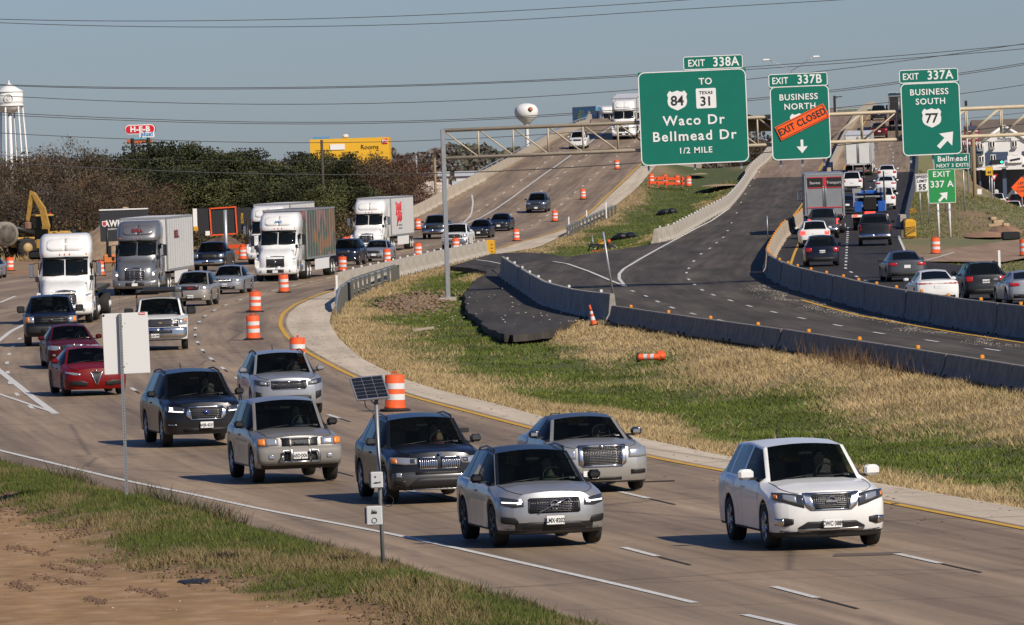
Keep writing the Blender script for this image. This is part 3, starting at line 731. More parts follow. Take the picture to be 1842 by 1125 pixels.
DEF = dict(
    suv=dict(L=4.85, W=1.92, H=1.76, wb=2.85, fo=.95, r=.375, clr=.27, nose=.98, cowl=1.14, belt=1.10, tc=1.32, tw=2.02, rr=-.72, rg=-.20, deck=1.16, tail=1.10, roofy=.70, nd=.50, cl=.20),
    cuv=dict(L=4.5, W=1.86, H=1.66, wb=2.70, fo=.88, r=.355, clr=.25, nose=.92, cowl=1.08, belt=1.04, tc=1.22, tw=1.98, rr=-.72, rg=-.22, deck=1.12, tail=1.05, roofy=.68, nd=.50, cl=.18),
    sedan=dict(L=4.9, W=1.85, H=1.46, wb=2.82, fo=.95, r=.335, clr=.19, nose=.78, cowl=.97, belt=.92, tc=1.38, tw=2.20, rr=-1.40, rg=-.62, deck=1.06, tail=1.00, roofy=.64, nd=.55, cl=.0),
    pickup=dict(L=5.85, W=2.02, H=1.93, wb=3.65, fo=.98, r=.41, clr=.36, nose=1.17, cowl=1.30, belt=1.27, tc=1.42, tw=2.10, rr=-2.35, rg=-2.12, deck=1.33, tail=1.33, roofy=.72, nd=.36, cl=.0),
)
def car(name, cls, col, label, cat, group=None, **kw):
    P = dict(DEF[cls]); P.update(kw); g = P.get
    L, W, H = P['L'], P['W'] / 2, P['H']
    root = empty(name, label, cat, group)
    y0 = -L / 2
    xf, xr, r = P['fo'], P['fo'] + P['wb'], P['r']
    tc, tw = P['tc'], P['tw']; rr, rg = L + P['rr'], L + P['rg']
    nose, cowl, belt, deck, tail, clr = (P[k] for k in ('nose', 'cowl', 'belt', 'deck', 'tail', 'clr'))
    trim = g('trim', BLACK); roofc = g('roof', col); pil = g('pillar', BLACK if cls != 'pickup' else col)
    # profiles along the car
    ZC = ([0, .25, tc * .5, tc, tw, (tw + rr) / 2, rr, rg, L], [nose - .02, nose + .05, (nose + cowl) / 2 + .035, cowl, H - .055, H, H - (.05 if cls != 'sedan' else .07), deck, tail])
    YR_ = ([0, .5, tc, tw, rr, rg, L], [.74, .80, .83, P['roofy'], P['roofy'] - .02, .76 if cls == 'sedan' else .80, .78])
    CR = ([0, tc, tw, rr, rg, L], [.04, .05, .055, .05, .03, .02])
    ZB = ([0, .5, tc, tw, rr, rg, L], [nose - .13, nose - .06, belt - .03, belt, belt + .03, min(belt + .04, deck - .03), tail - .06])
    FR = g('front', 3.0); RD = g('rd', .34)
    nd = P['nd']
    rake = ([0, clr, clr + .08, .47, nose - .22, nose - .06, nose + .08, 3], [.16, .10, .03, 0.0, .02, .07, .15, .5])
    kz = ([0, clr, .5, .8, 1.2, 3], [.93, .955, 1.0, .995, .97, .95])
    F = Front(nd, FR, rake, kz)
    rrake = ([0, clr, clr + .1, .55, .68, tail - .05, tail + .05, 3], [.12, .06, .01, .0, .06, .09, .12, .3])
    RF = Front(RD, 3.6, rrake, kz)
    def plan(t):
        f = 1.0
        if t < nd: f *= max(1 - (1 - t / nd) ** FR, .0) ** (1 / FR)
        d = L - t
        if d < RD: f *= max(1 - (1 - d / RD) ** 3.6, 0.0) ** (1 / 3.6)
        return f
    tf0 = nd * (1 - (1 - .74 ** FR) ** (1 / FR)); tr0 = RD * (1 - (1 - .84 ** 3.6) ** (1 / 3.6))
    doors = g('doors', [(tc + .05, (tc + rr) / 2 + .02), ((tc + rr) / 2 + .02, min(rr + .15, xr - .05 + .25))] if cls != 'pickup' else [(tc + .08, tc + 1.15), (tc + 1.15, rg - .12)])
    ts = {tf0, tf0 + .05, tf0 + .12, .30, .42, nd, .7, .9, tc * .8, tc - .09, tc - .03, tc, (tc + tw) / 2, tw, (tw + rr) / 2, rr, (rr + rg) / 2, rg, L - RD, L - tr0, L - tr0 - .05, L - .2}
    for c in (xf, xr):
        for k in range(13):
            ts.add(c + (r * 1.13) * math.cos(math.pi * k / 12) * 1.0)
        ts.add(c - r * 1.13 - .015); ts.add(c + r * 1.13 + .015)
    for a, b_ in doors:
        for q in (a, b_): ts |= {q - .007, q + .007}
    win = g('win')
    if win is None:
        mid = doors[0][1]
        win = [(tc + .10, mid - .05), (mid + .05, rr - .02 - (.42 if cls in ('suv', 'cuv') else .0))] if cls != 'pickup' else [(tc + .10, doors[0][1] - .04), (doors[0][1] + .04, rr - .08)]
        if cls in ('suv', 'cuv'): win.append((rr - .36, rg - .12))
    for a, b_ in win: ts |= {a, b_}
    ts = sorted(t for t in ts if tf0 <= t <= L - tr0 + 1e-6)
    q = [ts[0]]
    for t in ts[1:]:
        if t - q[-1] > .008: q.append(t)
    ts = []
    for a, b_ in zip(q, q[1:] + [None]):
        ts.append(a)
        if b_ and b_ - a > .30:
            k = int((b_ - a) / .26)
            ts += [a + (b_ - a) * j / (k + 1) for j in range(1, k + 1)]
    ra = r * 1.13
    def zbot(t):
        z = clr
        for c in (xf, xr):
            if abs(t - c) < ra: z = max(z, r + math.sqrt(max(ra * ra - (t - c) ** 2, 0)))
        return z
    LOW = [0, .05, .28, .52, .78, .93, 1.0]; LK = [.955, .972, .995, 1.0, .99, .972, .945]
    GH = [.05, .36, .70, .93, 1.0]
    RFR = [.92, .6, .3, 0.0]
    nrow = len(LOW) + len(GH) + len(RFR)
    iB, iW0, iW1, iR = len(LOW) - 1, len(LOW), len(LOW) + 3, len(LOW) + len(GH) - 1
    grid = []
    def edge_off(t, z, y, w_):
        dx = 0.0
        if t < 1.0: dx += float(np.interp(z, *rake)) * max(0, 1 - t / 1.0) ** 1.5
        d = L - t
        if d < .6: dx -= float(np.interp(z, *rrake)) * max(0, 1 - d / .6)
        return dx
    for t in ts:
        pf = plan(t); zb, zbl = zbot(t), float(np.interp(t, *ZB)); zc = float(np.interp(t, *ZC)); cr = float(np.interp(t, *CR))
        yr_ = float(np.interp(t, *YR_)) * W; zr_ = zc - cr
        zbl = min(zbl, zr_ - .008); row = []
        zb = min(zb, zbl - .03)
        for a, k in zip(LOW, LK):
            z = zb + (zbl - zb) * a
            fl = max(math.exp(-((t - xf) / (ra * 1.12)) ** 6), math.exp(-((t - xr) / (ra * 1.12)) ** 6))
            side = fl * .022 * (1 - a) - (1 - fl) * .030 * math.exp(-((a - .36) / .22) ** 2) + .012 * math.exp(-((a - .80) / .07) ** 2)
            row.append((W * k * pf + (side if nd < t < L - RD else side * .3), z))
        yb = W * .945 * pf; yt = min(yr_, yb - .02) if t > nd else yr_ * pf
        for a in GH:
            row.append((yb + (yt - yb) * (a ** 1.08), zbl + (zr_ - zbl) * a + .02 * math.sin(math.pi * a) * (zr_ - zbl)))
        for a in RFR:
            row.append((yt * a, zr_ + cr * (1 - a * a) + (g('dome', .016) * {.92: -.4, .6: 1, .3: .2, 0.0: 0}[a] * min(1, t / .8) * (1 if t < tc - .1 else 0))))
        pts = []
        for (y, z) in row:
            tt = t + edge_off(t, z, y, 0)
            if t < nd and y < W * .74 * 1.001:             # bonnet front follows the curve of the nose
                k = (1 - (t - tf0) / (nd - tf0)); tt -= k * (tf0 - nd * (1 - (1 - (y / W) ** FR) ** (1 / FR)))
            if L - t < RD:
                k = (1 - (L - t - tr0) / (RD - tr0)); tt += k * (tr0 - RD * (1 - (1 - min(y / W, .84) ** 3.6) ** (1 / 3.6)))
            pts.append((y, tt + y0, z))
        grid.append(pts)
    parts = {}
    def put(key, m, quad, sm=True):
        parts.setdefault(key, MB()).add(quad, [tuple(range(len(quad)))], m, sm)
    clad = g('clad', False)
    for i in range(len(ts) - 1):
        tm = (ts[i] + ts[i + 1]) / 2
        for s in (1, -1):
            for k in range(nrow - 1):
                qd = [grid[i][k], grid[i + 1][k], grid[i + 1][k + 1], grid[i][k + 1]]
                qd = [(p[0] * s, p[1], p[2]) for p in qd]
                if s < 0: qd.reverse()
                key, m = 'body', col
                if iW0 <= k < iW1 and tc < tm < rg:
                    inn = [j for j, (a, b_) in enumerate(win) if a < tm < b_]
                    if inn: key, m = ('side_window', s, inn[0]), TINT if (inn[0] > 0 or g('tint')) else GLASS
                    elif win[0][0] - .1 < tm < win[-1][1] + .02: m = pil
                elif k >= iR and tc < tm < tw: key, m = ('windscreen' if k > iR else 'body'), (GLASS if k > iR else g('apillar', col))
                elif k >= iR and rr < tm < rg and k > iR: key, m = 'rear_window', TINT
                elif k >= iR - 1 and tm > tw and tm < rr: key, m = 'roof', roofc
                elif k >= iR and tm < tc - .03: key, m = 'bonnet', col
                elif k > iR and tc - .09 < tm < tc: m = BLACK
                elif k < iB and any(abs(tm - e) < .0075 for d in doors for e in d): m = BLACK
                elif 0 < k < iB and any(a < tm < b_ for a, b_ in doors): key = ('door', s, [j for j, (a, b_) in enumerate(doors) if a < tm < b_][0])
                elif k == 0: m = trim
                elif clad and k < 2 and (abs(tm - xf) < ra + .02 or abs(tm - xr) < ra + .02): m = trim
                if clad and key == 'body' and k == 1 and tc < tm < xr - ra: m = trim
                put(key, m, qd)
    # nose and tail
    for end in (0, 1):
        gi = grid[0] if end == 0 else grid[-1]
        rows = gi[:iB + 1]; edge = gi[iB:]
        AA = [-p[0] / edge[0][0] for p in edge[:-1]] + [0.0] + [p[0] / edge[0][0] for p in edge[-2::-1]]; EP = [(-p[0], p[1], p[2]) for p in edge[:-1]] + [edge[-1]] + [tuple(p) for p in edge[-2::-1]]; NX = len(AA) - 1
        lim = .74 if end == 0 else .84
        for k in range(len(rows) - 1):
            for j in range(NX):
                qd = []
                for kk, jj in ((k, j), (k, j + 1), (k + 1, j + 1), (k + 1, j)):
                    yy, tt, zz = rows[kk]; a = AA[jj]; y = yy * a
                    q_ = abs(y) / W if kk == 0 else abs(a) * lim
                    q_ = abs(a) * lim
                    if end == 0: x = tt - (tf0 - nd * (1 - (1 - q_ ** FR) ** (1 / FR)))
                    else: x = tt + (tr0 - RD * (1 - (1 - q_ ** 3.6) ** (1 / 3.6)))
                    qd.append(EP[jj] if kk == len(rows) - 1 else (y, x, zz))
                if end == 1: qd.reverse()
                m = col
                if k == 0 or (clad and k <= 1 and zz < .55): m = trim
                put('front_fascia' if end == 0 else 'tailgate', m, qd)
        # close what is left between the belt row and the centre line
        for s in (1, -1):
            top = gi[iB:]
            for k in range(len(top) - 1):
                pass
    order = []
    doorobj = {}
    for key, mb in parts.items():
        nm = key if isinstance(key, str) else key[0]
        if nm == 'side_window': continue
        o = mb.build(nm, root, weld=True); o.data.polygons.foreach_set('use_smooth', [True] * len(o.data.polygons))
        if nm == 'door': doorobj[key[1:]] = o
    for key, mb in parts.items():
        if not isinstance(key, str) and key[0] == 'side_window':
            p = doorobj.get((key[1], key[2])) or root
            o = mb.build('side_window', p, weld=True); o.data.polygons.foreach_set('use_smooth', [True] * len(o.data.polygons))
    for (s, j), o in doorobj.items():
        a, b_ = doors[j]
        MB().box((s * (W * .995), y0 + b_ - .17, belt - .13), (.05, .19, .035), g('handle', col), bev=.01).build('handle', o)
    # underside and wheel housings
    u = MB(); mid = (xf + xr) / 2
    u.box((0, 0, clr + .24), (W * 1.05, L - .5, .46), DARK)
    u.box((0, y0 + mid, clr + .20), (W * 1.86, P['wb'] - 2.4 * r, .36), DARK)
    u.box((0, y0 + (nd * .5 + xf - ra) / 2 + .07, clr + .22), (W * 1.5, max(xf - ra - nd * .5 - .05, .12), .36), DARK)
    u.box((0, y0 + (xr + ra + L - .2) / 2, clr + .22), (W * 1.55, max(L - .3 - xr - ra, .1), .36), DARK)
    for c in (xf, xr): u.box((0, y0 + c, r + .28), (W * 1.6, ra * 2.0, .22 if r + .39 < belt - .1 else .1), DARK)
    u.build('underbody', root)
    for s in (1, -1):
        for c in (xf, xr): wheel(root, s * (W * .985 - .115), y0 + c, r, .235, g('wheels', 'alloy'), s)
    # mirrors
    for s in (1, -1):
        m_ = MB(); ms = g('mirror', (.22, .13, .15)); mx = W + ms[0] * .42
        m_.box((s * mx, y0 + tc + .42, belt + .055 + ms[2] * .3), ms, g('mirrorcol', col), bev=.045); m_.box((s * (W - .02), y0 + tc + .44, belt + .03), (.16, .06, .04), BLACK)
        m_.build('mirror', root)
    # cabin
    if not g('far'):
        c_ = MB(); sm = g('seats', SEAT)
        c_.box((0, y0 + tc + .30, belt - .10), (W * 1.6, .62, .14), INTERIOR, bev=.05); c_.box((0, y0 + (tc + rr) / 2, .62), (W * 1.6, rr - tc, .1), INTERIOR)
        for s in (1, -1):
            c_.box((s * .38, y0 + tc + 1.62, belt - .05), (.50, .16, .66), sm, bev=.05); c_.box((s * .38, y0 + tc + 1.66, belt + .38), (.25, .10, .17), sm, bev=.04)
        c_.box((0, y0 + min(tc + 2.5, rr + .1), belt - .08), (1.25, .16, .55), sm, bev=.05)
        c_.build('seats', root)
        st = MB(); pts = [(.38 + .18 * math.cos(a), y0 + tc + .78 + .07 * math.sin(a), belt + .06 + .17 * math.sin(a)) for a in np.linspace(0, 2 * math.pi, 15)]
        st.tube(pts, .016, g('wheelcol', BLACK), 6, cap=False); st.tube([(.20, y0 + tc + .78, belt + .06), (.56, y0 + tc + .78, belt + .06)], .02, BLACK, 5); st.build('steering_wheel', root)
        mr = MB(); mr.box((0, y0 + tw - .10, H - .22), (.24, .05, .07), BLACK, bev=.02); mr.build('rear_view_mirror', root)
        wp = MB()
        for a, b_ in ((-.62, .0), (-.02, .62)): wp.tube([(a, y0 + tc - .015 + .02, cowl - .005 - abs(a) * .03), (b_, y0 + tc + .05, cowl + .045)], .010, BLACK, 4)
        wp.build('wiper', root)
        stk = MB(); stk.box((.58, y0 + tc + .10, cowl + .03), (.09, .004, .05), PLATE, rot=Matrix.Rotation(R(-50), 3, 'X')); stk.build('sticker', root)
    if g('rails'):
        for s in (1, -1):
            yy = P['roofy'] * W - .03
            MB().tube([(s * yy, y0 + t_, float(np.interp(t_, *ZC)) - .05 + e) for t_, e in ((tw + .10, -.02), (tw + .2, .035), ((tw + rr) / 2, .045), (rr - .25, .035), (rr - .1, -.02))], .020, g('rails'), 6).build('roof_rail', root)
    if g('aerial'): MB().tube([(0, y0 + rr - .1, H - .04), (0, y0 + rr + .05, H + .10)], [.022, .008], BLACK, 5).build('aerial', root)
    if not g('far'):                                     # shut lines of the bonnet
        for s in (1, -1):
            pl = [(p[iR][0] * s, p[iR][1], p[iR][2] + .002) for t, p in zip(ts, grid) if t < tc - .1]
            MB().tube(pl, .006, BLACK, 4).build('shut_line', root)
    # front fittings
    sc = dict(M=col)
    for nm, m, off, mirror, pts in g('face', []):
        for mir in ((1, -1) if mirror else (1,)):
            mb = MB(); strip_patch(mb, F, W, [(mir * a * W, b_, c) for a, b_, c in pts], m, off, .06, 1, y0, 3, False); mb.build(nm, root)
    gr = g('grille')
    if gr:
        hw, z0, z1, kind, n, m = gr; mb = MB(); hw *= W
        if kind in ('bars', 'mesh'):
            for k in range(n):
                z = z0 + (z1 - z0) * (k + .5) / n; w2 = hw * (.90 if k in (0, n - 1) else .97)
                mb.tube([(x, y0 + F(x, z, W) - .026, z) for x in np.linspace(-w2, w2, 7)], .011 if kind == 'bars' else .007, m, 4)
        if kind in ('vert', 'mesh'):
            nn = n if kind == 'vert' else int(n * hw * 2 / (z1 - z0))
            for k in range(nn):
                x = -hw + 2 * hw * (k + .5) / nn
                if g('split') and abs(x) < hw * .10: continue
                mb.tube([(x, y0 + F(x, z, W) - .026, z) for z in np.linspace(z0, z1, 4)], .012 if kind == 'vert' else .006, m, 4)
        mb.build('grille_bars', root)
    bd = g('badge')
    if bd:
        kind, z, rad, m = bd; mb = MB(); yb = y0 + F(0, z, W) - .04
        if kind == 'ring_bar':
            mb.lathe([(rad, -.012), (rad, .012), (rad * .72, .012), (rad * .72, -.012)], m, 20, 'Y', (0, yb, z), cap=False); mb.box((0, yb - .012, z), (rad * 2.3, .02, rad * .42), m)
        elif kind == 'ring_slash':
            mb.lathe([(rad, -.012), (rad, .012), (rad * .75, .012), (rad * .75, -.012)], m, 20, 'Y', (0, yb, z), cap=False); mb.box((0, yb - .012, z), (rad * 1.7, .02, rad * .34), m)
        elif kind == 'oval':
            mb.lathe([(rad, -.01), (rad, .01)], m, 20, 'Y', (0, 0, 0)); mb.v = [(x * 1.7, y + yb, zz + z) for x, y, zz in mb.v]
        elif kind == 'bowtie':
            mb.box((0, yb, z), (rad * 3.2, .02, rad * .7), m, rot=Matrix.Rotation(R(4), 3, 'Y')); mb.box((0, yb, z), (rad * 1.3, .024, rad * 1.2), m)
        elif kind == 'round':
            mb.lathe([(rad, -.01), (rad, .012)], m, 16, 'Y', (0, yb, z))
        elif kind == 'word':
            text(rad[0], rad[1], m, root, (0, yb - .012, z), name='badge', bold=.004); mb = None
        if mb: mb.build('badge', root)
    def plate(y, z, sgn, txt, out):
        mb = MB(); mb.box((out, y, z), (.31, .02, .155), PLATE, bev=.008); o = mb.build('number_plate', root)
        if txt: text(txt, .105, INK, o, (out, y - sgn * .012, z - .008), (R(90), 0, 0 if sgn > 0 else R(180)), sx=.72, bold=.002)
    if g('plate'): plate(y0 + F(0, g('platez', .47), W) - .055, g('platez', .47), 1, g('plate'), g('platex', 0))
    for nm, m, off, mirror, pts in g('back', []):
        for mir in ((1, -1) if mirror else (1,)):
            mb = MB(); strip_patch(mb, RF, W, [(mir * a * W, b_, c) for a, b_, c in pts], m, off, .05, -1, -y0, 3, False); mb.build(nm, root)
    if g('rplate'): plate(-y0 - RF(0, g('rplatez', .8), W) + .03, g('rplatez', .8), -1, g('rplate'), 0)
    if g('bed'):
        mb = MB(); z = deck
        mb.box((0, y0 + (rg + L) / 2, z + .008), (W * 1.62, L - rg - .16, .012), DARK); mb.build('load_bed', root)
    if g('bumper'):
        m, z0, z1 = g('bumper'); mb = MB()
        strip_patch(mb, F, W, [(0, z0, z1), (.5 * W, z0, z1), (.8 * W, z0 + .01, z1 - .01), (.96 * W, z0 + .05, z1 - .02)], m, .06, .1, 1, y0, 3); mb.build('front_bumper', root)
    if g('rbumper'):
        m, z0, z1 = g('rbumper'); mb = MB()
        strip_patch(mb, RF, W, [(0, z0, z1), (.6 * W, z0, z1), (.93 * W, z0, z1)], m, .10, .12, -1, -y0, 2); mb.build('rear_bumper', root)
    root['_near'] = (y0 + xf, y0 + xr)
    P['y0'] = y0; root['seatpos'] = (.38, y0 + tc + 1.45, min(belt, H - .84))
    return root
def place(root, px, py, yaw, zf, rear=False):
    p = on(px, py, zf); a = R(yaw + (180 if rear else 0)) - math.atan2(p.x, p.y)
    yn = root['_near'][1 if rear else 0]
    off = Matrix.Rotation(a, 3, 'Z') @ Vector((0, yn, 0))
    c = p - off; s = float(zf(c.y + 3) - zf(c.y - 3)) / 6
    c.z = float(zf(c.y)) + .012 + (.02 if zf is ZR else 0)
    root.location = c; root.rotation_euler = (math.atan(s) * math.cos(a), 0, a)
    root['spot'] = tuple(c)
    return root

# ---- paints
SILVER = paint('silver', (.36, .37, .385), .5, .36); SILVERW = paint('warm_silver', (.40, .39, .365), .5, .36); WHITEP = paint('white', (.76, .76, .74)); CHAR = paint('charcoal', (.013, .015, .020), .3, .3)
DGREY = paint('dark_grey', (.009, .010, .014), .3, .3); BLKP = mat('paint_black', (.008, .009, .010), .4, 0, coat=.25); REDP = mat('paint_red', (.16, .004, .004), .42, 0, coat=.12, spec=.22, noise=.07, nscale=2.5); REDD = mat('paint_dark_red', (.075, .004, .004), .42, 0, coat=.12, spec=.22, noise=.07, nscale=2.5)
NAVY = paint('navy', (.007, .011, .024), .2); PEWTER = paint('pewter', (.30, .28, .25), .5, .38); STEELB = paint('steel_blue', (.055, .07, .095), .4, .3); MIDG = paint('mid_grey', (.085, .088, .092), .5, .34); GOLDG = paint('champagne', (.38, .35, .30), .5, .36)
BADGEB = mat('blue_badge', (.03, .06, .3), .3, .3, coat=.5); GOLDB = mat('gold_badge', (.75, .5, .12), .3, .8)

def face_std(nose, hl=(.52, .97), g=(.0, .46), hz=(.20, .06), gz=(.22, .03), glow=None, lamp=LAMPDARK, gm=BLACK, chrome=None, intake=(.25, .40, .6), fog=True):
    """Headlamps, grille and lower intake of an ordinary nose; z measured down from the bonnet's edge."""
    f = [('headlamp', lamp, .014, True, [(hl[0], nose - hz[0] + .03, nose - hz[1]), ((hl[0] + hl[1]) / 2, nose - hz[0] - .01, nose - hz[1] + .02), (hl[1], nose - hz[0] + .02, nose - hz[1] + .02)]),
         ('grille', gm, .016, False, [(-g[1], nose - gz[0] + .05, nose - gz[1]), (-g[1] * .8, nose - gz[0], nose - gz[1]), (g[1] * .8, nose - gz[0], nose - gz[1]), (g[1], nose - gz[0] + .05, nose - gz[1])]),
         ('lower_intake', BLACK, .008, False, [(-intake[2], intake[0] + .03, intake[1]), (-intake[2] * .8, intake[0], intake[1]), (intake[2] * .8, intake[0], intake[1]), (intake[2], intake[0] + .03, intake[1])])]
    if chrome: f.append(('grille_trim', CHROME, .026, False, [(-g[1] - .02, nose - gz[1] - .015, nose - gz[1] + .012), (g[1] + .02, nose - gz[1] - .015, nose - gz[1] + .012)]))
    if glow: f.append(('running_lamp', LAMPON, .022, True, [(hl[0] + .08, nose - hz[0] + .06, nose - hz[0] + .08 + .02), (hl[1] - .14, nose - hz[0] + .05, nose - hz[0] + .09)]))
    if fog: f.append(('fog_lamp', LAMP, .016, True, [(.72, intake[1] + .02, intake[1] + .09), (.82, intake[1] + .02, intake[1] + .09)]))
    return f
def back_std(z0, z1, a=.55, b_=.97, bz=.5, winr=None, m=RED, trim=True):
    f = [('tail_lamp', m, .016, True, [(a, z0 + .03, z1), ((a + b_) / 2, z0, z1), (b_, z0, z1)])]
    if trim: f.append(('bumper_insert', BLACK, .012, False, [(-.8, .28, bz - .06), (.8, .28, bz - .06)]))
    return f

def persons_in(root, shirt, label, skin=(.42, .26, .18), hat=None):
    """A driver with both hands at the wheel, one continuous body."""
    sx, sy, sz = root['seatpos']
    pts = [((0, .02, -.22), (.17, .13)), ((0, .04, -.02), (.17, .12)), ((0, .05, .18), (.19, .11)), ((0, .04, .30), (.07, .06)), ((0, .01, .40), (.075, .09)), ((0, 0, .52), (.075, .095)),
           ((.20, .03, .20), (.06, .06)), ((.27, -.16, .00), (.045, .045)), ((.16, -.44, .04), (.035, .035)), ((.13, -.53, .07), (.035, .03)),
           ((-.20, .03, .20), (.06, .06)), ((-.27, -.16, .00), (.045, .045)), ((-.16, -.44, .04), (.035, .035)), ((-.13, -.53, .07), (.035, .03))]
    ed = [(0, 1), (1, 2), (2, 3), (3, 4), (4, 5), (2, 6), (6, 7), (7, 8), (8, 9), (2, 10), (10, 11), (11, 12), (12, 13)]
    me = bpy.data.meshes.new('person'); me.from_pydata([p for p, _ in pts], ed, [])
    sk_m = mat('skin', skin, .6)
    me.materials.append(shirt)
    o = link('person', me); tag(o, label, 'person')
    o.modifiers.new('skin', 'SKIN'); 
    for v, (_, rr_) in zip(me.skin_vertices[0].data, pts): v.radius = rr_
    me.skin_vertices[0].data[0].use_root = True
    sb = o.modifiers.new('sub', 'SUBSURF'); sb.levels = 1; sb.render_levels = 1
    h = MB(); h.lathe([(.03, .36), (.066, .40), (.084, .47), (.086, .55), (.066, .62), (.02, .64)], sk_m, 12, c=(0, -.02, 0)); h.box((0, -.105, .49), (.03, .03, .05), sk_m, bev=.01)
    hd = h.build('face', o)
    hr = MB(); hr.lathe([(.09, .54), (.094, .58), (.075, .64), (.02, .665)], hat or mat('dark_hair', (.03, .02, .015), .8), 12, c=(0, 0, 0)); hr.build('hair' if not hat else 'hard_hat', o)
    M4 = root.matrix_basis if False else (Matrix.Translation(root.location) @ root.rotation_euler.to_matrix().to_4x4())
    o.matrix_world = M4 @ Matrix.Translation((sx, sy - .08, sz - .02))
    return o

SH = [mat('shirt_%s' % n, c, .9) for n, c in (('grey', (.12, .12, .13)), ('blue', (.05, .08, .16)), ('white', (.5, .5, .48)), ('green', (.06, .1, .06)), ('maroon', (.16, .03, .04)), ('black', (.02, .02, .02)))]
G_IN = 'vehicles coming towards the camera'; G_OUT = 'vehicles driving away on the right carriageway'
def C(*a, **k): return car(*a, **k)
# ---------------- nearest cars
n = .98
c = C('white_suv', 'suv', WHITEP, 'white sport utility vehicle with chrome V grille, nearest and furthest right of the oncoming cars', 'suv', G_IN, L=5.0, W=1.93, H=1.74, wb=2.9, nose=.97, tc=1.36, tw=2.12, apillar=WHITEP, pillar=WHITEP, mirrorcol=WHITEP, mirror=(.26, .15, .18), aerial=1, r=.38,
    face=[('headlamp', LAMPDARK, .014, True, [(.47, .70, .91), (.62, .74, .935), (.80, .80, .955), (.965, .84, .96)]),
          ('headlamp_reflector', LAMP, .017, True, [(.60, .79, .90), (.72, .81, .92), (.82, .85, .93)]), ('indicator', AMBER, .018, True, [(.90, .86, .92), (.955, .87, .93)]),
          ('grille', BLACK, .012, False, [(-.42, .78, .92), (-.34, .67, .92), (.34, .67, .92), (.42, .78, .92)]),
          ('grille_trim', CHROME, .024, True, [(.30, .655, .70), (.36, .66, .935), (.44, .72, .945), (.49, .88, .945)]), ('grille_trim', CHROME, .022, False, [(-.44, .915, .948), (.44, .915, .948)]),
          ('grille_trim', CHROME, .022, False, [(-.32, .655, .675), (.32, .655, .675)]),
          ('lower_intake', BLACK, .008, False, [(-.58, .36, .38), (-.42, .35, .47), (.42, .35, .47), (.58, .36, .38)]), ('skid_trim', CHROME, .03, False, [(-.57, .325, .355), (0, .315, .345), (.57, .325, .355)]),
          ('lower_lip', BLACK, .02, False, [(-.95, .22, .33), (-.6, .20, .31), (.6, .20, .31), (.95, .22, .33)]),
          ('fog_lamp', BLACK, .014, True, [(.66, .44, .52), (.80, .40, .54), (.93, .42, .52)]), ('fog_lamp_ring', CHROME, .022, True, [(.82, .41, .53), (.95, .42, .53)])],
    grille=(.34, .69, .90, 'mesh', 7, mat('grille_metal', (.22, .22, .22), .3, .9)), badge=('ring_bar', .80, .085, CHROME), plate='CWC·3889', platez=.44, clad=False)
place(c, 1477, 985, 12, Z0); persons_in(c, SH[0], 'person driving the white sport utility vehicle, hands on the wheel')
c = C('silver_suv', 'cuv', SILVER, 'silver compact crossover with black roof and slashed ring badge', 'suv', G_IN, L=4.43, W=1.87, H=1.65, nose=.94, roof=BLKP, apillar=BLKP, mirrorcol=BLKP, rails=BLKP, wheels='dark', clad=True, r=.365, clr=.27, handle=SILVER,
    face=[('headlamp', LAMPDARK, .014, True, [(.56, .70, .80), (.74, .69, .84), (.95, .74, .87)]), ('running_lamp', LAMPON, .022, True, [(.58, .775, .795), (.70, .755, .775), (.93, .765, .79)]), ('running_lamp', LAMPON, .022, True, [(.60, .745, .775), (.68, .735, .755)]), ('running_lamp', LAMPON, .023, True, [(.60, .78, .83), (.64, .79, .82)]),
          ('grille', BLACK, .014, False, [(-.48, .60, .82), (-.44, .58, .84), (.44, .58, .84), (.48, .60, .82)]),
          ('lower_intake', BLACK, .010, False, [(-.58, .30, .35), (-.48, .29, .43), (.48, .29, .43), (.58, .30, .35)]), ('fog_lamp', BLACK, .012, True, [(.66, .42, .44), (.70, .40, .51), (.90, .41, .53), (.95, .43, .53)]), ('lower_lip', BLACK, .016, False, [(-.95, .23, .33), (-.5, .22, .30), (.5, .22, .30), (.95, .23, .33)]), ('skid_trim', ALU, .02, False, [(-.5, .265, .28), (.5, .265, .28)])],
    grille=(.45, .60, .82, 'mesh', 8, mat('dark_chrome', (.12, .12, .13), .25, .8)), badge=('ring_slash', .72, .085, CHROME), plate='LMX·8202', platez=.46)
MBx = MB(); MBx.tube([(-.27, -2.215 - .035, .60), (.27, -2.215 - .035, .84)], .014, CHROME, 5); MBx.build('grille_slash', c)
place(c, 982, 981, 11, Z0); persons_in(c, SH[3], 'person driving the silver crossover with the black roof')
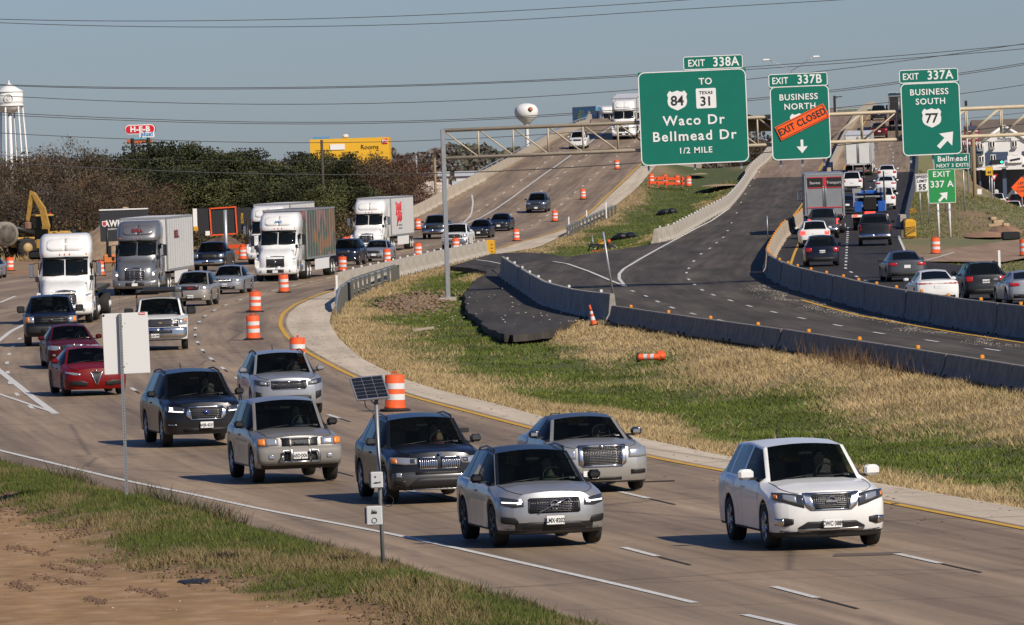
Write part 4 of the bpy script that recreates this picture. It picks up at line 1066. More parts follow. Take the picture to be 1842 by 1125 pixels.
c = C('grey_suv', 'suv', CHAR, 'dark grey luxury crossover with twin chrome kidney grilles behind the solar pole', 'suv', G_IN, L=4.66, W=1.9, H=1.67, nose=.99, belt=1.07, cowl=1.11, tc=1.36, rails=BLKP, clad=True, r=.37, seats=TANSEAT, mirrorcol=MIDG, wheels='alloy',
    face=[('headlamp', LAMP, .014, True, [(.46, .77, .88), (.70, .76, .90), (.95, .79, .91)]), ('indicator', AMBER, .02, True, [(.86, .79, .88), (.96, .80, .90)]), ('headlamp_reflector', LAMPDARK, .02, True, [(.5, .79, .87), (.60, .79, .87)]), ('grille', BLACK, .016, True, [(.03, .70, .885), (.10, .67, .90), (.38, .67, .90), (.43, .72, .88)]),
          ('grille_trim', CHROME, .022, True, [(.03, .665, .69), (.42, .67, .69)]), ('grille_trim', CHROME, .022, True, [(.03, .885, .905), (.42, .885, .90)]), ('lower_bumper', MIDG, .014, False, [(-.95, .30, .60), (-.6, .26, .62), (.6, .26, .62), (.95, .30, .60)]), ('lower_intake', BLACK, .022, False, [(-.62, .32, .36), (-.45, .30, .50), (.45, .30, .50), (.62, .32, .36)]), ('upper_intake', BLACK, .02, False, [(-.5, .57, .62), (.5, .57, .62)]),
          ('skid_trim', ALU, .03, False, [(-.55, .26, .285), (.55, .26, .285)]), ('fog_lamp', LAMP, .024, True, [(.78, .52, .61), (.88, .52, .61)]), ('side_intake', BLACK, .022, True, [(.70, .34, .46), (.93, .38, .44)])],
    grille=(.42, .68, .89, 'vert', 20, CHROME), split=1, badge=('round', .95, .03, BADGEB))
place(c, 778, 903, 10, Z0); persons_in(c, SH[4], 'person driving the dark grey crossover with kidney grilles')
c = C('silver_sedan', 'sedan', SILVERW, 'silver full size sedan with tall chrome mesh grille, behind the silver crossover', 'car', G_IN, L=5.0, W=1.88, H=1.49, nose=.93, cowl=1.03, belt=1.02, tc=1.5, nd=.34, front=3.6, roof=MIDG, apillar=SILVERW, wheels='chrome', mirrorcol=CHROME, r=.35, roofy=.66,
    face=[('headlamp', LAMP, .014, True, [(.56, .68, .87), (.75, .68, .88), (.95, .70, .88)]), ('grille', BLACK, .014, False, [(-.47, .58, .91), (-.42, .53, .92), (.42, .53, .92), (.47, .58, .91)]), ('grille_trim', CHROME, .03, True, [(.41, .52, .93), (.50, .58, .93)]), ('grille_trim', CHROME, .03, False, [(-.5, .905, .94), (.5, .905, .94)]), ('grille_trim', CHROME, .03, False, [(-.42, .515, .545), (.42, .515, .545)]), ('fog_lamp', BLACK, .016, True, [(.60, .35, .44), (.92, .36, .44)]), ('lower_intake', BLACK, .008, False, [(-.4, .24, .30), (.4, .24, .30)])],
    grille=(.42, .55, .90, 'mesh', 11, mat('grille_metal', (.22, .22, .22), .3, .9)), badge=('oval', .905, .035, CHROME), plate='·8322', platez=.36, platex=-.25)
place(c, 1071, 884, 10, Z0); persons_in(c, SH[2], 'person driving the silver full size sedan')
c = C('silver_suv', 'suv', PEWTER, 'boxy pewter silver older sport utility vehicle with tubular bumper guard', 'suv', G_IN, L=4.6, W=1.80, H=1.74, nose=1.00, cowl=1.12, belt=1.10, tc=1.42, tw=2.0, nd=.24, front=4.2, clad=True, mirrorcol=BLACK, trim=mat('grey_cladding', (.2, .19, .175), .6), r=.37, clr=.32, wheels='alloy', roofy=.74,
    face=[('headlamp', LAMP, .014, True, [(.50, .80, .94), (.80, .80, .94)]), ('indicator', AMBER, .016, True, [(.81, .80, .94), (.97, .81, .93)]), ('grille', BLACK, .012, False, [(-.42, .78, .93), (.42, .78, .93)]), ('grille_trim', PEWTER, .024, True, [(.20, .77, .94), (.24, .77, .94)]), ('grille_trim', CHROME, .02, False, [(-.44, .935, .955), (.44, .935, .955)]), ('front_bumper', mat('grey_cladding', (.2, .19, .175), .6), .05, False, [(-.98, .42, .74), (-.8, .38, .76), (.8, .38, .76), (.98, .42, .74)]), ('lower_intake', BLACK, .06, False, [(-.38, .46, .66), (.38, .46, .66)]), ('fog_lamp', LAMP, .06, True, [(.62, .52, .61), (.74, .52, .61)]), ('lower_lip', BLACK, .03, False, [(-.9, .30, .40), (.9, .30, .40)])],
    badge=('word', .855, ('ISUZU', .075), ALU), plate='65D·JXN', platez=.58)
g_ = MB()
for s in (1, -1): g_.tube([(s * .40, -2.36, .45), (s * .40, -2.42, .55), (s * .36, -2.42, .68), (s * .20, -2.42, .70), (s * .20, -2.42, .45)], .028, ALU, 6)
g_.tube([(-.4, -2.40, .45), (.4, -2.40, .45)], .028, ALU, 6); g_.build('bumper_guard', c)
place(c, 529, 867, 9, Z0); persons_in(c, SH[1], 'person driving the boxy pewter sport utility vehicle')
c = C('dark_suv', 'suv', DGREY, 'dark navy grey sport utility vehicle with lit C shaped lamps and hexagonal chrome grille', 'suv', G_IN, L=5.0, W=1.95, H=1.80, nose=1.05, cowl=1.19, belt=1.14, tc=1.36, rails=BLACK, clad=True, r=.385, clr=.3, aerial=1, mirrorcol=BLACK,
    face=[('headlamp', LAMPDARK, .014, True, [(.52, .82, .93), (.75, .81, .97), (.96, .85, .98)]), ('running_lamp', LAMPON, .02, True, [(.56, .825, .85), (.90, .85, .875)]), ('running_lamp', LAMPON, .02, True, [(.80, .84, .95), (.88, .86, .96)]), ('grille', BLACK, .016, False, [(-.46, .76, .86), (-.38, .66, .95), (.38, .66, .95), (.46, .76, .86)]), ('grille_trim', CHROME, .03, False, [(-.42, .935, .965), (.42, .935, .965)]), ('grille_trim', CHROME, .03, False, [(-.38, .645, .67), (.38, .645, .67)]), ('grille_trim', CHROME, .03, True, [(.36, .65, .69), (.42, .68, .96), (.485, .74, .88)]), ('lower_intake', BLACK, .012, False, [(-.55, .33, .44), (.55, .33, .44)]), ('fog_trim', CHROME, .018, True, [(.72, .52, .54), (.92, .53, .55)])],
    grille=(.42, .69, .93, 'bars', 6, mat('dark_chrome', (.12, .12, .13), .25, .8)), badge=('oval', .83, .045, BADGEB), plate='WJR·4331', platez=.52)
place(c, 363, 802, 8, Z0); persons_in(c, SH[5], 'person driving the dark three row sport utility vehicle, both hands up at the wheel')
c = C('silver_suv', 'suv', SILVER, 'silver sport utility vehicle with wide black grille in the lane beside the drums', 'suv', G_IN, L=4.8, W=1.9, H=1.69, nose=1.0, rails=BLACK, aerial=1, r=.37, mirrorcol=SILVER, tc=1.4,
    face=[('headlamp', LAMPDARK, .014, True, [(.54, .80, .90), (.75, .81, .95), (.96, .87, .98)]), ('headlamp_reflector', LAMP, .018, True, [(.62, .83, .90), (.80, .85, .93)]), ('grille', BLACK, .016, False, [(-.50, .74, .92), (-.44, .71, .92), (.44, .71, .92), (.5, .74, .92)]), ('grille_trim', CHROME, .026, False, [(-.5, .915, .94), (.5, .915, .94)]), ('grille_trim', CHROME, .022, False, [(-.46, .70, .715), (.46, .70, .715)]), ('lower_intake', BLACK, .01, False, [(-.62, .40, .52), (-.5, .36, .54), (.5, .36, .54), (.62, .40, .52)]), ('fog_lamp', BLACK, .012, True, [(.76, .42, .62), (.92, .50, .66)]), ('skid_trim', ALU, .02, False, [(-.5, .30, .34), (.5, .30, .34)])],
    grille=(.45, .72, .91, 'mesh', 6, mat('dark_chrome', (.12, .12, .13), .25, .8)), badge=('oval', .90, .03, CHROME))
place(c, 515, 747, 6, Z0); persons_in(c, SH[0], 'person driving the silver sport utility vehicle beside the drums')
c = C('red_sedan', 'sedan', REDP, 'bright red sport sedan with triangular shield grille partly behind the blank white sign', 'car', G_IN, L=4.64, W=1.87, H=1.43, nose=.80, r=.34, wheels='dark', trim=REDP,
    face=[('headlamp', LAMP, .014, True, [(.50, .62, .66), (.72, .62, .70), (.95, .68, .73)]), ('grille', BLACK, .02, False, [(-.17, .66, .70), (-.02, .32, .70), (.02, .32, .70), (.17, .66, .70)]), ('grille_trim', CHROME, .03, True, [(.015, .30, .36), (.17, .64, .70), (.195, .66, .71)]), ('side_intake', BLACK, .012, True, [(.28, .30, .40), (.5, .29, .46), (.84, .32, .44)])], badge=('round', .735, .04, CHROME))
place(c, 168, 711, 7, Z0); persons_in(c, SH[2], 'person driving the bright red sport sedan')
c = C('red_sedan', 'sedan', REDD, 'dark red sedan right behind the bright red one', 'car', G_IN, L=4.75, W=1.78, H=1.46, nose=.82, face=face_std(.82, chrome=1, lamp=LAMP), grille=(.42, .62, .78, 'bars', 5, CHROME), badge=('oval', .80, .03, CHROME))
place(c, 131, 662, 4, Z0); persons_in(c, SH[0], 'person driving the dark red sedan')
pk = lambda n: [('headlamp', LAMP, .014, True, [(.66, n - .27, n - .03), (.97, n - .27, n - .03)]), ('grille', BLACK, .012, False, [(-.62, n - .32, n - .02), (.62, n - .32, n - .02)]), ('lower_intake', BLACK, .07, False, [(-.4, .54, .64), (.4, .54, .64)])]
c = C('dark_pickup', 'pickup', NAVY, 'dark blue pickup truck with big tow mirrors in front of the white flatbed semi', 'pickup truck', G_IN, face=pk(1.17) + [('indicator', AMBER, .018, True, [(.84, .92, 1.12), (.96, .92, 1.12)])], grille=(.58, .88, 1.13, 'bars', 3, DGREY), badge=('oval', 1.0, .05, MIDG), bumper=(BLACK, .48, .78), mirror=(.30, .14, .26), mirrorcol=BLACK, wheels='dark', bed=1)
place(c, 93, 622, 1, Z0); persons_in(c, SH[5], 'person driving the dark blue pickup truck')
c = C('white_pickup', 'pickup', WHITEP, 'white work pickup with chrome bumper, gold bowtie badge and black ladder rack', 'pickup truck', G_IN, face=[('headlamp', LAMP, .014, True, [(.68, .93, 1.14), (.97, .93, 1.14)]), ('indicator', AMBER, .018, True, [(.86, 1.05, 1.13), (.97, 1.05, 1.13)]), ('grille', BLACK, .012, False, [(-.66, .86, 1.15), (.66, .86, 1.15)]), ('lower_intake', BLACK, .075, False, [(-.42, .62, .74), (.42, .62, .74)])], grille=(.64, .88, 1.14, 'bars', 4, CHROME), badge=('bowtie', 1.01, .045, GOLDB), bumper=(CHROME, .48, .84), mirror=(.34, .14, .28), mirrorcol=BLACK, plate='LGR·2990', platez=.55, platex=-.2, bed=1)
rk = MB()
for y in (-.35, .9, 2.6): 
    rk.tube([(-.86, y, 1.3 if y > 0 else 1.9), (-.84, y, 2.12), (.84, y, 2.12), (.86, y, 1.3 if y > 0 else 1.9)], .035, BLACK, 6)
for s in (1, -1): rk.tube([(s * .84, -1.0, 2.12), (s * .84, 2.8, 2.12)], .035, BLACK, 6)
rk.box((0, .7, 2.2), (1.2, 2.6, .1), BLACK); rk.build('ladder_rack', c)
place(c, 290, 630, 0, Z0); persons_in(c, SH[1], 'person driving the white pickup with the ladder rack')
def simple(name, cls, col, label, cat, px, py, yaw, zf=ZM, group=G_IN, lamp=LAMPDARK, chrome=1, **kw):
    d = dict(DEF[cls]); d.update({k: v for k, v in kw.items() if k in d}); nn = d['nose']
    kw.setdefault('face', (pk(nn) if cls == 'pickup' else face_std(nn, chrome=chrome, lamp=lamp)))
    if cls == 'pickup': kw.setdefault('bumper', (CHROME, .48, .78)); kw.setdefault('bed', 1)
    kw.setdefault('plate', ' ' if cls != 'pickup' else None)
    return place(car(name, cls, col, label, cat, group, far=kw.pop('far', True), **kw), px, py, yaw, zf)
c = simple('champagne_suv', 'cuv', GOLDG, 'champagne silver crossover with red lettered grille beside the grey semi', 'suv', 347, 551, -7, L=4.7, W=1.86, H=1.68, nose=1.0, lamp=LAMP, far=False, grille=(.42, .79, .95, 'bars', 3, BLACK), badge=('word', .87, ('GMC', .12), mat('red_badge', (.35, .02, .02), .4)), plate='FHT·6612')
persons_in(c, SH[3], 'person driving the champagne crossover')
c = simple('silver_sedan', 'sedan', SILVER, 'silver sedan with oval waterfall grille following the champagne crossover', 'car', 409, 529, -8, L=5.0, W=1.86, H=1.5, nose=.84, lamp=LAMP, far=False, grille=(.4, .63, .80, 'vert', 16, CHROME), plate='DSN·4410')
persons_in(c, SH[5], 'person driving the silver sedan behind the champagne crossover')
simple('dark_pickup', 'pickup', DGREY, 'dark pickup truck half hidden between the grey semi trailer and the silver sedan', 'pickup truck', 379, 489, -8)
simple('dark_suv', 'suv', NAVY, 'dark blue sport utility vehicle behind the concrete barrier end and orange drums', 'suv', 622, 478, -8, rails=BLACK)
simple('silver_sedan', 'sedan', SILVER, 'silver sedan alongside the dark blue sport utility vehicle by the barrier', 'car', 676, 471, -8, lamp=LAMP)
simple('dark_pickup', 'pickup', STEELB, 'dark steel blue pickup truck just behind the gantry post', 'pickup truck', 783, 430, -6, W=2.0)
simple('white_pickup', 'pickup', WHITEP, 'white pickup truck behind the barrier beside the gantry post', 'pickup truck', 820, 449, -6, grille=(.6, .88, 1.12, 'bars', 4, CHROME), badge=('bowtie', 1.0, .05, GOLDB))
simple('dark_hatchback', 'sedan', DGREY, 'dark grey hatchback following the white pickup', 'car', 863, 429, -6, L=4.5, H=1.5, rr=-.9, rg=-.25)
simple('dark_sedan', 'sedan', NAVY, 'dark sedan behind the dark grey hatchback at the foot of the ramp', 'car', 899, 416, -6, H=1.46)
simple('grey_suv', 'suv', STEELB, 'grey blue sport utility vehicle alone on the ramp', 'suv', 966, 383, -5, lamp=LAMP)
simple('white_suv', 'suv', WHITEP, 'white sport utility vehicle high on the left overpass in front of the white semi', 'suv', 1040, 268, -4, H=1.9, W=2.0, L=5.2, nose=1.1, belt=1.2, cowl=1.25, lamp=LAMP)
c = simple('grey_sedan', 'sedan', SILVER, 'silver car cut off by the left edge of the picture', 'car', -22, 502, -6, Z0)
# ---------------- right carriageway, seen from behind
def away(name, cls, col, label, cat, px, py, yaw=3, zf=ZR, plate=' ', brake=False, group=G_OUT, **kw):
    d = dict(DEF[cls]); d.update({k: v for k, v in kw.items() if k in d}); tl = d['tail']
    m = BRAKE if brake else RED
    if 'back' not in kw:
        if cls == 'pickup': kw['back'] = [('tail_lamp', m, .016, True, [(.82, .92, 1.26), (.98, .92, 1.26)])]; kw.setdefault('rbumper', (CHROME, .50, .72)); kw.setdefault('bed', 1)
        elif cls == 'sedan': kw['back'] = back_std(tl - .24, tl - .10, .52, .97, .5, m=m)
        else: kw['back'] = back_std(tl - .28, tl - .04, .62, .98, .55, m=m)
    kw.setdefault('rplatez', .62 if cls == 'pickup' else (.72 if cls == 'sedan' else .80))
    return place(car(name, cls, col, label, cat, group, rplate=plate, far=kw.pop('far', True), tint=1, **kw), px, py, yaw, zf, rear=True)
away('silver_sedan', 'sedan', MIDG, 'grey silver sedan leaving towards the exit beside the drum', 'car', 1629, 507, 6, L=4.85, W=1.87, H=1.47, rplate_=1, mirrorcol=MIDG, handle=MIDG)
away('white_sedan', 'sedan', WHITEP, 'white sedan with a full width red lamp strip behind the long dark barrier', 'car', 1684, 549, 7, L=4.65, W=1.8, H=1.44, back=[('tail_lamp', RED, .016, True, [(.0, .86, .895), (.5, .86, .90), (.97, .84, .92)]), ('bumper_insert', BLACK, .012, False, [(-.8, .28, .40), (.8, .28, .40)])])
away('black_suv', 'cuv', BLKP, 'black crossover with roof rails and square red lamps in front of the silver coupe', 'suv', 1770, 541, 8, L=4.45, W=1.8, H=1.62, rails=BLACK, plate='VNK·8079')
away('silver_coupe', 'sedan', SILVER, 'silver coupe cut off by the right edge of the picture', 'car', 1851, 549, 9, L=4.75, W=1.9, H=1.39, plate=None)
away('blue_suv', 'cuv', NAVY, 'dark blue crossover with white plate following the white wagon', 'suv', 1479, 480, 2, L=4.6, W=1.86, H=1.68, plate='MKC·0121', brake=False)
away('white_wagon', 'cuv', WHITEP, 'white wagon with lit brake lamps between the dark blue crossover and the grey pickup', 'car', 1466, 446, 2, L=4.8, W=1.84, H=1.62, brake=True, clad=True)
away('grey_pickup', 'pickup', MIDG, 'grey pickup truck behind the silver box trailer', 'pickup truck', 1482, 430, 1, brake=True)
away('black_pickup', 'pickup', BLKP, 'black pickup truck with chrome top rail behind the blue service truck', 'pickup truck', 1575, 442.7, 0, rbumper=(CHROME, .5, .74), W=2.05)
away('white_suv', 'suv', WHITEP, 'white sport utility vehicle beside the silver box trailer', 'suv', 1533, 345, 0)
away('dark_sedan', 'sedan', DGREY, 'dark car squeezed between the silver box trailer and the blue truck', 'car', 1524, 386, 2)
away('white_hatchback', 'cuv', WHITEP, 'white hatchback furthest of the two white cars in the right lane', 'car', 1596, 327, 0, H=1.55)
away('white_sedan', 'sedan', WHITEP, 'white sedan with small red lamps, nearer of the two white cars in the right lane', 'car', 1594, 347, 0)
away('white_suv', 'suv', WHITEP, 'white car mostly hidden behind the blue service truck', 'suv', 1590, 378, 0)
away('red_suv', 'suv', REDD, 'dark red car on the bridge beside the white box trailer', 'suv', 1582, 249, 1)
away('dark_suv', 'suv', DGREY, 'dark car at the top of the bridge seen over the gantry truss', 'suv', 1581, 217, 1, W=2.0, H=1.9)
G_FR = 'vehicles on the frontage road'
away('white_suv', 'suv', WHITEP, 'white sport utility vehicle on the frontage road under the orange diamond sign', 'suv', 1794, 377, 0, frontage_z, group=G_FR)
away('red_pickup', 'pickup', REDD, 'red pickup truck on the frontage road at the right edge', 'pickup truck', 1832, 383, 0, frontage_z, group=G_FR, brake=True)
away('white_hatchback', 'cuv', WHITEP, 'small white hatchback, lowest of the vehicles on the frontage road', 'car', 1823, 393, 0, frontage_z, group=G_FR)
# ================================================================ LORRIES
def ring_loft(mb, levels, m, rear, n=9, D=.45, p=3.2):
    """Horizontal rings of a cab: levels = (z, front, half width), with a rounded front and square back."""
    rs = []
    for z, tf, hw in levels:
        pts = []
        for a in np.linspace(-1, 1, n):
            q = abs(a) ** .75 * (1 if a > 0 else -1); y = hw * q
            pts.append((y, tf + min(D, rear - tf - .1) * (1 - (1 - min(abs(q), .999) ** p) ** (1 / p)), z))
        rb = rear
        pts += [(hw, rb - .12, z), (hw - .08, rb, z), (-hw + .08, rb, z), (-hw, rb - .12, z)]
        rs.append(pts)
    return mb.rings(rs, m)
class TF:
    def __init__(s, levels, D=.45, p=3.2): a = np.array(levels); s.z, s.t, s.w, s.D, s.p = a[:, 0], a[:, 1], a[:, 2], D, p
    def __call__(s, y, z, W=None):
        hw = float(np.interp(z, s.z, s.w)); q = min(abs(y) / hw, .999)
        return float(np.interp(z, s.z, s.t)) + s.D * (1 - (1 - q ** s.p) ** (1 / s.p))
def trailer_parts(root, t0, t1, col, side=None, stripes=False, skirts=True, W=1.29, top=4.1, bot=1.15, rear=None, ribs=True, roofc=None):
    b = MB(); b.box((0, (t0 + t1) / 2, (top + bot) / 2), (2 * W, t1 - t0, top - bot), col); b.build('trailer_body', root)
    e = MB()
    for s in (1, -1):
        e.box((s * W, (t0 + t1) / 2, top - .05), (.04, t1 - t0, .10), STEEL); e.box((s * W, (t0 + t1) / 2, bot + .06), (.05, t1 - t0, .12), STEEL)
        for y in (t0, t1): e.box((s * (W - .03), y, (top + bot) / 2), (.08, .05, top - bot), STEEL)
        if ribs:
            k = int((t1 - t0) / 1.2)
            for i in range(1, k): e.box((s * (W + .006), t0 + (t1 - t0) * i / k, (top + bot) / 2), (.016, .06, top - bot - .25), STEEL)
    for y in (t0, t1): e.box((0, y, top - .05), (2 * W, .05, .11), STEEL)
    e.build('trailer_frame', root)
    fr = MB(); fr.box((0, (t0 + t1) / 2 + 1, bot - .14), (1.0, t1 - t0 - 2.4, .24), DARK)
    for s in (1, -1): fr.box((s * .6, t0 + 3.0, .75), (.12, .12, .8), STEEL)
    fr.box((0, t1 - .06, .56), (2.1, .10, .12), STEEL)
    for s in (1, -1): fr.box((s * .55, t1 - .06, .84), (.08, .08, .6), STEEL)
    fr.build('trailer_chassis', root)
    if skirts:
        for s in (1, -1): MB().box((s * (W - .04), t0 + (t1 - t0) * .52, .80), (.03, (t1 - t0) * .50, .68), WHITE if col is not DARK else BLACK).build('side_skirt', root)
    for y in (t1 - 1.1, t1 - 2.4):
        for s in (1, -1): wheel(root, s * 1.05, y, .5, .50, 'steel', s)
    if rear:
        d = MB()
        for s in (1, -1):
            d.box((s * W * .48, t1 + .02, (top + bot) / 2), (W * .92, .03, top - bot - .24), rear)
            for x in (.05, .10, W * .9): d.tube([(s * x, t1 + .06, bot + .2), (s * x, t1 + .06, top - .2)], .018, STEEL, 5)
        d.build('rear_door', root)
        l = MB()
        for s in (1, -1):
            for x in (1.1, .9): l.lathe([(.06, t1 + .02), (.06, t1 + .05)], RED, 10, 'Y', (s * x, 0, bot + .06))
            l.box((s * .7, t1 + .10, .56), (.5, .03, .07), RED)
        l.build('tail_lamp', root)
def tractor(root, col, visor=None, grille='bars', fairing=True, word=None, sleeper=4.55, roofcol=None, lit=False, lampcol=AMBER, day=False):
    top = 3.95 if fairing else 3.0
    hl = [(.62, .06, .98), (.95, .0, 1.0), (1.35, .02, 1.0), (1.52, .16, .98), (1.66, .46, .98), (1.80, .95, .98), (1.95, 1.55, .99)]
    h = MB(); ring_loft(h, hl, col, 1.95, D=.32); h.build('bonnet', root); HF = TF(hl, .32)
    cl = [(1.0, 1.55, 1.18), (1.9, 1.50, 1.20), (2.04, 1.52, 1.18), (2.86, 1.98, 1.10), (2.93, 1.90, 1.12)]
    if fairing: cl += [(3.15, 2.02, 1.15), (3.5, 2.22, 1.15), (3.78, 2.50, 1.10), (3.92, 2.85, 1.0), (top, 3.2, .9)]
    else: cl += [(3.0, 2.2, 1.05)]
    cb = MB(); ring_loft(cb, cl, roofcol or col, sleeper, D=.62, p=3.0, n=15); o = cb.build('cab', root); CF = TF(cl, .62, 3.0)
    ws = MB()
    for a, b_ in ((.03, 1.0), (-1.0, -.03)):
        strip_patch(ws, CF, 1, [(a, 2.10, 2.80), ((a + b_) / 2, 2.08, 2.82), (b_, 2.12, 2.78)], TINTW, .02, .03, 1, 0, 3, False)
    ws.build('windscreen', root)
    vs = MB(); strip_patch(vs, CF, 1, [(0, 2.83, 2.93), (1.02, 2.81, 2.91)], visor or BLACK, .05, .05, 1, 0, 2); vs.build('sun_visor', root)
    ml = MB()
    for x in (-.95, -.22, 0, .22, .95): ml.box((x, CF(x, 3.02) - .02, 3.03), (.05, .06, .09), lampcol, bev=.015)
    ml.build('marker_lamp', root)
    if fairing:
        p = MB(); strip_patch(p, CF, 1, [(0, 3.18, 3.74), (.62, 3.18, 3.72), (.80, 3.26, 3.62)], roofcol or col, .010, .01, 1, 0, 3); p.build('fairing_panel', root)
    if word: text(word[0], word[1], word[2], root, (0, CF(0, word[3]) - .07, word[3]), (R(90 - 26), 0, 0), bold=word[1] * .03)
    for s in (1, -1):
        sw = MB(); sw.box((s * 1.185, 2.45, 2.42), (.03, .75, .55), TINT); sw.build('side_window', root)
        dr = MB(); dr.box((s * 1.20, 2.42, 1.75), (.02, 1.0, 1.25), col, bev=.01); dr.box((s * 1.215, 2.8, 1.9), (.03, .2, .05), BLACK); dr.build('door', root)
        f = MB(); q = []
        for a in np.linspace(0, math.pi, 9): q.append((1.0 - .66 * math.cos(a), .58 + .64 * math.sin(a)))
        f.prismx([(.22, .62), (.22, 1.16), (.45, 1.36), (1.3, 1.42), (1.8, 1.30), (1.8, .62)] + q[::-1], s * .78, s * 1.22, col); f.build('wing', root)
        hlp = MB(); strip_patch(hlp, lambda y, z, W: .16 + max(0, (abs(y) - .82)) * .6, 1, [(.80, .98, 1.18), (1.0, .96, 1.28), (1.20, 1.02, 1.32)], LAMP, .02, .12, 1, 0, 2, False)
        if s < 0: hlp.v = [(-x, y, z) for x, y, z in hlp.v]
        hlp.build('headlamp', root)
        if lit: MB().lathe([(.07, 0), (.07, .02)], LAMPON, 10, 'Y', (s * .98, .20, 1.09)).build('lit_headlamp', root)
        m_ = MB(); m_.box((s * 1.50, 1.75, 2.35), (.20, .12, .62), BLACK if grille != 'bars' or col is not WHITEP else CHROME, bev=.03); m_.tube([(s * 1.2, 1.9, 2.7), (s * 1.5, 1.78, 2.62)], .02, BLACK, 5); m_.tube([(s * 1.2, 1.8, 2.0), (s * 1.5, 1.78, 2.1)], .02, BLACK, 5); m_.build('mirror', root)
        hm = MB(); hm.tube([(s * 1.1, .75, 1.42), (s * 1.2, .66, 1.9)], .018, BLACK, 5); hm.box((s * 1.2, .66, 1.98), (.16, .08, .22), BLACK, bev=.03); hm.build('bonnet_mirror', root)
        tk = MB(); tk.lathe([(.30, 2.0), (.33, 2.05), (.33, 3.4), (.30, 3.45)], ALU, 14, 'Y', (s * .90, 0, .72)); tk.build('fuel_tank', root)
        st = MB(); st.box((s * 1.08, 2.3, .52), (.24, 1.1, .06), ALU); st.box((s * 1.1, 3.9, .8), (.2, 1.0, .6), col if fairing else BLACK); st.build('step', root)
        wheel(root, s * 1.03, 1.0, .52, .32, 'steel', s)
        for y in (5.2, 6.5): wheel(root, s * .98, y, .52, .58, 'steel', s)
    g = MB(); strip_patch(g, HF, 1, [(0, .78, 1.46), (.42, .80, 1.44), (.52, .86, 1.40)], BLACK, .02, .05, 1, 0, 3); g.build('grille', root)
    gb = MB()
    if grille == 'bars':
        for z in np.linspace(.84, 1.40, 7): gb.tube([(x, HF(x, z) - .03, z) for x in np.linspace(-.47, .47, 5)], .016, CHROME, 4)
        for x in (-.25, 0, .25): gb.tube([(x, HF(x, z) - .035, z) for z in (.80, 1.12, 1.44)], .012, CHROME, 4)
        gb.tube([(-.52, HF(.52, .82) - .03, .84), (-.5, HF(.5, 1.4) - .03, 1.42), (0, HF(0, 1.46) - .04, 1.47), (.5, HF(.5, 1.4) - .03, 1.42), (.52, HF(.52, .82) - .03, .84)], .03, CHROME, 5)
    else:
        gb.tube([(-.48, HF(.48, .82) - .03, .82), (.48, HF(.48, 1.42) - .03, 1.42)], .022, CHROME, 5); gb.lathe([(.07, 0), (.07, .03)], CHROME, 12, 'Y', (0, HF(0, 1.12) - .06, 1.12))
        gb.tube([(-.52, HF(.52, .82) - .03, .82), (-.52, HF(.52, 1.42) - .03, 1.42), (.52, HF(.52, 1.42) - .03, 1.42), (.52, HF(.52, .82) - .03, .82), (-.52, HF(.52, .82) - .03, .82)], .02, CHROME, 5)
    gb.build('grille_bars', root)
    bp = MB(); BF = TF([(.3, .05, 1.22), (.5, -.10, 1.24), (.78, -.06, 1.24)], .5)
    strip_patch(bp, BF, 1, [(0, .36, .78), (.6, .36, .78), (1.0, .38, .80), (1.2, .42, .84)], col, .02, .2, 1, 0, 3); bp.build('bumper', root)
    bi = MB(); strip_patch(bi, BF, 1, [(0, .50, .68), (.5, .50, .68)], BLACK, .03, .05, 1, 0, 2); bi.box((0, -.16, .56), (.31, .02, .15), PLATE)
    for s in (1, -1): bi.lathe([(.07, 0), (.07, .02)], LAMP, 10, 'Y', (s * .85, BF(.85, .6) - .04, .58))
    bi.build('bumper_intake', root)
    ch = MB(); ch.box((0, 4.0, .75), (1.0, 6.4, .35), DARK); ch.box((0, 1.3, .55), (1.5, 1.8, .5), DARK); ch.lathe([(.5, 5.7), (.5, 5.9)], DARK, 12, 'Y', (0, 0, 1.0)); ch.build('chassis', root)
    for s in (1, -1): MB().tube([(s * .95, sleeper + .12, .9), (s * .95, sleeper + .12, 3.3)], .07, CHROME, 8).build('exhaust_stack', root)
    root['seatpos'] = (.5, 2.75, 2.05)
TINTW = glass_mat('lorry_windscreen', (.16, .18, .18), .75)
def semi(label, px, py, yaw, zf, col=WHITEP, L=15.0, trailer=None, rear=False, **kw):
    root = empty('semi_truck', label, 'truck', G_OUT if rear else G_IN)
    tractor(root, col, **kw)
    root['_near'] = (1.0, 5.2 + L - 1.1)
    if trailer: trailer(root)
    place(root, px, py, yaw, zf, rear)
    return root
BOXW = mat('trailer_white', (.70, .69, .66), .45, .1, noise=.08, nscale=.8); BOXS = mat('trailer_silver', (.42, .42, .41), .35, .6, noise=.1, nscale=.8)
GREYT = paint('truck_grey', (.24, .245, .255), .6, .38); MAROON = mat('maroon_lettering', (.16, .015, .02), .5); REDL = mat('red_lettering', (.55, .03, .04), .5); BLUEL = mat('blue_lettering', (.08, .22, .45), .5)
def flat(root):
    d = MB(); d.box((0, 13.0, 1.38), (2.5, 14.6, .10), mat('deck_timber', (.10, .085, .07), .9)); d.build('flatbed_deck', root)
    e = MB()
    for s in (1, -1):
        e.box((s * 1.26, 13.0, 1.33), (.05, 14.6, .16), DARK); e.box((s * .5, 13, 1.12), (.12, 14, .36), DARK)
    for i in range(12): e.box((0, 6.4 + i * 1.2, 1.24), (2.4, .08, .1), DARK)
    e.box((0, 5.75, 1.75), (2.4, .06, .7), DARK)
    e.build('flatbed_frame', root)
    for y in (18.0, 19.3):
        for s in (1, -1): wheel(root, s * 1.05, y, .5, .50, 'steel', s)
c = semi('white semi truck with tall roof fairing hauling an empty flatbed trailer', 119, 582, -2.5, Z0, WHITEP, trailer=flat)
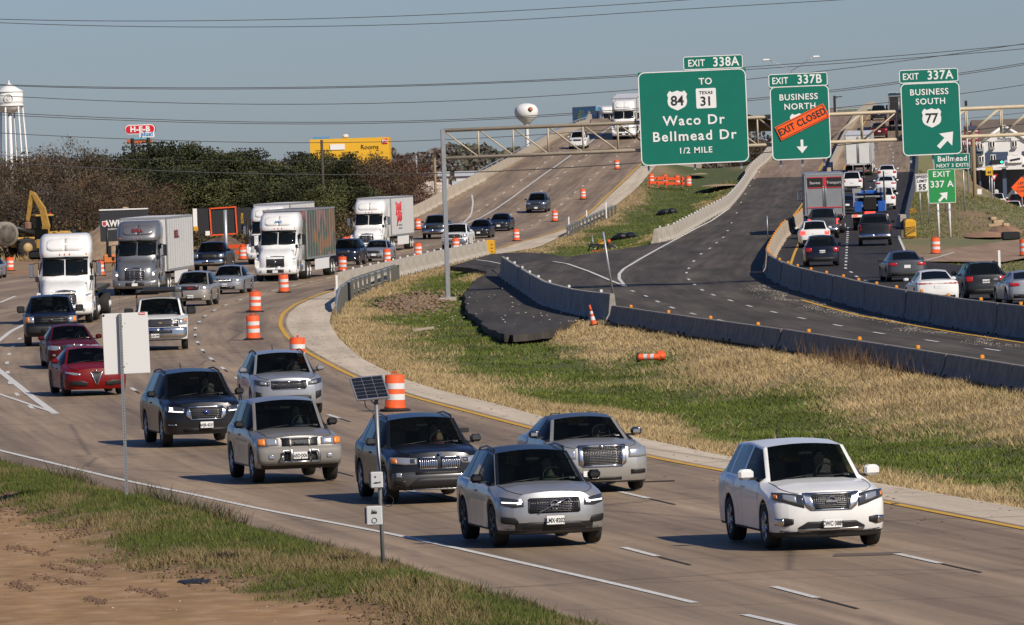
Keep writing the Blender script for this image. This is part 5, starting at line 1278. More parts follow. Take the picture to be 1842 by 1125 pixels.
persons_in(c, mat('hi_vis', (.55, .70, .03), .7), 'truck driver in a yellow safety vest at the wheel of the white flatbed semi', hat=mat('hi_vis', (.55, .70, .03), .7))
def bell(root):
    trailer_parts(root, 5.3, 19.6, BOXW)
    text('BELL', .55, MAROON, root, (1.31, 10.2, 3.1), (R(90), 0, R(90)), bold=.03, sx=2.2); 
semi('grey semi truck with a name on its roof fairing and a white ribbed trailer', 247, 531, -6, Z0, GREYT, trailer=bell, word=('BELL', .30, MAROON, 3.44), lit=True)
MUR = bpy.data.materials.new('mural_print'); MUR.use_nodes = True
t_ = MUR.node_tree; N_t = t_.nodes; tc_ = N_t.new('ShaderNodeTexCoord'); mp_ = N_t.new('ShaderNodeMapping'); mp_.inputs['Scale'].default_value = (.2, .22, .5); mp_.inputs['Location'].default_value = (0, .1, .3)
nz_ = N_t.new('ShaderNodeTexNoise'); nz_.inputs['Scale'].default_value = 1.1; nz_.inputs['Detail'].default_value = 1.5
rp_ = N_t.new('ShaderNodeValToRGB'); rp_.color_ramp.elements[0].color = (.09, .05, .04, 1); rp_.color_ramp.elements[1].color = (.03, .10, .05, 1)
for ps, cc in ((.40, (.30, .16, .13, 1)), (.48, (.12, .07, .06, 1)), (.55, (.05, .13, .07, 1)), (.62, (.30, .12, .04, 1))):
    e_ = rp_.color_ramp.elements.new(ps); e_.color = cc
t_.links.new(tc_.outputs['Object'], mp_.inputs[0]); t_.links.new(mp_.outputs[0], nz_.inputs['Vector']); t_.links.new(nz_.outputs[0], rp_.inputs[0]); t_.links.new(rp_.outputs[0], N_t['Principled BSDF'].inputs['Base Color']); N_t['Principled BSDF'].inputs['Roughness'].default_value = .4
def mural(root): trailer_parts(root, 5.3, 19.6, MUR, ribs=True)
semi('white semi truck with diagonal grille bar pulling a trailer with a dark coloured mural', 500, 506, -7, Z0, WHITEP, trailer=mural, grille='slash', word=('AMG', .20, BLUEL, 3.42), lit=False)
def boxw(root): trailer_parts(root, 5.3, 19.6, BOXW, ribs=False)
semi('white semi truck mostly hidden behind the mural trailer truck', 479, 475.5, -7, ZM, WHITEP, trailer=boxw, lit=True)
def coffee(root):
    trailer_parts(root, 5.3, 19.6, BOXW, ribs=False)
    m_ = MB()
    for j, (y, z0, z1) in enumerate(((8.2, 2.7, 3.7), (8.9, 3.1, 3.6), (9.6, 3.0, 3.5), (10.3, 3.1, 3.6), (11.0, 3.0, 3.7), (8.6, 1.9, 2.9), (9.3, 2.2, 3.0), (10.0, 2.3, 3.0), (10.7, 2.2, 2.9), (11.3, 2.3, 2.9))):
        m_.tube([(1.305, y, z0), (1.305, y + .25, (z0 + z1) / 2), (1.305, y - .1, z1), (1.305, y + .35, z1 - .1)], .07, REDL, 4)
    m_.build('red_script', root); m_ = MB()
    for z in (1.95, 1.7): m_.box((1.305, 10.8, z), (.01, 2.2, .10), mat('grey_lettering', (.2, .2, .22), .6))
    m_.build('small_print', root)
semi('white semi truck with red script on its white trailer, below the rubble pile', 663, 456, -7, ZM, WHITEP, trailer=coffee)
c = semi('white semi truck with tall plain box trailer at the top of the left overpass', 1123, 251, -2, ZM, WHITEP, trailer=boxw, grille='slash'); c.scale = (1.1, 1.1, 1.1)
TEAL = mat('trailer_blue', (.04, .27, .48), .45)
def blue(root):
    trailer_parts(root, 5.3, 19.6, TEAL, ribs=False)
    for s in (1, -1):
        e = MB(); x0 = s * 1.30
        for (y, z, rr_, m) in ((12.6, 2.6, 1.2, mat('pale_blue_logo', (.12, .62, .9), .5)), (14.4, 2.6, 1.2, mat('lime_logo', (.6, .8, .06), .5))):
            k = .01 if rr_ and m.name == 'pale_blue_logo' else .0
            e.prismx([(y - rr_ * 1.7, z), (y, z + rr_), (y + rr_ * 1.7, z), (y, z - rr_)], x0, x0 + s * (.012 + k), m)
        e.build('logo', root)
c = semi('semi truck with a blue trailer behind the white one on the overpass', 1104, 224, 14, ZM, WHITEP, trailer=blue)
c.location = at_d(1106, 300, 1080); c.location.z = 10.3; c.rotation_euler = (0, 0, R(14))
# right carriageway
def silverbox(root):
    trailer_parts(root, 5.3, 16.5, BOXS, rear=BOXS, W=1.3, top=4.0)
    d = MB(); d.box((0, 16.56, 3.40), (2.3, .02, .62), BLACK); d.box((0, 16.575, 3.74), (2.3, .02, .05), REDL); d.box((0, 16.575, 3.06), (2.3, .02, .05), REDL); d.box((-.02, 16.58, 3.42), (.22, .02, .55), REDL); d.box((0, 16.57, 1.75), (2.4, .02, .06), REDL); d.build('door_banner', root)
    text('Stevens', .26, REFW, root, (.62, 16.59, 3.38), (R(90), 0, R(180)), sx=.9); text('Transport', .26, REFW, root, (-.62, 16.59, 3.38), (R(90), 0, R(180)), sx=.9)
c = semi('truck with a silver box trailer and black banner across its rear doors', 1485, 421, 1, ZR, WHITEP, L=11.2, trailer=silverbox, rear=True); 
def whitebox(root): trailer_parts(root, 5.3, 19.6, BOXW, rear=BOXW)
semi('truck with a plain white box trailer below the gantry truss', 1545, 317, -1.3, ZR, WHITEP, trailer=whitebox, rear=True)
def blackbox(root): trailer_parts(root, 5.3, 19.0, mat('trailer_black', (.02, .02, .022), .5), rear=mat('trailer_black', (.02, .02, .022), .5), skirts=False)
semi('black trailer truck at the crest half behind the business south sign', 1619, 236, 0, ZR, BLKP, trailer=blackbox, rear=True)
BLUEP = paint('truck_blue', (.02, .10, .42)); 
def service(label, px, py, yaw):
    root = empty('service_truck', label, 'truck', G_OUT)
    b = MB(); b.box((0, -2.2, 1.95), (1.9, 1.5, 1.3), BLUEP, bev=.1); b.box((0, -3.3, 1.5), (1.7, 1.2, .8), BLUEP, bev=.1); b.build('cab', root)
    b = MB(); b.box((0, -1.43, 2.15), (1.5, .03, .5), TINT); b.build('rear_window', root)
    b = MB(); b.box((0, 1.2, 1.15), (2.4, 5.2, .18), DARK); b.box((0, 3.8, .98), (2.45, .08, .16), WHITE); b.build('flatbed', root)
    b = MB()
    for s in (1, -1): b.box((s * 1.05, -1.2, 1.9), (.12, .12, 1.5), STEEL); b.box((s * .8, .5, 1.55), (.5, 2.6, .7), BLUEP, bev=.03); b.box((s * .85, -1.2, 2.62), (.6, .1, .3), STEEL)
    b.box((0, -1.2, 2.2), (2.2, .1, .12), STEEL); b.box((0, -1.2, 1.6), (2.2, .1, .12), STEEL); b.build('headache_rack', root)
    b = MB(); b.box((0, 1.0, 1.75), (.9, 1.4, .9), DARK, bev=.06); b.tube([(.35, .5, 1.2), (.35, .5, 4.2)], .05, DARK, 6); b.tube([(-1.0, -.9, 1.2), (-1.0, -.9, 3.9)], .05, DARK, 6); b.build('load', root)
    for s in (1, -1):
        wheel(root, s * .95, -3.0, .48, .3, 'steel', s); wheel(root, s * .9, 2.2, .48, .5, 'steel', s)
        MB().box((s * 1.0, 3.86, 1.0), (.3, .03, .1), BRAKE).build('tail_lamp', root)
    b = MB(); b.box((0, 3.86, 1.18), (.7, .03, .14), BRAKE); b.build('brake_lamp', root)
    b = MB(); b.box((0, .3, .8), (.9, 7, .3), DARK); b.build('chassis', root)
    root['_near'] = (-3.0, 3.2); place(root, px, py, yaw, ZR, True); return root
service('blue flatbed service truck with upright poles ahead of the black pickup', 1566, 415, 0)
# ================================================================ BARRIERS, DRUMS, SIGNS
REFY = mat('amber_reflector', (.75, .30, .03), .35)
def barrier_mesh(L, h, m, side):
    b = MB(); P = [(-.30, 0), (-.30, .07), (-.17, .30), (-.09, h - .02), (-.07, h), (.07, h), (.09, h - .02), (.17, .30), (.30, .07), (.30, 0)]
    b.v = []; 
    b.prismx([(y, z) for y, z in P], 0.015, L - .015, m)
    for x in (.8, L - .8): b.box((x, 0, .06), (.35, .64, .09), DARK)
    return b.mesh('concrete_barrier')
def barrier_run(pts, label, group, L=6.1, h=.95, m=CONC, refl=REFW, refl_every=1, nrefl=1, side=1):
    pts = [Vector(p) for p in pts]
    d = [0]
    for a, b_ in zip(pts, pts[1:]): d.append(d[-1] + (b_ - a).length)
    def at(s):
        s = min(max(s, 0), d[-1]); i = max(j for j in range(len(d)) if d[j] <= s + 1e-9); i = min(i, len(pts) - 2)
        return pts[i].lerp(pts[i + 1], (s - d[i]) / max(d[i + 1] - d[i], 1e-6))
    me = barrier_mesh(L, h, m, side); rm = MB().box((0, 0, 0), (.10, .12, .12), refl, bev=.02).mesh('reflector')
    n = max(1, round(d[-1] / L)); L0 = L; L = d[-1] / n; out = []
    for i in range(n):
        a, b_ = at(i * L), at((i + 1) * L); v = b_ - a
        o = link('concrete_barrier', me, None, a - Vector((0, 0, .03)), (0, -math.asin(max(-1, min(1, v.z / v.length))), math.atan2(v.y, v.x)))
        o.scale = (v.length / L0, 1, 1)
        o.rotation_euler.z += rnd.uniform(-.004, .004); o.rotation_euler.x = rnd.uniform(-.015, .015)
        tag(o, label + ', ' + ORD[min(i, 68)] + ' from its near end', 'barrier', group)
        if refl and i % refl_every == 0:
            for k in range(nrefl): link('reflector', rm, o, (L0 * (k + .5) / nrefl, 0, h + .06))
        out.append(o)
    return out
def cpts(c, y0, y1, zf, off=0.0, step=3): return [(float(c(y)) + off, y, float(zf(y))) for y in np.arange(y0, y1 + .1, step)]
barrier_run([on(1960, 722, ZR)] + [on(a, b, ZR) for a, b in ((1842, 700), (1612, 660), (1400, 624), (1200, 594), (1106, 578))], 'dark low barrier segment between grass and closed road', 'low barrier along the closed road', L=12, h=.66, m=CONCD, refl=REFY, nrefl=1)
barrier_run([on(a, b, ZR) for a, b in ((1103, 576), (1044, 569), (984, 551), (944, 525), (905, 497))], 'grey barrier segment beside the broken asphalt pad', 'barrier beside the broken asphalt pad', L=6.1, h=1.1, m=mat('mid_concrete', (.30, .275, .24), .9, noise=.36, nscale=1.8, bump=.3), refl=REFW, refl_every=2)
barrier_run([on(a, b, ZR) for a, b in ((1179, 437.5), (1208, 431), (1240, 413), (1267, 397), (1307, 375), (1324, 356), (1336, 340), (1346, 324), (1356, 308), (1367, 299), (1379, 289), (1386, 279), (1392, 270))], 'pale barrier segment left of the closed road', 'barrier on the left of the closed road', L=6.1, h=.95, refl=REFW)
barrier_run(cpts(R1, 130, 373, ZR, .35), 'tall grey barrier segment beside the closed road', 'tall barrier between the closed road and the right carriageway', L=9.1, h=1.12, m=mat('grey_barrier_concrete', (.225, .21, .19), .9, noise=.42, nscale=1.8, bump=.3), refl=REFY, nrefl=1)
barrier_run(cpts(R1, 374, 690, ZR, .35), 'sandy barrier segment curving up beside the right carriageway', 'curving barrier up to the right bridge', L=6.1, h=1.0, m=mat('sandy_concrete', (.42, .35, .26), .9, noise=.36, nscale=2, bump=.3), refl=REFY, nrefl=1)
barrier_run([on(a, b, ZM) for a, b in ((611, 523), (660, 511), (711, 498), (782, 480), (830, 469), (876, 458))], 'pale barrier segment behind the gantry post', 'barrier behind the gantry post', L=6.1, h=1.0, refl=REFW)
barrier_run([on(a, b, ZM) for a, b in ((728, 398), (760, 384), (800, 362), (835, 343), (871, 324))], 'tall tan barrier segment at the overpass foot', 'barrier at the left foot of the overpass', L=6.1, h=1.05, refl=None, m=mat('tan_concrete', (.42, .36, .28), .9, noise=.2, nscale=1))
# bridge parapets
def parapet(name, label, c, y0, y1, zf, h, m, w_=.35, off=0, rail=False, base=-1.5):
    b = MB(); Y = np.arange(y0, y1 + 1, 6.0); rs = []
    for y in Y:
        x, z = float(c(y)) + off, float(zf(y)); rs.append([(x - w_ / 2, y, z + base), (x + w_ / 2, y, z + base), (x + w_ / 2, y, z + h), (x - w_ / 2, y, z + h)])
    b.rings(rs, m, smooth=False); o = b.build(name); tag(o, label, 'parapet')
    if rail:
        r_ = MB(); r_.tube([(float(c(y)) + off, y, float(zf(y)) + h + .30) for y in Y], .06, STEEL, 6)
        r_.build('rail', o); pm = MB().box((0, 0, .15), (.08, .1, .32), STEEL).mesh('post')
        for y in Y: link('post', pm, o, (float(c(y)) + off, y, float(zf(y)) + h))
    return o
parapet('bridge_parapet', 'long tan parapet with a steel rail on the left of the overpass', LEFTE, 712, 1180, ZM, .75, mat('tan_concrete', (.42, .36, .28), .9), off=-.3, rail=True, base=-4)
parapet('bridge_parapet', 'parapet on the right edge of the left overpass behind the big sign', lambda y: SHO(np.minimum(y, 850)) + np.maximum(y - 850, 0) * .03, 770, 1180, ZM, .8, mat('tan_concrete', (.42, .36, .28), .9), off=.2, base=-6)
parapet('bridge_parapet', 'shaded dark parapet wall on the left of the closed bridge', M0, 700, 1180, ZR, .85, mat('tan_concrete', (.42, .36, .28), .9), off=-.2, base=-8)
parapet('bridge_parapet', 'low divider wall in the middle of the right bridge', R1, 692, 1180, ZR, .9, mat('tan_concrete', (.42, .36, .28), .9), off=.35, base=-.2)
parapet('bridge_parapet', 'dark blue grey shaded wall on the right edge of the right carriageway', RE, 478, 1180, ZR, .65, mat('shade_toned_wall', (.07, .075, .09), .9), off=.25, base=-3, w_=.25)  # the shade on this wall is put into its blue-black colour
# orange drums
DRUM = None
def drum(label, px, py, zf, k=1.0, tilt=0.0, group='orange traffic drums'):
    global DRUM
    if DRUM is None:
        b = MB(); prof = [(.29, .05), (.29, .12), (.265, .13), (.26, .98), (.22, 1.0)]
        b.lathe(prof, ORANGE, 18)
        root = link('traffic_drum', b.mesh('traffic_drum'))
        for z0, z1 in ((.30, .46), (.60, .76)):
            q = MB(); q.lathe([(.270, z0), (.268, z1)], REFW, 18, cap=False); q.build('reflective_band', root)
        for z in (.28, .50, .82):
            pass
        q = MB(); q.tube([(-.10, 0, .98), (-.08, 0, 1.07), (.08, 0, 1.07), (.10, 0, .98)], .022, ORANGE, 6); q.build('handle', root)
        q = MB(); q.lathe([(.42, 0), (.40, .05), (.31, .07)], RUBBER, 10); q.build('base', root)
        DRUM = root; o = root
    else: o = copy_tree(DRUM)
    p = on(px, py, zf); o.location = p + Vector((0, 0, .012)); o.rotation_euler = (rnd.uniform(-.035, .035), rnd.uniform(-.035, .035), rnd.uniform(0, 6)); o.scale = (k * rnd.uniform(.96, 1.03), k * rnd.uniform(.93, 1.03), k * rnd.uniform(.92, .97))
    tag(o, label, 'traffic drum', group); return o
for a in [('nearest orange drum standing behind the solar panel', 711, 740, Z0, 1.02), ('orange drum at the yellow line behind the silver sport utility vehicle', 535, 658, Z0), ('second orange drum up the lane from the silver sport utility vehicle', 456, 612, Z0), ('third orange drum up the lane, beside the guardrail bend', 459, 562, Z0), ('fourth orange drum up the lane in front of the mural truck', 511, 527, Z0),
          ('orange drum against the end of the concrete barrier', 616, 489, Z0), ('orange drum behind the barrier by the silver sedan', 697, 474, Z0), ('orange drum behind the barrier left of the gantry post', 752, 463, Z0), ('orange drum behind the barrier in front of the white pickup', 820, 452, Z0),
          ('orange drum on the ramp right of the dark sedan', 929, 434, ZM), ('orange drum on the ramp right of the lone grey blue car', 998, 399, ZM), ('orange drum on the ramp half way up', 1049, 359, ZM), ('highest orange drum on the ramp left of the big sign', 1110, 305, ZM),
          ('orange drum by the left foot wall beside the dark pickup', 752, 414, ZM), ('orange drum half hidden behind the white freight trailer', 735, 419, ZM), ('orange drum by the exit sign posts', 1683, 458, ZR), ('orange drum at the right edge by the exit road', 1843, 462, ZR),
          ('orange drum alone at the far left on the dirt', 18, 488, Z0), ('dark orange drum beside the white semi mirror', 181, 497, Z0), ('orange drum left of the sign trailers in the grass wedge', 1172, 331, ZM), ('orange drum among the barricades, left one', 1196, 332, ZM), ('orange drum among the barricades, right one', 1218, 334, ZM), ('orange drum right of the barricades in the grass wedge', 1239, 336, ZM),
          ('orange drum behind the mural truck cab', 437, 468, Z0), ('orange drum by the pole under the black tarp sign', 398, 466, Z0), ('orange drum beside the first one behind the dark blue car', 632, 447, ZM), ('orange drum behind the dark blue car', 622, 449, ZM)]:
    drum(*a)
# a cone and a crushed drum in the dry grass
p = on(1074, 583, ZR); b = MB(); b.box((0, 0, .02), (.36, .36, .04), BLACK); b.lathe([(.13, .04), (.105, .2)], ORANGE, 14, cap=False); b.lathe([(.105, .2), (.085, .34)], REFW, 14, cap=False); b.lathe([(.085, .34), (.07, .45)], ORANGE, 14, cap=False); b.lathe([(.07, .45), (.06, .55)], REFW, 14, cap=False); b.lathe([(.06, .55), (.03, .80)], ORANGE, 14)
tag(b.build('traffic_cone', None, (p.x - .2, p.y - 6, float(zmed(np.array([p.x - .2]), np.array([p.y - 6]))[0]) + .25), (R(4), R(-10), 0)), 'tall thin orange and white cone leaning in the dry grass by the barrier', 'cone')
p = on(1165, 612, lambda y: .35)
o = drum('crushed orange drum lying on its side in the dry grass', 1165, 612, lambda y: .35); o.rotation_euler = (R(90), 0, R(72)); o.scale = (.52, .42, .78)
o.location = (p.x - .35, p.y, float(zmed(np.array([p.x]), np.array([p.y]))[0]) + .24)
b = MB(); b.lathe([(.17, 0), (.165, .2), (.13, .23)], ORANGE, 14); tag(b.build('drum_top', None, (p.x + .40, p.y + .3, float(zmed(np.array([p.x]), np.array([p.y]))[0]) + .18), (R(35), R(20), 0)), 'torn off orange drum top beside the crushed drum', 'drum piece')
# guardrails
def guardrail(label, P, n, h=.72, flip=1):
    P = [Vector(p) for p in P]; b = MB(); prof = [(-.02, h - .16), (.05, h - .11), (-.02, h), (.05, h + .10), (-.02, h + .15), (-.035, h + .15), (.03, h + .10), (-.04, h), (.03, h - .11), (-.035, h - .16)]
    rs = []
    for i, p in enumerate(P):
        d = (P[min(i + 1, len(P) - 1)] - P[max(i - 1, 0)]).normalized(); nn = Vector((d.y, -d.x, 0)) * flip
        rs.append([tuple(p + nn * a + Vector((0, 0, z))) for a, z in prof])
    b.rings(rs, STEEL, smooth=False); o = b.build('guardrail'); tag(o, label, 'guardrail')
    pm = MB().box((0, 0, .36), (.12, .16, .92), mat('grey_timber', (.105, .105, .092), .9, noise=.3)).mesh('post')
    for i in range(n):
        s = i * (len(P) - 1) / max(n - 1, 1); k = min(int(s), len(P) - 2); q = P[k].lerp(P[k + 1], s - k); d = P[k + 1] - P[k]
        nn = Vector((d.y, -d.x, 0)).normalized() * flip
        link('post', pm, o, q - nn * .14, (0, 0, math.atan2(d.y, d.x)))
    return o
guardrail('weathered steel guardrail bending away at the end of the concrete barrier', [on(604, 562) - Vector((0, 0, .5)), on(606, 556) - Vector((0, 0, .25)), on(612, 547), on(632, 532), on(660, 521), on(700, 507), on(712, 503)], 22, flip=-1)
guardrail('short steel guardrail with white posts beside the ramp shoulder', [on(1018, 426, ZM), on(1040, 416, ZM), on(1072, 401, ZM), on(1104, 386, ZM)], 16, flip=-1)
guardrail('bright steel guardrail curving up beside the rubble pile', [on(703, 362), on(708, 353), on(716, 344), on(712, 336), on(706, 331)], 8)
for px, py, lb in ((1024, 421, 'white marker post at the near end of the short guardrail'), (1056, 408, 'white marker post in the middle of the short guardrail'), (1091, 393, 'white marker post at the far end of the short guardrail')):
    p = on(px, py, ZM); tag(MB().box((0, 0, .7), (.10, .05, 1.4), WHITE).build('marker_post', None, p), lb, 'marker post', 'white marker posts by the guardrail')
p = on(1798, 482, ZR); tag(MB().box((0, 0, .45), (.12, .06, .9), WHITE).build('marker_post', None, p), 'white marker post between the exit road and the black crossover', 'marker post')
for px, py, lb in ((607, 548, 'white marker post at the end of the bent guardrail'),):
    p = on(px, py); tag(MB().box((0, 0, .7), (.10, .05, 1.4), WHITE).build('marker_post', None, p), lb, 'marker post')
# yellow crash cushions
p = on(881, 458, ZM); r_ = empty('crash_cushion', 'yellow crash cushion with oval holes at the end of the pale barrier', 'crash cushion', None, p, (0, 0, R(-3)))
b = MB(); b.box((0, 0, .5), (.75, 1.6, 1.0), YELLOW, bev=.06); b.build('body', r_)
hm = MB().box((0, 0, 0), (.17, .04, .09), mat('dark_amber', (.25, .12, .01), .6), bev=.02).mesh('recess')
for x in (-.2, .2):
    for z in (.2, .45, .7): link('recess', hm, r_, (x, -.80, z))
def chevrons(parent, w_, h, loc, n=4):
    b = MB(); b.box((0, 0, 0), (w_, .03, h), YELLOW); 
    k = h / n
    for i in range(-1, n + 1):
        z0 = -h / 2 + i * k * 1.0; pl = [(-w_ / 2, z0), (w_ / 2, z0 + w_ * .7), (w_ / 2, z0 + w_ * .7 + k * .5), (-w_ / 2, z0 + k * .5)]
        pl = [(x, max(-h / 2, min(h / 2, z))) for x, z in pl]
        if max(z for _, z in pl) - min(z for _, z in pl) > .02: b.prism(pl, -.025, -.016, BLACK)
    return b.build('chevron_panel', parent, loc)
p = on(1638, 428, ZR); r_ = empty('crash_cushion', 'yellow and black striped crash cushion at the end of the right wall', 'crash cushion', None, p)
b = MB(); b.box((0, .6, .55), (.72, 1.4, 1.1), YELLOW, bev=.06); b.box((0, 1.1, 1.05), (.5, 1.2, .25), YELLOW, bev=.05); b.build('body', r_); chevrons(r_, .66, .62, (0, -.13, .42))
p = on(1643, 390, ZR); r_ = empty('object_marker', 'small yellow and black striped panel behind the crash cushion', 'marker sign', None, p); chevrons(r_, .5, .45, (0, 0, .35), 3); MB().box((0, .05, .1), (.06, .06, .5), STEEL).build('post', r_)
p = on(1624, 410, ZR); b = MB(); b.prismx([(0, 0), (0, .9), (4, .9), (6, .3), (6, 0)], -.2, .2, CONC); tag(b.build('concrete_end_block', None, (p.x, p.y - 1, p.z)), 'white concrete end block at the foot of the right wall', 'concrete block')

# ---------------------------------------------------------------- overhead gantry and its signs
GY = 345.0
TAN = mat('gantry_steel', (.50, .42, .30), .6, .1, noise=.15, nscale=2); GREEN = mat('sign_green', (.0, .155, .105), .45, noise=.05, nscale=1.5); SIGNW = mat('sign_white', (.80, .80, .78), .45); SIGNO = mat('sign_orange', (.95, .12, .012), .45); LGREEN = mat('sign_light_green', (.02, .27, .07), .45, noise=.05, nscale=1.5)
s_ = GY / FPX
pl_, pr_ = at_d(797, 236, GY), at_d(1990, 190, GY)
gan = empty('sign_gantry', 'long tan steel truss gantry spanning the roads, carried on a grey column', 'gantry', None, (pl_.x, GY, 0))
zt, zb_ = pl_.z + .02, pl_.z - 1.33; LX = pr_.x - pl_.x
# a slight climb to the right, as the truss shows
rise = .30
def gz(x, top): return (zt if top else zb_) + rise * x / LX
for top in (1, 0):
    for y in (0, 1.1): MB().tube([(0, y, gz(0, top)), (LX, y, gz(LX, top))], .09, TAN, 8).build('chord', gan)
npan = int(LX / 1.62)
for i in range(npan + 1):
    x = LX * i / npan
    for y in (0, 1.1):
        MB().tube([(x, y, gz(x, 0)), (x, y, gz(x, 1))], .042, TAN, 6).build('vertical', gan)
        if i < npan:
            x2 = LX * (i + 1) / npan
            rev = x > (1380 - 797) * s_
            MB().tube([(x, y, gz(x, 0 if rev else 1)), (x2, y, gz(x2, 1 if rev else 0))], .040, TAN, 6).build('diagonal', gan)
    for top in (1, 0): MB().tube([(x, 0, gz(x, top)), (x, 1.1, gz(x, top))], .03, TAN, 5).build('strut', gan)
for x, y in ((-.02, .0), (-.02, 1.1)):
    MB().box((x, y, zt / 2 - .05), (.22, .2, zt + .25), STEEL, bev=.03).build('column', gan)
for x in (LX + .1,): MB().box((x, .55, zt / 2), (.3, .5, zt + .2), STEEL).build('column', gan)
MB().box((-.02, .5, -.1), (.8, 1.9, .25), CONC).build('footing', gan)
US = [(-.5, .30), (-.44, .40), (-.36, .49), (-.25, .42), (-.12, .45), (0, .50), (.12, .45), (.25, .42), (.36, .49), (.44, .40), (.5, .30), (.45, .16), (.49, -.02), (.46, -.2), (.36, -.33), (.2, -.41), (0, -.5), (-.2, -.41), (-.36, -.33), (-.46, -.2), (-.49, -.02), (-.45, .16)]
def flat_poly(pl, y, m, th=.006): b = MB(); return b.prism(pl, y - th, y, m)
def panel(parent, w_, h, loc=(0, 0, 0), m=GREEN, r_=.18, brd=.045, name='panel', inset=.0, bm_=None):
    b = MB(); b.box(loc, (w_, .05, h), m); o = b.build(name, parent)
    b = MB(); y = loc[1] - .028; a = rrect(w_ - 2 * inset, h - 2 * inset, r_); c = rrect(w_ - 2 * inset - 2 * brd, h - 2 * inset - 2 * brd, max(r_ - brd, .02)); n = len(a)
    vs = [(x + loc[0], y, z + loc[2]) for x, z in a] + [(x + loc[0], y, z + loc[2]) for x, z in c] + [(x + loc[0], y - .008, z + loc[2]) for x, z in a] + [(x + loc[0], y - .008, z + loc[2]) for x, z in c]
    fs = [(2 * n + i, 2 * n + (i + 1) % n, 3 * n + (i + 1) % n, 3 * n + i) for i in range(n)] + [(i, (i + 1) % n, 2 * n + (i + 1) % n, 2 * n + i) for i in range(n)] + [(n + (i + 1) % n, n + i, 3 * n + i, 3 * n + (i + 1) % n) for i in range(n)]
    b.add(vs, fs, bm_ or SIGNW); b.build('border', o)
    return o
def sgn(px, py, Y, label, roll=0.0, name='road_sign', cat='road sign', group=None):
    return empty(name, label, cat, group, at_d(px, py, Y), (0, R(roll), 0))
TL = lambda o, t, size, x, z, m=SIGNW, sx=1.0, b=.018, y=-.045, sp=1.08, rot=0: text(t, size, m, o, (x, y, z), (R(90), R(rot), 0), sx=sx, bold=size * b, space=sp)
SY = GY - .35; k = SY / FPX          # metres per photo pixel at the signs
TILT = -.55
S = sgn(1247.5, 211, SY, 'largest green guide sign for Waco Dr and Bellmead Dr with an exit 338A tab', TILT)
panel(S, 194 * k, 168 * k, r_=.32); panel(S, 107 * k, 24 * k, (39 * k, -.01, 97 * k), r_=.10, brd=.035, name='exit_tab')
TL(S, 'EXIT', .46, 9 * k, 97 * k - .02, sx=.82); TL(S, '338A', .62, 62 * k, 97 * k - .01, sx=.9)
TL(S, 'TO', .44, 24 * k, 63 * k)
def shield(S, x, z, txt, sz):
    b = MB(); b.prism([(x + a * sz, z + c * sz) for a, c in US], -.036, -.028, SIGNW); b.build('route_shield', S); TL(S, txt, .68 * sz, x, z - .03 * sz, INK, b=.02, sp=.95)
shield(S, -28 * k, 31 * k, '84', 36 * k)
b = MB(); b.prism([(x + 24 * k, z + 33 * k) for x, z in rrect(36 * k, 36 * k, .06)], -.036, -.028, SIGNW); b.build('route_marker', S)
TL(S, 'TEXAS', .21, 24 * k, 43 * k, INK, sp=1.1); TL(S, '31', .62, 24 * k, 27 * k, INK, b=.02, sp=.95)
TL(S, 'Waco Dr', .66, 0 * k, -6 * k, sp=1.18, sx=1.02); TL(S, 'Bellmead Dr', .66, 0 * k, -34 * k, sp=1.18, sx=1.03); TL(S, '1/2 MILE', .40, 1 * k, -60 * k, sp=1.15)
S = sgn(1440, 221, SY, 'green business north exit 337B sign crossed by an orange exit closed strip', TILT)
panel(S, 106 * k, 132 * k, r_=.25); panel(S, 106 * k, 24 * k, (-1.5 * k, -.01, 77 * k), r_=.10, brd=.035, name='exit_tab'); TL(S, 'EXIT', .44, -34 * k, 77 * k - .02, sx=.82); TL(S, '337B', .60, 19 * k, 77 * k, sx=.92)
TL(S, 'BUSINESS', .41, -2 * k, 46 * k, sp=1.12); TL(S, 'NORTH', .41, 0, 29 * k, sp=1.12); shield(S, -2 * k, 0, '77', 34 * k)
b = MB(); b.prism([(x * math.cos(R(24)) - z * math.sin(R(24)) + 3 * k, x * math.sin(R(24)) + z * math.cos(R(24)) + 1 * k) for x, z in rrect(97 * k, 27 * k, .03, 2)], -.085, -.062, SIGNO); b.build('closed_strip', S)
b = MB(); 
for sx, sz, w_, h in ((0, 11.5, 93, 1.1), (0, -11.5, 93, 1.1), (46, 0, 1.1, 23), (-46, 0, 1.1, 23)):
    b.prism([((x + sx * k) * math.cos(R(24)) - (z + sz * k) * math.sin(R(24)) + 3 * k, (x + sx * k) * math.sin(R(24)) + (z + sz * k) * math.cos(R(24)) + 1 * k) for x, z in ((-w_ * k / 2, -h * k / 2), (w_ * k / 2, -h * k / 2), (w_ * k / 2, h * k / 2), (-w_ * k / 2, h * k / 2))], -.092, -.084, INK)
b.build('strip_border', S)
TL(S, 'EXIT CLOSED', .46, 3 * k, 1 * k, INK, y=-.092, rot=-24, b=.03, sx=.82, sp=1.12)
def arrow(S, x, z, ang, L_, m=SIGNW, y=-.036):
    q = [(-.09, -.5), (.09, -.5), (.09, .08), (.40, .22), (.40, .12), (0, .55), (-.40, .12), (-.40, .22), (-.09, .08)]
    q = [(-.10, -.52), (.10, -.52), (.10, .0), (.42, -.02), (0, .5), (-.42, -.02), (-.10, .0)]
    a = R(ang); b = MB(); b.prism([(x + L_ * (u * math.cos(a) + v * math.sin(a)), z + L_ * (-u * math.sin(a) + v * math.cos(a))) for u, v in q], y, y + .008, m); b.build('arrow', S)
arrow(S, 1 * k, -43 * k, 180, 24 * k)
S = sgn(1675, 214, SY, 'green business south exit 337A sign with a slanting arrow', TILT)
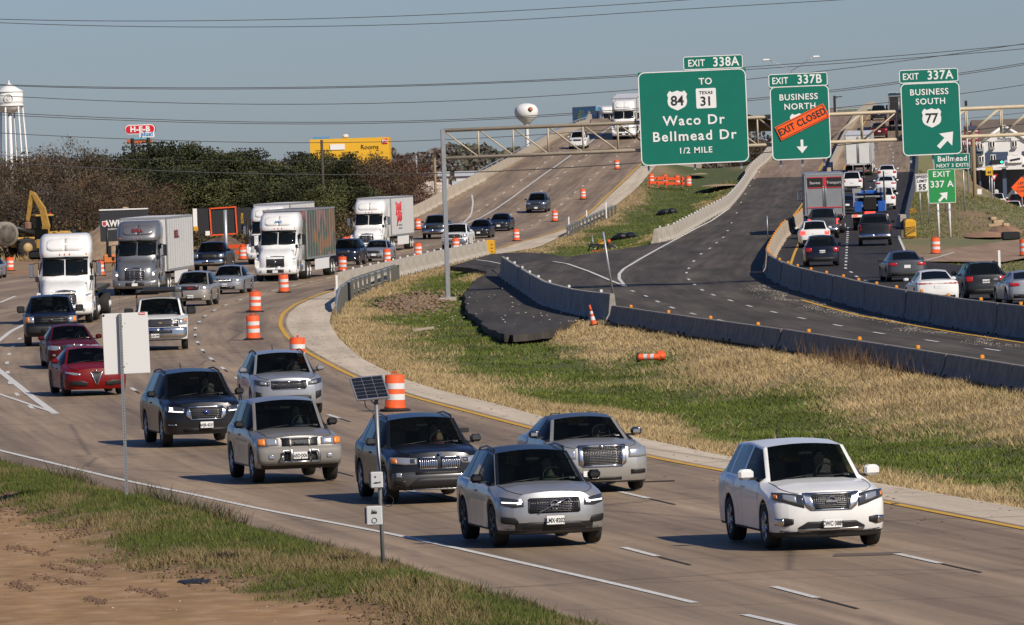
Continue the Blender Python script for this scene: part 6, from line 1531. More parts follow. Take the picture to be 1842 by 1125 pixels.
panel(S, 106 * k, 130 * k, r_=.25); panel(S, 106 * k, 24 * k, (-1.5 * k, -.01, 77.5 * k), r_=.10, brd=.035, name='exit_tab'); TL(S, 'EXIT', .44, -34 * k, 77.5 * k - .02, sx=.82); TL(S, '337A', .60, 19 * k, 77.5 * k, sx=.92)
TL(S, 'BUSINESS', .41, -2 * k, 48 * k, sp=1.12); TL(S, 'SOUTH', .41, 0, 31 * k, sp=1.12); shield(S, 1 * k, 1.5 * k, '77', 35 * k); arrow(S, 25 * k, -38 * k, 45, 38 * k)
# sign hangers behind the panels
for px0, px1 in ((1150, 1345), (1388, 1494), (1622, 1730)):
    for px in (px0 + 14, (px0 + px1) / 2, px1 - 14):
        q = at_d(px, 215, GY); MB().box((q.x - pl_.x, -.10, zt - .6), (.10, .10, 3.4), STEEL).build('hanger', gan)
# small green signs on the right bank
def posted(S, xs, h, r_=.05, m=STEEL, z0=0): 
    for x in xs: MB().tube([(x, .06, -h), (x, .06, z0)], r_, m, 8).build('post', S)
Y_ = 405; k = Y_ / FPX; S = sgn(1694, 335, Y_, 'bright green exit 337 A sign on two white posts', -.5); panel(S, 49 * k, 61 * k, m=LGREEN, r_=.08, brd=.025)
TL(S, 'EXIT', .44, 0, 21 * k, sp=1.15); TL(S, '337 A', .52, 0, 3 * k, sp=1.05); arrow(S, 2 * k, -19 * k, 45, 22 * k); posted(S, (-8.5 * k, 12 * k), 92 * k, .07, SIGNW)
Y_ = 500; k = Y_ / FPX; S = sgn(1712, 291, Y_, 'green Bellmead next 3 exits sign tucked behind the gantry', -.5); panel(S, 65 * k, 28 * k, r_=.08, brd=.03); TL(S, 'Bellmead', .52, 1 * k, 5 * k, sp=1.1); TL(S, 'NEXT 3 EXITS', .34, 1 * k, -7 * k, sp=1.1); posted(S, (-14 * k, 20 * k), 90 * k, .05)
Y_ = 440; k = Y_ / FPX; S = sgn(1659, 329, Y_, 'white speed limit 55 sign behind the exit sign', -.5); panel(S, 24 * k, 32 * k, m=SIGNW, r_=.06, brd=.02, inset=.03, bm_=INK); TL(S, 'SPEED', .24, 0, 10.5 * k, INK); TL(S, 'LIMIT', .24, 0, 3 * k, INK); TL(S, '55', .46, 0, -8 * k, INK, b=.03); posted(S, (-5 * k, 9 * k), 75 * k, .035)
def diamond(S, w_, m, brd=INK):
    h = w_ / math.sqrt(2); b = MB(); b.prism([(0, -h), (h, 0), (0, h), (-h, 0)], -.03, .0, m); b.build('panel', S)
Y_ = 640; k = Y_ / FPX; S = sgn(1838, 337, Y_, 'orange diamond left lane closed sign at the right edge'); diamond(S, 27 * k, SIGNO); TL(S, 'LEFT', .30, 0, 7 * k, INK, y=-.04); TL(S, 'LANE', .30, 0, 0, INK, y=-.04); TL(S, 'CLOSED', .30, 0, -7 * k, INK, y=-.04, sx=.85); posted(S, (0,), 45 * k, .05)
Y_ = 700; k = Y_ / FPX; S = sgn(1779.5, 308, Y_, 'small yellow advisory 40 sign near the filling station'); panel(S, 13 * k, 16 * k, m=mat('sign_yellow', (.75, .45, .02), .45), r_=.05, brd=.015, inset=.03, bm_=INK); TL(S, '40', .40, 0, -2.5 * k, INK, b=.03); posted(S, (0,), 60 * k, .04)
S = sgn(1788, 320, 720, 'small red and white yield sign by the filling station'); b = MB(); b.prism([(-.4, .35), (.4, .35), (0, -.4)], -.03, 0, RED); b.prism([(-.2, .22), (.2, .22), (0, -.16)], -.04, -.03, SIGNW); b.build('panel', S); posted(S, (0,), 2.2, .04)
S = sgn(1762, 345, 720, 'small white sign plate on a thin post on the bank'); panel(S, .5, .6, m=SIGNW, r_=.04, brd=.015, inset=.02, bm_=INK); posted(S, (0,), 1.8, .03)
# distant overhead signs on the bridge
Y_ = 1000; k = Y_ / FPX; S = sgn(1560, 205, Y_, 'distant wide green overhead sign above the right bridge'); panel(S, 112 * k, 20 * k, r_=.1, brd=.05); TL(S, 'Library Circle', .85, -30 * k, 2 * k, sp=1.05); posted(S, (-50 * k, 52 * k), 3.5, .15)
S = sgn(1607, 189, Y_, 'distant tall green sign beside the black trailer'); panel(S, 16 * k, 46 * k, r_=.1, brd=.05); TL(S, 'Ro', .8, -1 * k, -14 * k); posted(S, (0,), 4.5, .15)
S = sgn(1501, 178, 960, 'dark sign support with a short arm on the right bridge', name='sign_support', cat='post'); b = MB(); b.box((0, 0, -1.2), (.32, .3, 3.2), BLACK); b.box((.55, 0, .25), (1.0, .12, .12), BLACK); b.box((.28, .2, -1.2), (.12, .12, 3.0), STEEL); b.build('mast', S)
# ---------------------------------------------------------------- foreground posts on the verge
base = on(229, 909); Yb = base.y; k = Yb / FPX; base.z = .15
tp = at_d(226.5, 618, Yb)
S = empty('blank_sign', 'large blank white back of a road sign on a perforated steel post, left foreground', 'road sign', None, (base.x, Yb, base.z))
PERF = mat('perforated_steel', (.30, .31, .315), .5, .6, noise=.1, nscale=6)
hS = tp.z - base.z; ln = R(-.25)
b = MB(); b.box((0, 0, (hS + .62) / 2), (.06, .06, hS + .56), PERF); b.build('post', S, rot=(0, ln, 0))
hol = MB(); 
for i in range(70): hol.box((0, -.032, .15 + i * .058), (.014, .003, .014), BLACK)
o = hol.build('post_holes', S, rot=(0, ln, 0)); o['kind'] = 'stuff'
b = MB(); b.box((0, .045, 0), (.91, .012, 1.21), mat('sign_back_white', (.74, .74, .72), .5, .1), bev=.005); pn = b.build('panel', S, (tp.x - base.x, 0, hS), (0, R(-.8), 0))
MB().box((.34, .036, .575), (.125, .006, .045), REDL).build('sticker', pn); MB().box((.34, .034, .575), (.10, .006, .012), SIGNW).build('sticker', pn); b = MB(); b.lathe([(.024, .032), (.024, .039)], BLACK, 12, 'Y', (-.42, 0, .57), cap=True); b.build('sticker', pn)
for z in (-.4, .4): MB().box((0, -.035, z), (.02, .02, .02), STEEL).build('bolt', pn)
base = on(690, 1034); Yb = base.y; k = Yb / FPX; base.z = .15
S = empty('solar_sensor_post', 'leaning steel post carrying a solar panel and two grey equipment boxes', 'sensor post', None, (base.x, Yb, base.z))
tp = at_d(674, 705, Yb) - Vector((base.x, Yb, base.z))
tp.x *= .62
b = MB(); b.tube([(0, 0, -.2), (tp.x, 0, tp.z)], .032, PERF, 8); b.build('post', S)
def on_post(py): z = at_d(680, py, Yb).z - base.z; return tp.x * z / tp.z, z
pnl = empty('solar_panel', None, None); pnl.parent = S; x_, z_ = on_post(700); pnl.location = (x_ - 11 * k, -.05, z_ + .02); pnl.rotation_euler = (R(-38), R(-3), R(20))
b = MB(); b.box((0, 0, 0), (.56, .03, .46), ALU); b.build('frame', pnl)
cm = MB().box((0, 0, 0), (.165, .006, .062), mat('solar_cell', (.010, .012, .022), .25, .2)).mesh('cell')
for i in range(3):
    for j in range(6): link('cell', cm, pnl, ((i - 1) * .175, -.017, (j - 2.5) * .070))
x_, z_ = on_post(725); b = MB(); b.tube([(x_, .0, z_), (x_ - .05, .02, z_ + .25)], .025, STEEL, 6); b.tube([(x_, 0, z_ - .05), (x_ - .22, .05, z_ + .2)], .014, STEEL, 5); b.build('bracket', S)
b = MB(); b.tube([(x_ - .20, 0, z_ + .12), (x_ - .17, -.03, z_ - .06), (x_ - .06, -.04, z_ - .14), (x_ - .03, -.04, z_ - .30), (tp.x * .45 + .02, -.045, tp.z * .5)], .008, BLACK, 5); b.build('cable', S)
BOXG = mat('equipment_grey', (.52, .53, .53), .5)
for py, w_, h, sh in ((863, .20, .26, 5), (927, .26, .31, 12)):
    x_, z_ = on_post(py); x_ -= sh * k
    b = MB(); b.box((x_, -.11, z_), (w_, .13, h), BOXG, bev=.015); b.box((x_ - w_ / 2 - .012, -.10, z_), (.025, .1, h * .8), BLACK); o = b.build('equipment_box', S)
    m_ = MB()
    if sh == 5: m_.prism([(x_ - .06, z_ - .05), (x_ - .02, z_ - .03), (x_ + .03, z_ - .035), (x_ + .07, z_ - .02), (x_ + .06, z_ - .045), (x_ - .02, z_ - .055)], -.182, -.176, BLACK); m_.prism([(x_ - .02 + .025 * a, z_ + .05 + .03 * c) for a, c in US], -.182, -.176, BLACK)
    else:
        for i in range(3): m_.prism([(x_ - .05 + i * .03, z_ + .03), (x_ - .03 + i * .03, z_ + .11 - .01 * i), (x_ - .01 + i * .03, z_ + .04)], -.182, -.176, BLACK)
        m_.lathe([(.045, -.182), (.045, -.176), (.036, -.176), (.036, -.182)], BLACK, 14, 'Y', (x_, 0, z_ - .075), cap=False)
    m_.build('emblem', o)
x_, z_ = on_post(902); b = MB(); b.tube([(x_ + .12 + .09 * math.cos(a), -.03, z_ + .09 * math.sin(a)) for a in np.linspace(0, 2 * math.pi * 1.9, 26)], .006, BLACK, 5); b.build('cable', S)
# ---------------------------------------------------------------- litter on the road and verge, details
def flatpiece(name, label, cat, px, py, w_, d_, m, rot=0, zf=Z0, h=.015): 
    p = on(px, py, zf); o = MB().box((0, 0, h / 2), (w_, d_, h), m, bev=.004).build(name, None, p + Vector((0, 0, .005)), (0, 0, rot)); tag(o, label, cat); return o
flatpiece('road_debris', 'thin dark strip of rubber lying beside the silver full size sedan', 'debris', 1186, 867, .62, .16, RUBBER, .05); flatpiece('road_debris', 'dark scrap on the road behind the dark grey crossover', 'debris', 834, 778, .22, .18, RUBBER, .3, h=.10)
flatpiece('road_debris', 'small dark scrap on the shoulder right of the white sport utility vehicle', 'debris', 1610, 908, .10, .2, RUBBER, .3); flatpiece('road_debris', 'faint dark strip between the white sport utility vehicle and the near dashes', 'debris', 1560, 998, 1.1, .7, mat('road_patch', (.12, .09, .07), .8), -.1, h=.006)
flatpiece('plank', 'weathered plank lying in the median grass below the spoil heap', 'plank', 762, 594, .18, 3.2, mat('old_wood', (.40, .33, .24), .9), -.2, h=.08)
flatpiece('white_rag', 'white flat scrap lying on the dirt edge below the sign', 'litter', 228, 943, .18, .4, WHITE, .2, h=.03)
p = on(355, 1048); b = MB(); pts = []  # thin uneven near-black patch laid on the dirt
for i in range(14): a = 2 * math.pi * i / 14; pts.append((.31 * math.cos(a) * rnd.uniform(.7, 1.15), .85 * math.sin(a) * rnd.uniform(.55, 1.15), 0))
b.rings([pts, [(x * .92, y * .92, .010 + .01 * rnd.random()) for x, y, z in pts], [(x * .5, y * .5, .016 + .012 * rnd.random()) for x, y, z in pts]], mat('patch_black', (.015, .014, .013), .6)); tag(b.build('dark_ground_patch', None, (p.x, p.y, float(zverge(np.array([p.x]), np.array([p.y]))[0]) + .005)), 'flat uneven black patch on the bare dirt', 'plastic sheet')
# ================================================================ FAR THINGS
def tp_(px, Y, z=0.0): q = at_d(px, 300, Y); return Vector((q.x, Y, z))
def gzf(px, py, Y): return at_d(px, py, Y).z
# legged water tower, left
Y_ = 1000; k = Y_ / FPX; base = tp_(21, Y_, -1.2); WT = mat('tower_white', (.72, .72, .70), .55, noise=.06, nscale=.3)
zt_ = lambda py, px=20: at_d(px, py, Y_).z - base.z
o = empty('water_tower', 'white legged water tower with a conical roof at the left edge', 'water tower', None, base)
rad = 24.5 * k; z0, z1, z2, z3 = zt_(204), zt_(190), zt_(166), zt_(149)
b = MB(); b.lathe([(rad * .12, z0 - .1), (rad * .6, z0 + .25), (rad * .92, z0 + .75), (rad, z1), (rad, z2)], WT, 28); b.build('tank', o)
b = MB(); b.lathe([(rad * 1.06, z2), (rad * 1.06, z2 + .06), (rad * .5, z2 + (z3 - z2) * .55), (rad * .08, z3 - .1), (.06, z3 + .35)], WT, 28); b.build('roof', o)
b = MB(); b.lathe([(rad * 1.06, z1 - .1), (rad * 1.06, z1 + .04)], WT, 28); b.tube([(rad * 1.06 * math.cos(a), rad * 1.06 * math.sin(a), z1 + .5) for a in np.linspace(0, 6.283, 25)], .03, WT, 4, cap=False); b.build('balcony', o)
for i in range(6):
    a = R(60 * i + 15); MB().tube([(rad * .95 * math.cos(a), rad * .95 * math.sin(a), z1), (rad * 1.5 * math.cos(a), rad * 1.5 * math.sin(a), 0)], .12, WT, 8).build('leg', o)
MB().tube([(0, 0, 0), (0, 0, z0)], .30, WT, 12).build('riser', o)
for i in range(6):
    a, c = R(60 * i + 15), R(60 * i + 75); zz = z1 * .5; MB().tube([(rad * 1.22 * math.cos(a), rad * 1.22 * math.sin(a), zz), (rad * 1.22 * math.cos(c), rad * 1.22 * math.sin(c), zz)], .05, WT, 5).build('brace', o)
GREYL = mat('faded_emblem', (.48, .49, .47), .6); b = MB(); zz = (z1 + z2) / 2
b.lathe([(.62, -rad - .06), (.62, -rad - .01), (.54, -rad - .01), (.54, -rad - .06)], GREYL, 20, 'Y', (0, 0, zz), cap=False); b.prism([(0, zz + .5), (.32, zz), (0, zz - .5), (-.32, zz)], -rad - .05, -rad - .02, GREYL); b.prism([(0, zz + .34), (.2, zz), (0, zz - .34), (-.2, zz)], -rad - .06, -rad - .05, WT); b.build('emblem', o)
# spheroid water tower, centre
Y_ = 1500; k = Y_ / FPX; base = tp_(950, Y_, -1.2); zt_ = lambda py: at_d(948, py, Y_).z - base.z
o = empty('water_tower', 'white bulb shaped water tower on a single stem beyond the overpass', 'water tower', None, base); rad = 21.5 * k; zc_ = zt_(203); b = MB()
prof = [(.1, zt_(186)), (rad * .4, zt_(187)), (rad * .75, zt_(190)), (rad * .95, zt_(196)), (rad, zt_(202)), (rad * .93, zt_(209)), (rad * .7, zt_(215)), (rad * .4, zt_(220)), (rad * .2, zt_(225))]
b.lathe(prof, WT, 28); b.build('tank', o); MB().lathe([(rad * .2, zt_(225)), (rad * .15, zt_(232)), (rad * .15, 2), (rad * .3, 0)], WT, 16).build('stem', o)
b = MB(); b.lathe([(.5, -rad - .05), (.5, -rad + .2)], mat('emblem_rust', (.45, .16, .06), .6), 12, 'Y', (0.9, 0, zt_(197))); b.build('emblem', o)
# store sign on its pylon
Y_ = 850; k = Y_ / FPX; S = sgn(252, 236, Y_, 'red and white H-E-B plus! store sign above the trees', name='store_sign', cat='sign')
SR = mat('sign_red', (.62, .015, .03), .4); SB = mat('sign_blue', (.03, .20, .50), .4)
for dy, m, w_, h, nm in ((0.35, BLACK, 56, 17, 'cabinet'), (-.02, SIGNW, 54, 17, 'face'), (-.06, SR, 51, 14, 'face')):
    b = MB(); b.prism([(x, z + 3 * k) for x, z in rrect(w_ * k, h * k, h * k * .45)], dy - .04, dy + .35, m); b.build(nm, S)
TL(S, 'H-E-B', .86, 0, 3 * k, SIGNW, y=-.14, b=.05, sx=1.05)
b = MB(); b.box((12 * k, -.05, -7 * k), (27 * k, .12, 9 * k), SIGNW); b.build('face', S); TL(S, 'plus!', .72, 12 * k, -6 * k, SB, y=-.13, b=.04)
posted(S, (-14 * k, 14 * k), 12, .22, BLACK, -12.5 * k); b = MB(); b.box((0, 0, -14 * k), (28 * k, .1, 4 * k), mat('pale_cyan_band', (.15, .45, .55), .5)); b.box((-2 * k, .1, -18.5 * k), (46 * k, .1, 7 * k), mat('sign_rust', (.55, .12, .03), .5)); b.build('lower_board', S)
# yellow store building with a rooftop unit
Y_ = 900; k = Y_ / FPX; p = tp_(630, Y_, -1.2); o = empty('store_building', 'yellow store front with a small red square logo, behind the trees', 'building', None, p)
SY_ = mat('store_yellow', (.75, .42, .02), .6, noise=.05); h1 = at_d(630, 249, Y_).z + 1.2
b = MB(); b.box((0, 8, h1 / 2), (142 * k, 16, h1), SY_); b.build('wall', o); MB().box((64 * k, -.06, h1 - 7 * k), (9 * k, .1, 9 * k), SR).build('logo', o); TL(o, 'Pla', .6, 64 * k, h1 - 7 * k, SIGNW, y=-.13)
text('Rooms', .8, BLACK, o, (36 * k, -.05, h1 - 17 * k), sx=1.0); 
b = MB(); b.box((-8 * k, 4, h1 + 4 * k), (11 * k, 2.5, 8 * k), mat('unit_white', (.65, .64, .6), .6), bev=.2); b.build('rooftop_unit', o); b = MB(); b.box((-52 * k, 3, h1 + 2.5 * k), (30 * k, 2, 4 * k), mat('unit_blue', (.08, .25, .5), .5)); b.build('rooftop_unit', o); MB().box((-22 * k, -.06, h1 - 15 * k), (26 * k, .1, 10 * k), SIGNW).build('awning', o)
# pale low houses and sheds beyond the ramp
i = 0
for px, py, w_, h, Yh, m, lb in ((775, 318, 60, 16, 900, (.55, .55, .54), 'pale grey low shed roof left of the gantry post'), (845, 318, 50, 20, 880, (.60, .61, .62), 'white low warehouse behind the gantry post'), (900, 312, 60, 12, 980, (.45, .47, .50), 'grey roofed warehouse beyond the ramp'), (835, 331, 40, 10, 820, (.26, .28, .30), 'dark grey shed in front of the white warehouse')):
    k = Yh / FPX; p = tp_(px, Yh, -1.2); z1 = at_d(px, py - h / 2, Yh).z + 1.2; o = empty('warehouse', lb, 'building', None, p); mm = mat('shed_%d' % i, m, .6); i += 1
    b = MB(); b.box((0, 4, z1 / 2 - .3), (w_ * k, 8, z1 - .6), mm); b.build('wall', o); b = MB(); b.prismx([(-.3, z1 - .6), (4, z1), (8.3, z1 - .6)], -w_ * k / 2 - .2, w_ * k / 2 + .2, mat('pale_roof', (.55, .56, .57), .5)); b.build('roof', o)
    for j in range(int(w_ * k / 1.6)): MB().box((-w_ * k / 2 + .8 + j * 1.6, -.02, z1 * .45), (.7, .06, .8), GLASSFAR if 'GLASSFAR' in globals() else TINT).build('window', o)
# hotel and filling station, right
Y_ = 900; k = Y_ / FPX; hx = 1815; p = tp_(hx, Y_, -.6); HW = mat('siding_white', (.68, .68, .68), .6, noise=.04); HB = mat('siding_navy', (.035, .065, .12), .6); HR = mat('brown_shingles', (.14, .11, .09), .9, noise=.15, nscale=1)
zz = lambda py: at_d(hx, py, Y_).z + .6
o = empty('hotel', 'white three storey hotel with a gable, navy panels and a brown roof', 'hotel', None, p)
b = MB(); b.box((20 * k, 7, zz(252) / 2), (150 * k, 14, zz(252)), HW); b.box((-8 * k, -.4, zz(252) / 2), (82 * k, .9, zz(252)), HW); b.build('wall', o)
b = MB(); b.prismx([(-.8, zz(252)), (7, zz(214)), (14.8, zz(252))], -60 * k, 100 * k, HR); b.build('roof', o)
b = MB(); b.prism([(-49 * k, zz(253)), (33 * k, zz(253)), (-8 * k, zz(228))], -1.0, 6, HW); b.build('gable', o); b = MB()
for s, x in ((1, -49 * k), (-1, 33 * k)): b.tube([(x, -1.1, zz(253)), (-8 * k, -1.1, zz(227))], .22, SIGNW, 5)
b.build('gable_trim', o)
b = MB(); b.lathe([(6 * k, -1.12), (6 * k, -1.02)], mat('logo_blue', (.12, .20, .38), .5), 16, 'Y', (-8 * k, 0, zz(240))); b.lathe([(3 * k, -1.2), (3 * k, -1.1)], mat('logo_green', (.25, .5, .2), .5), 12, 'Y', (-7 * k, 0, zz(239))); b.build('logo', o)
text('WoodSpring', 3.4 * k * 2.4, HB, o, (-8 * k, -1.05, zz(249.5)), sx=.6)
for x0, x1, y0_, y1_ in ((-42, -2, 273, 300), (24, 36, 273, 300), (-60, -46, 262, 276)): MB().box(((x0 + x1) / 2 * k, -.93, (zz(y0_) + zz(y1_)) / 2), ((x1 - x0) * k, .12, zz(y0_) - zz(y1_)), HB).build('siding_panel', o)
for x, py in ((-50, 285), (-30, 259), (10, 259), (-29, 283), (-52, 262), (40, 259), (40, 285), (12, 284)):
    wn = MB().box((x * k, -1.0, zz(py)), (9.5 * k, .12, 11 * k), SIGNW).build('window', o); MB().box((x * k, -1.07, zz(py)), (7.6 * k, .06, 9 * k), TINT).build('pane', wn); MB().box((x * k, -1.11, zz(py)), (.12, .05, 9 * k), SIGNW).build('mullion', wn); MB().box((x * k, -1.15, zz(py) - 7.6 * k), (9 * k, .3, 2.2 * k), mat('unit_grey', (.3, .3, .3), .6)).build('air_conditioner', wn)
Y_ = 800; k = Y_ / FPX; hx = 1812; p = tp_(hx, Y_, -.5); zz = lambda py: at_d(hx, py, Y_).z + .5
o = empty('filling_station', 'filling station canopy with a slanting white edge in front of the hotel', 'filling station', None, p)
b = MB(); b.prism([(-55 * k, zz(303)), (-55 * k, zz(305)), (60 * k, zz(294)), (60 * k, zz(282)), (28 * k, zz(283)), (-20 * k, zz(297))], -.1, 9, mat('canopy_white', (.78, .78, .77), .5)); b.build('canopy', o)
b = MB(); b.box((14 * k, -.3, zz(287)), (28 * k, .3, 13 * k), SIGNW); b.build('sign_box', o); b = MB(); b.box((14 * k, -.48, zz(287.5)), (18 * k, .1, 3 * k), BLACK, rot=Matrix.Rotation(R(-9), 3, 'Y')); b.build('sign_bar', o)
for x, w_ in ((-4, 7), (-48, 3), (38, 8)): MB().box((x * k, 2, zz(303) / 2), (w_ * k, 1.2, zz(303)), mat('column_blue', (.06, .085, .14), .5)).build('column', o)
b = MB(); b.box((5 * k, 9, zz(306) / 2), (120 * k, .4, zz(306)), mat('store_shade', (.10, .11, .13), .7)); b.build('back_wall', o)
for x in (-38, -20, 16): b = MB(); b.box((x * k, 1.5, 1.0), (8 * k, .8, 2.0), mat('pump_grey', (.55, .55, .55), .5), bev=.1); b.build('fuel_pump', o)
# traffic light
S = sgn(1797, 292, 740, 'traffic signal head with a lit green lamp by the canopy', name='traffic_light', cat='traffic light'); b = MB(); b.box((-.2, 0, 0), (1.35, .3, .5), BLACK, bev=.06); b.build('housing', S); b = MB(); b.lathe([(.12, -.19), (.12, -.15)], mat('green_lamp', (.05, .8, .4), .3, emit=((.05, 1, .5), 4)), 12, 'Y', (.28, 0, 0)); b.build('green_lamp', S); posted(S, (-.8,), 5.5, .09)
# pole sign, flood pole and wooden pole
Y_ = 820; k = Y_ / FPX; S = sgn(1748, 244, Y_, 'dark red pole sign with white lettering left of the hotel', name='pole_sign', cat='sign'); b = MB(); b.box((0, 0, 0), (28 * k, .4, 36 * k), mat('maroon_board', (.22, .03, .035), .5)); b.build('board', S)
b = MB()
for z in (8, 1, -5): b.box((1 * k, -.22, z * k), (20 * k, .05, 3.4 * k), mat('sign_grey_text', (.55, .52, .5), .5))
b.build('lettering_rows', S); b = MB(); b.box((0, -.22, 14 * k), (26 * k, .06, 6 * k), HB); b.build('top_band', S); TL(S, 'Therapy', .62, -1 * k, -13 * k, SIGNW, y=-.25); posted(S, (0,), 9, .25)
Y_ = 640; p = on(1752, 360, frontage_z); p = tp_(1752, Y_, -.5); h = at_d(1750, 236, Y_).z + .5; b = MB(); b.tube([(0, 0, 0), (0, 0, h)], .17, mat('wooden_pole', (.26, .19, .11), .9), 8); o = b.build('utility_pole', None, p); tag(o, 'brown wooden pole in front of the hotel', 'utility pole')
p = tp_(1741, 700, -.5); h = at_d(1740, 184, 700).z + .5; b = MB(); b.tube([(0, 0, 0), (0, 0, h)], .09, STEEL, 6); o = b.build('flood_pole', None, p); tag(o, 'thin grey pole with a box on top behind the truss', 'pole'); MB().box((0, 0, h - .1), (.25, .25, .5), BLACK).build('lamp_box', o)
# double street lamp on the bridge
Y_ = 900; k = Y_ / FPX; p = tp_(1430, Y_, ZR(Y_)); h = at_d(1429, 127, Y_).z - p.z; o = empty('street_lamp', 'tall double armed street lamp rising behind the business north sign', 'street lamp', None, p)
MB().tube([(0, 0, 0), (0, 0, h)], [.13, .08], STEEL, 8).build('pole', o)
for s, dx, dz in ((-1, -46, 21), (1, 44, 24)):
    MB().tube([(0, 0, h), (dx * .35 * k, 0, h + dz * .35 * k), (dx * .7 * k, 0, h + dz * .8 * k), (dx * .92 * k, 0, h + dz * .97 * k)], .05, STEEL, 6).build('arm', o); MB().box((dx * 1.0 * k, 0, h + dz * .98 * k), (12 * k, .3, .24), SIGNW, bev=.06).build('lamp_head', o)
# poles on the left
for px, top, bot, Yp, m, lb in ((402, 378, 462, 470, STEEL, 'grey steel pole in front of the black tarp panels'), (580, 252, 345, 640, mat('dark_pole', (.06, .05, .04), .9), 'dark wooden utility pole against the oaks'), (690, 298, 357, 700, mat('wooden_pole', (.26, .19, .11), .9), 'short utility pole with lamps beside the red brown trees'), (782, 284, 336, 700, mat('wooden_pole', (.30, .18, .08), .9), 'reddish wooden pole left of the gantry post'), (749, 280, 300, 800, STEEL, 'thin grey pole with a transformer')):
    p = tp_(px, Yp, 0); h = at_d(px, top, Yp).z; b = MB(); b.tube([(0, 0, -.5), (0, 0, h)], .13, m, 7); o = b.build('utility_pole', None, p); tag(o, lb, 'utility pole', 'poles on the left side')
    if 'lamps' in lb or 'transformer' in lb: MB().box((-.25, 0, h - .5), (.4, .2, .3), STEEL, bev=.05).build('fitting', o)
# power lines
WIREM = mat('wire', (.05, .05, .05), .6)
def wire(label, px, Y, r_=.021):
    P = [at_d(a, b_, Y) for a, b_ in px]; d0, d1 = P[1] - P[0], P[-1] - P[-2]
    P = [P[0] - d0.normalized() * 40 + Vector((0, 0, 1.5))] + P + [P[-1] + d1.normalized() * 40 + Vector((0, 0, 1.2))]
    xs = np.array([p.x for p in P]); zs = np.array([p.z for p in P]); X = np.linspace(xs[0], xs[-1], 60); Z = np.interp(X, xs, zs)
    for _ in range(10): Z[1:-1] = (Z[:-2] + 2 * Z[1:-1] + Z[2:]) / 4
    b = MB(); b.tube([(x, Y, z) for x, z in zip(X, Z)], r_, WIREM, 5); tag(b.build('power_line'), label, 'power line', 'power lines across the sky')
wire('topmost power line across the sky', [(0, 37), (250, 39.5), (450, 37.5), (700, 31), (921, 21), (1090, 10), (1260, 0)], 420)
wire('second power line from the top', [(0, 43.5), (250, 49.5), (500, 50), (750, 45), (921, 39), (1250, 14), (1540, 0)], 425)
wire('upper one of the close pair of power lines just above the store sign', [(0, 155), (150, 157.5), (300, 159.5), (600, 158), (921, 148), (1147, 136), (1343, 121), (1600, 103), (1842, 82)], 430)
wire('lower one of the close pair of power lines meeting the white water tower', [(0, 156.5), (150, 160), (300, 162), (600, 160), (921, 150), (1147, 138), (1343, 126), (1481, 117), (1842, 90)], 434)
wire('single power line below the close pair', [(0, 175), (150, 181), (350, 188.5), (550, 190), (750, 186), (921, 179), (1147, 163), (1343, 145), (1481, 130), (1842, 81)], 440)
wire('power line running just over the store sign', [(0, 205), (150, 210), (330, 219), (550, 223), (750, 219), (921, 214), (1147, 195), (1380, 178), (1500, 164), (1620, 149), (1842, 116)], 445)
wire('power line grazing the store sign, under the last one', [(0, 209), (150, 214), (330, 222), (550, 226), (750, 222), (921, 216), (1147, 199), (1380, 181), (1500, 167), (1620, 152), (1842, 119)], 449)
wire('power line skimming the tree tops', [(0, 242), (150, 248), (430, 258), (560, 260), (750, 256), (921, 247), (1147, 232), (1343, 210), (1728, 173), (1842, 156)], 455)
wire('faint lower power line in front of the trees', [(0, 283), (300, 289), (560, 292), (780, 289), (921, 281), (1147, 265), (1400, 245), (1842, 205)], 460, .016)
wire('thick dark cable crossing in front of the overpass', [(0, 296), (300, 308), (460, 316), (640, 317), (800, 315), (921, 309), (1147, 295), (1400, 275), (1842, 225)], 400, .028)
# ---------------------------------------------------------------- construction yard on the left
p = on(41, 464); o = empty('wheel_loader', 'yellow and black wheel loader with a pipe grab, parked in the yard', 'wheel loader', None, p, (0, 0, R(-66)))
LB = mat('machine_black', (.02, .02, .022), .5); b = MB(); b.box((0, 2.6, 1.45), (1.5, 3.0, 1.2), YELLOWD, bev=.12); b.box((0, .2, 1.25), (1.1, 2.2, .8), YELLOWD, bev=.08); b.box((0, 4.2, 1.6), (1.6, .5, 1.1), LB, bev=.08); b.build('chassis', o)
b = MB(); b.box((0, 1.7, 2.65), (1.35, 1.35, 1.25), TINT, bev=.06); b.build('cab', o); b = MB(); b.box((0, 1.7, 3.35), (1.5, 1.6, .16), YELLOWD, bev=.04); b.build('cab_roof', o); MB().box((.4, 2.3, 3.5), (.15, .15, .2), RED).build('beacon', o)
for s in (1, -1):
    b = MB(); b.tube([(s * .5, 1.0, 1.9), (s * .5, -.6, 2.4), (s * .5, -2.3, 1.5)], [.2, .24, .16], LB, 6); b.build('lift_arm', o)
    b = MB(); b.box((s * 1.0, 0, 1.45), (.6, 1.7, .12), LB); b.build('mudguard', o)
    for y in (0, 3.2):
        wl = MB(); wl.lathe([(.42, -.28), (.74, -.28), (.80, -.18), (.80, .18), (.74, .28), (.42, .28)], RUBBER, 20, 'X', (s * 1.0, y, .80)); wo = wl.build('wheel', o); MB().lathe([(.40, -.2), (.40, .24), (.15, .28)], mat('tan_rim', (.40, .27, .12), .5), 14, 'X', (s * (1.0 + .06), y, .80)).build('rim', wo)
        tr = MB()
        for i in range(18): a = 2 * math.pi * i / 18; tr.box((s * 1.0, y + .81 * math.cos(a), .80 + .81 * math.sin(a)), (.5, .07, .07), RUBBER, rot=Matrix.Rotation(a, 3, 'X'))
        tr.build('tread', wo)
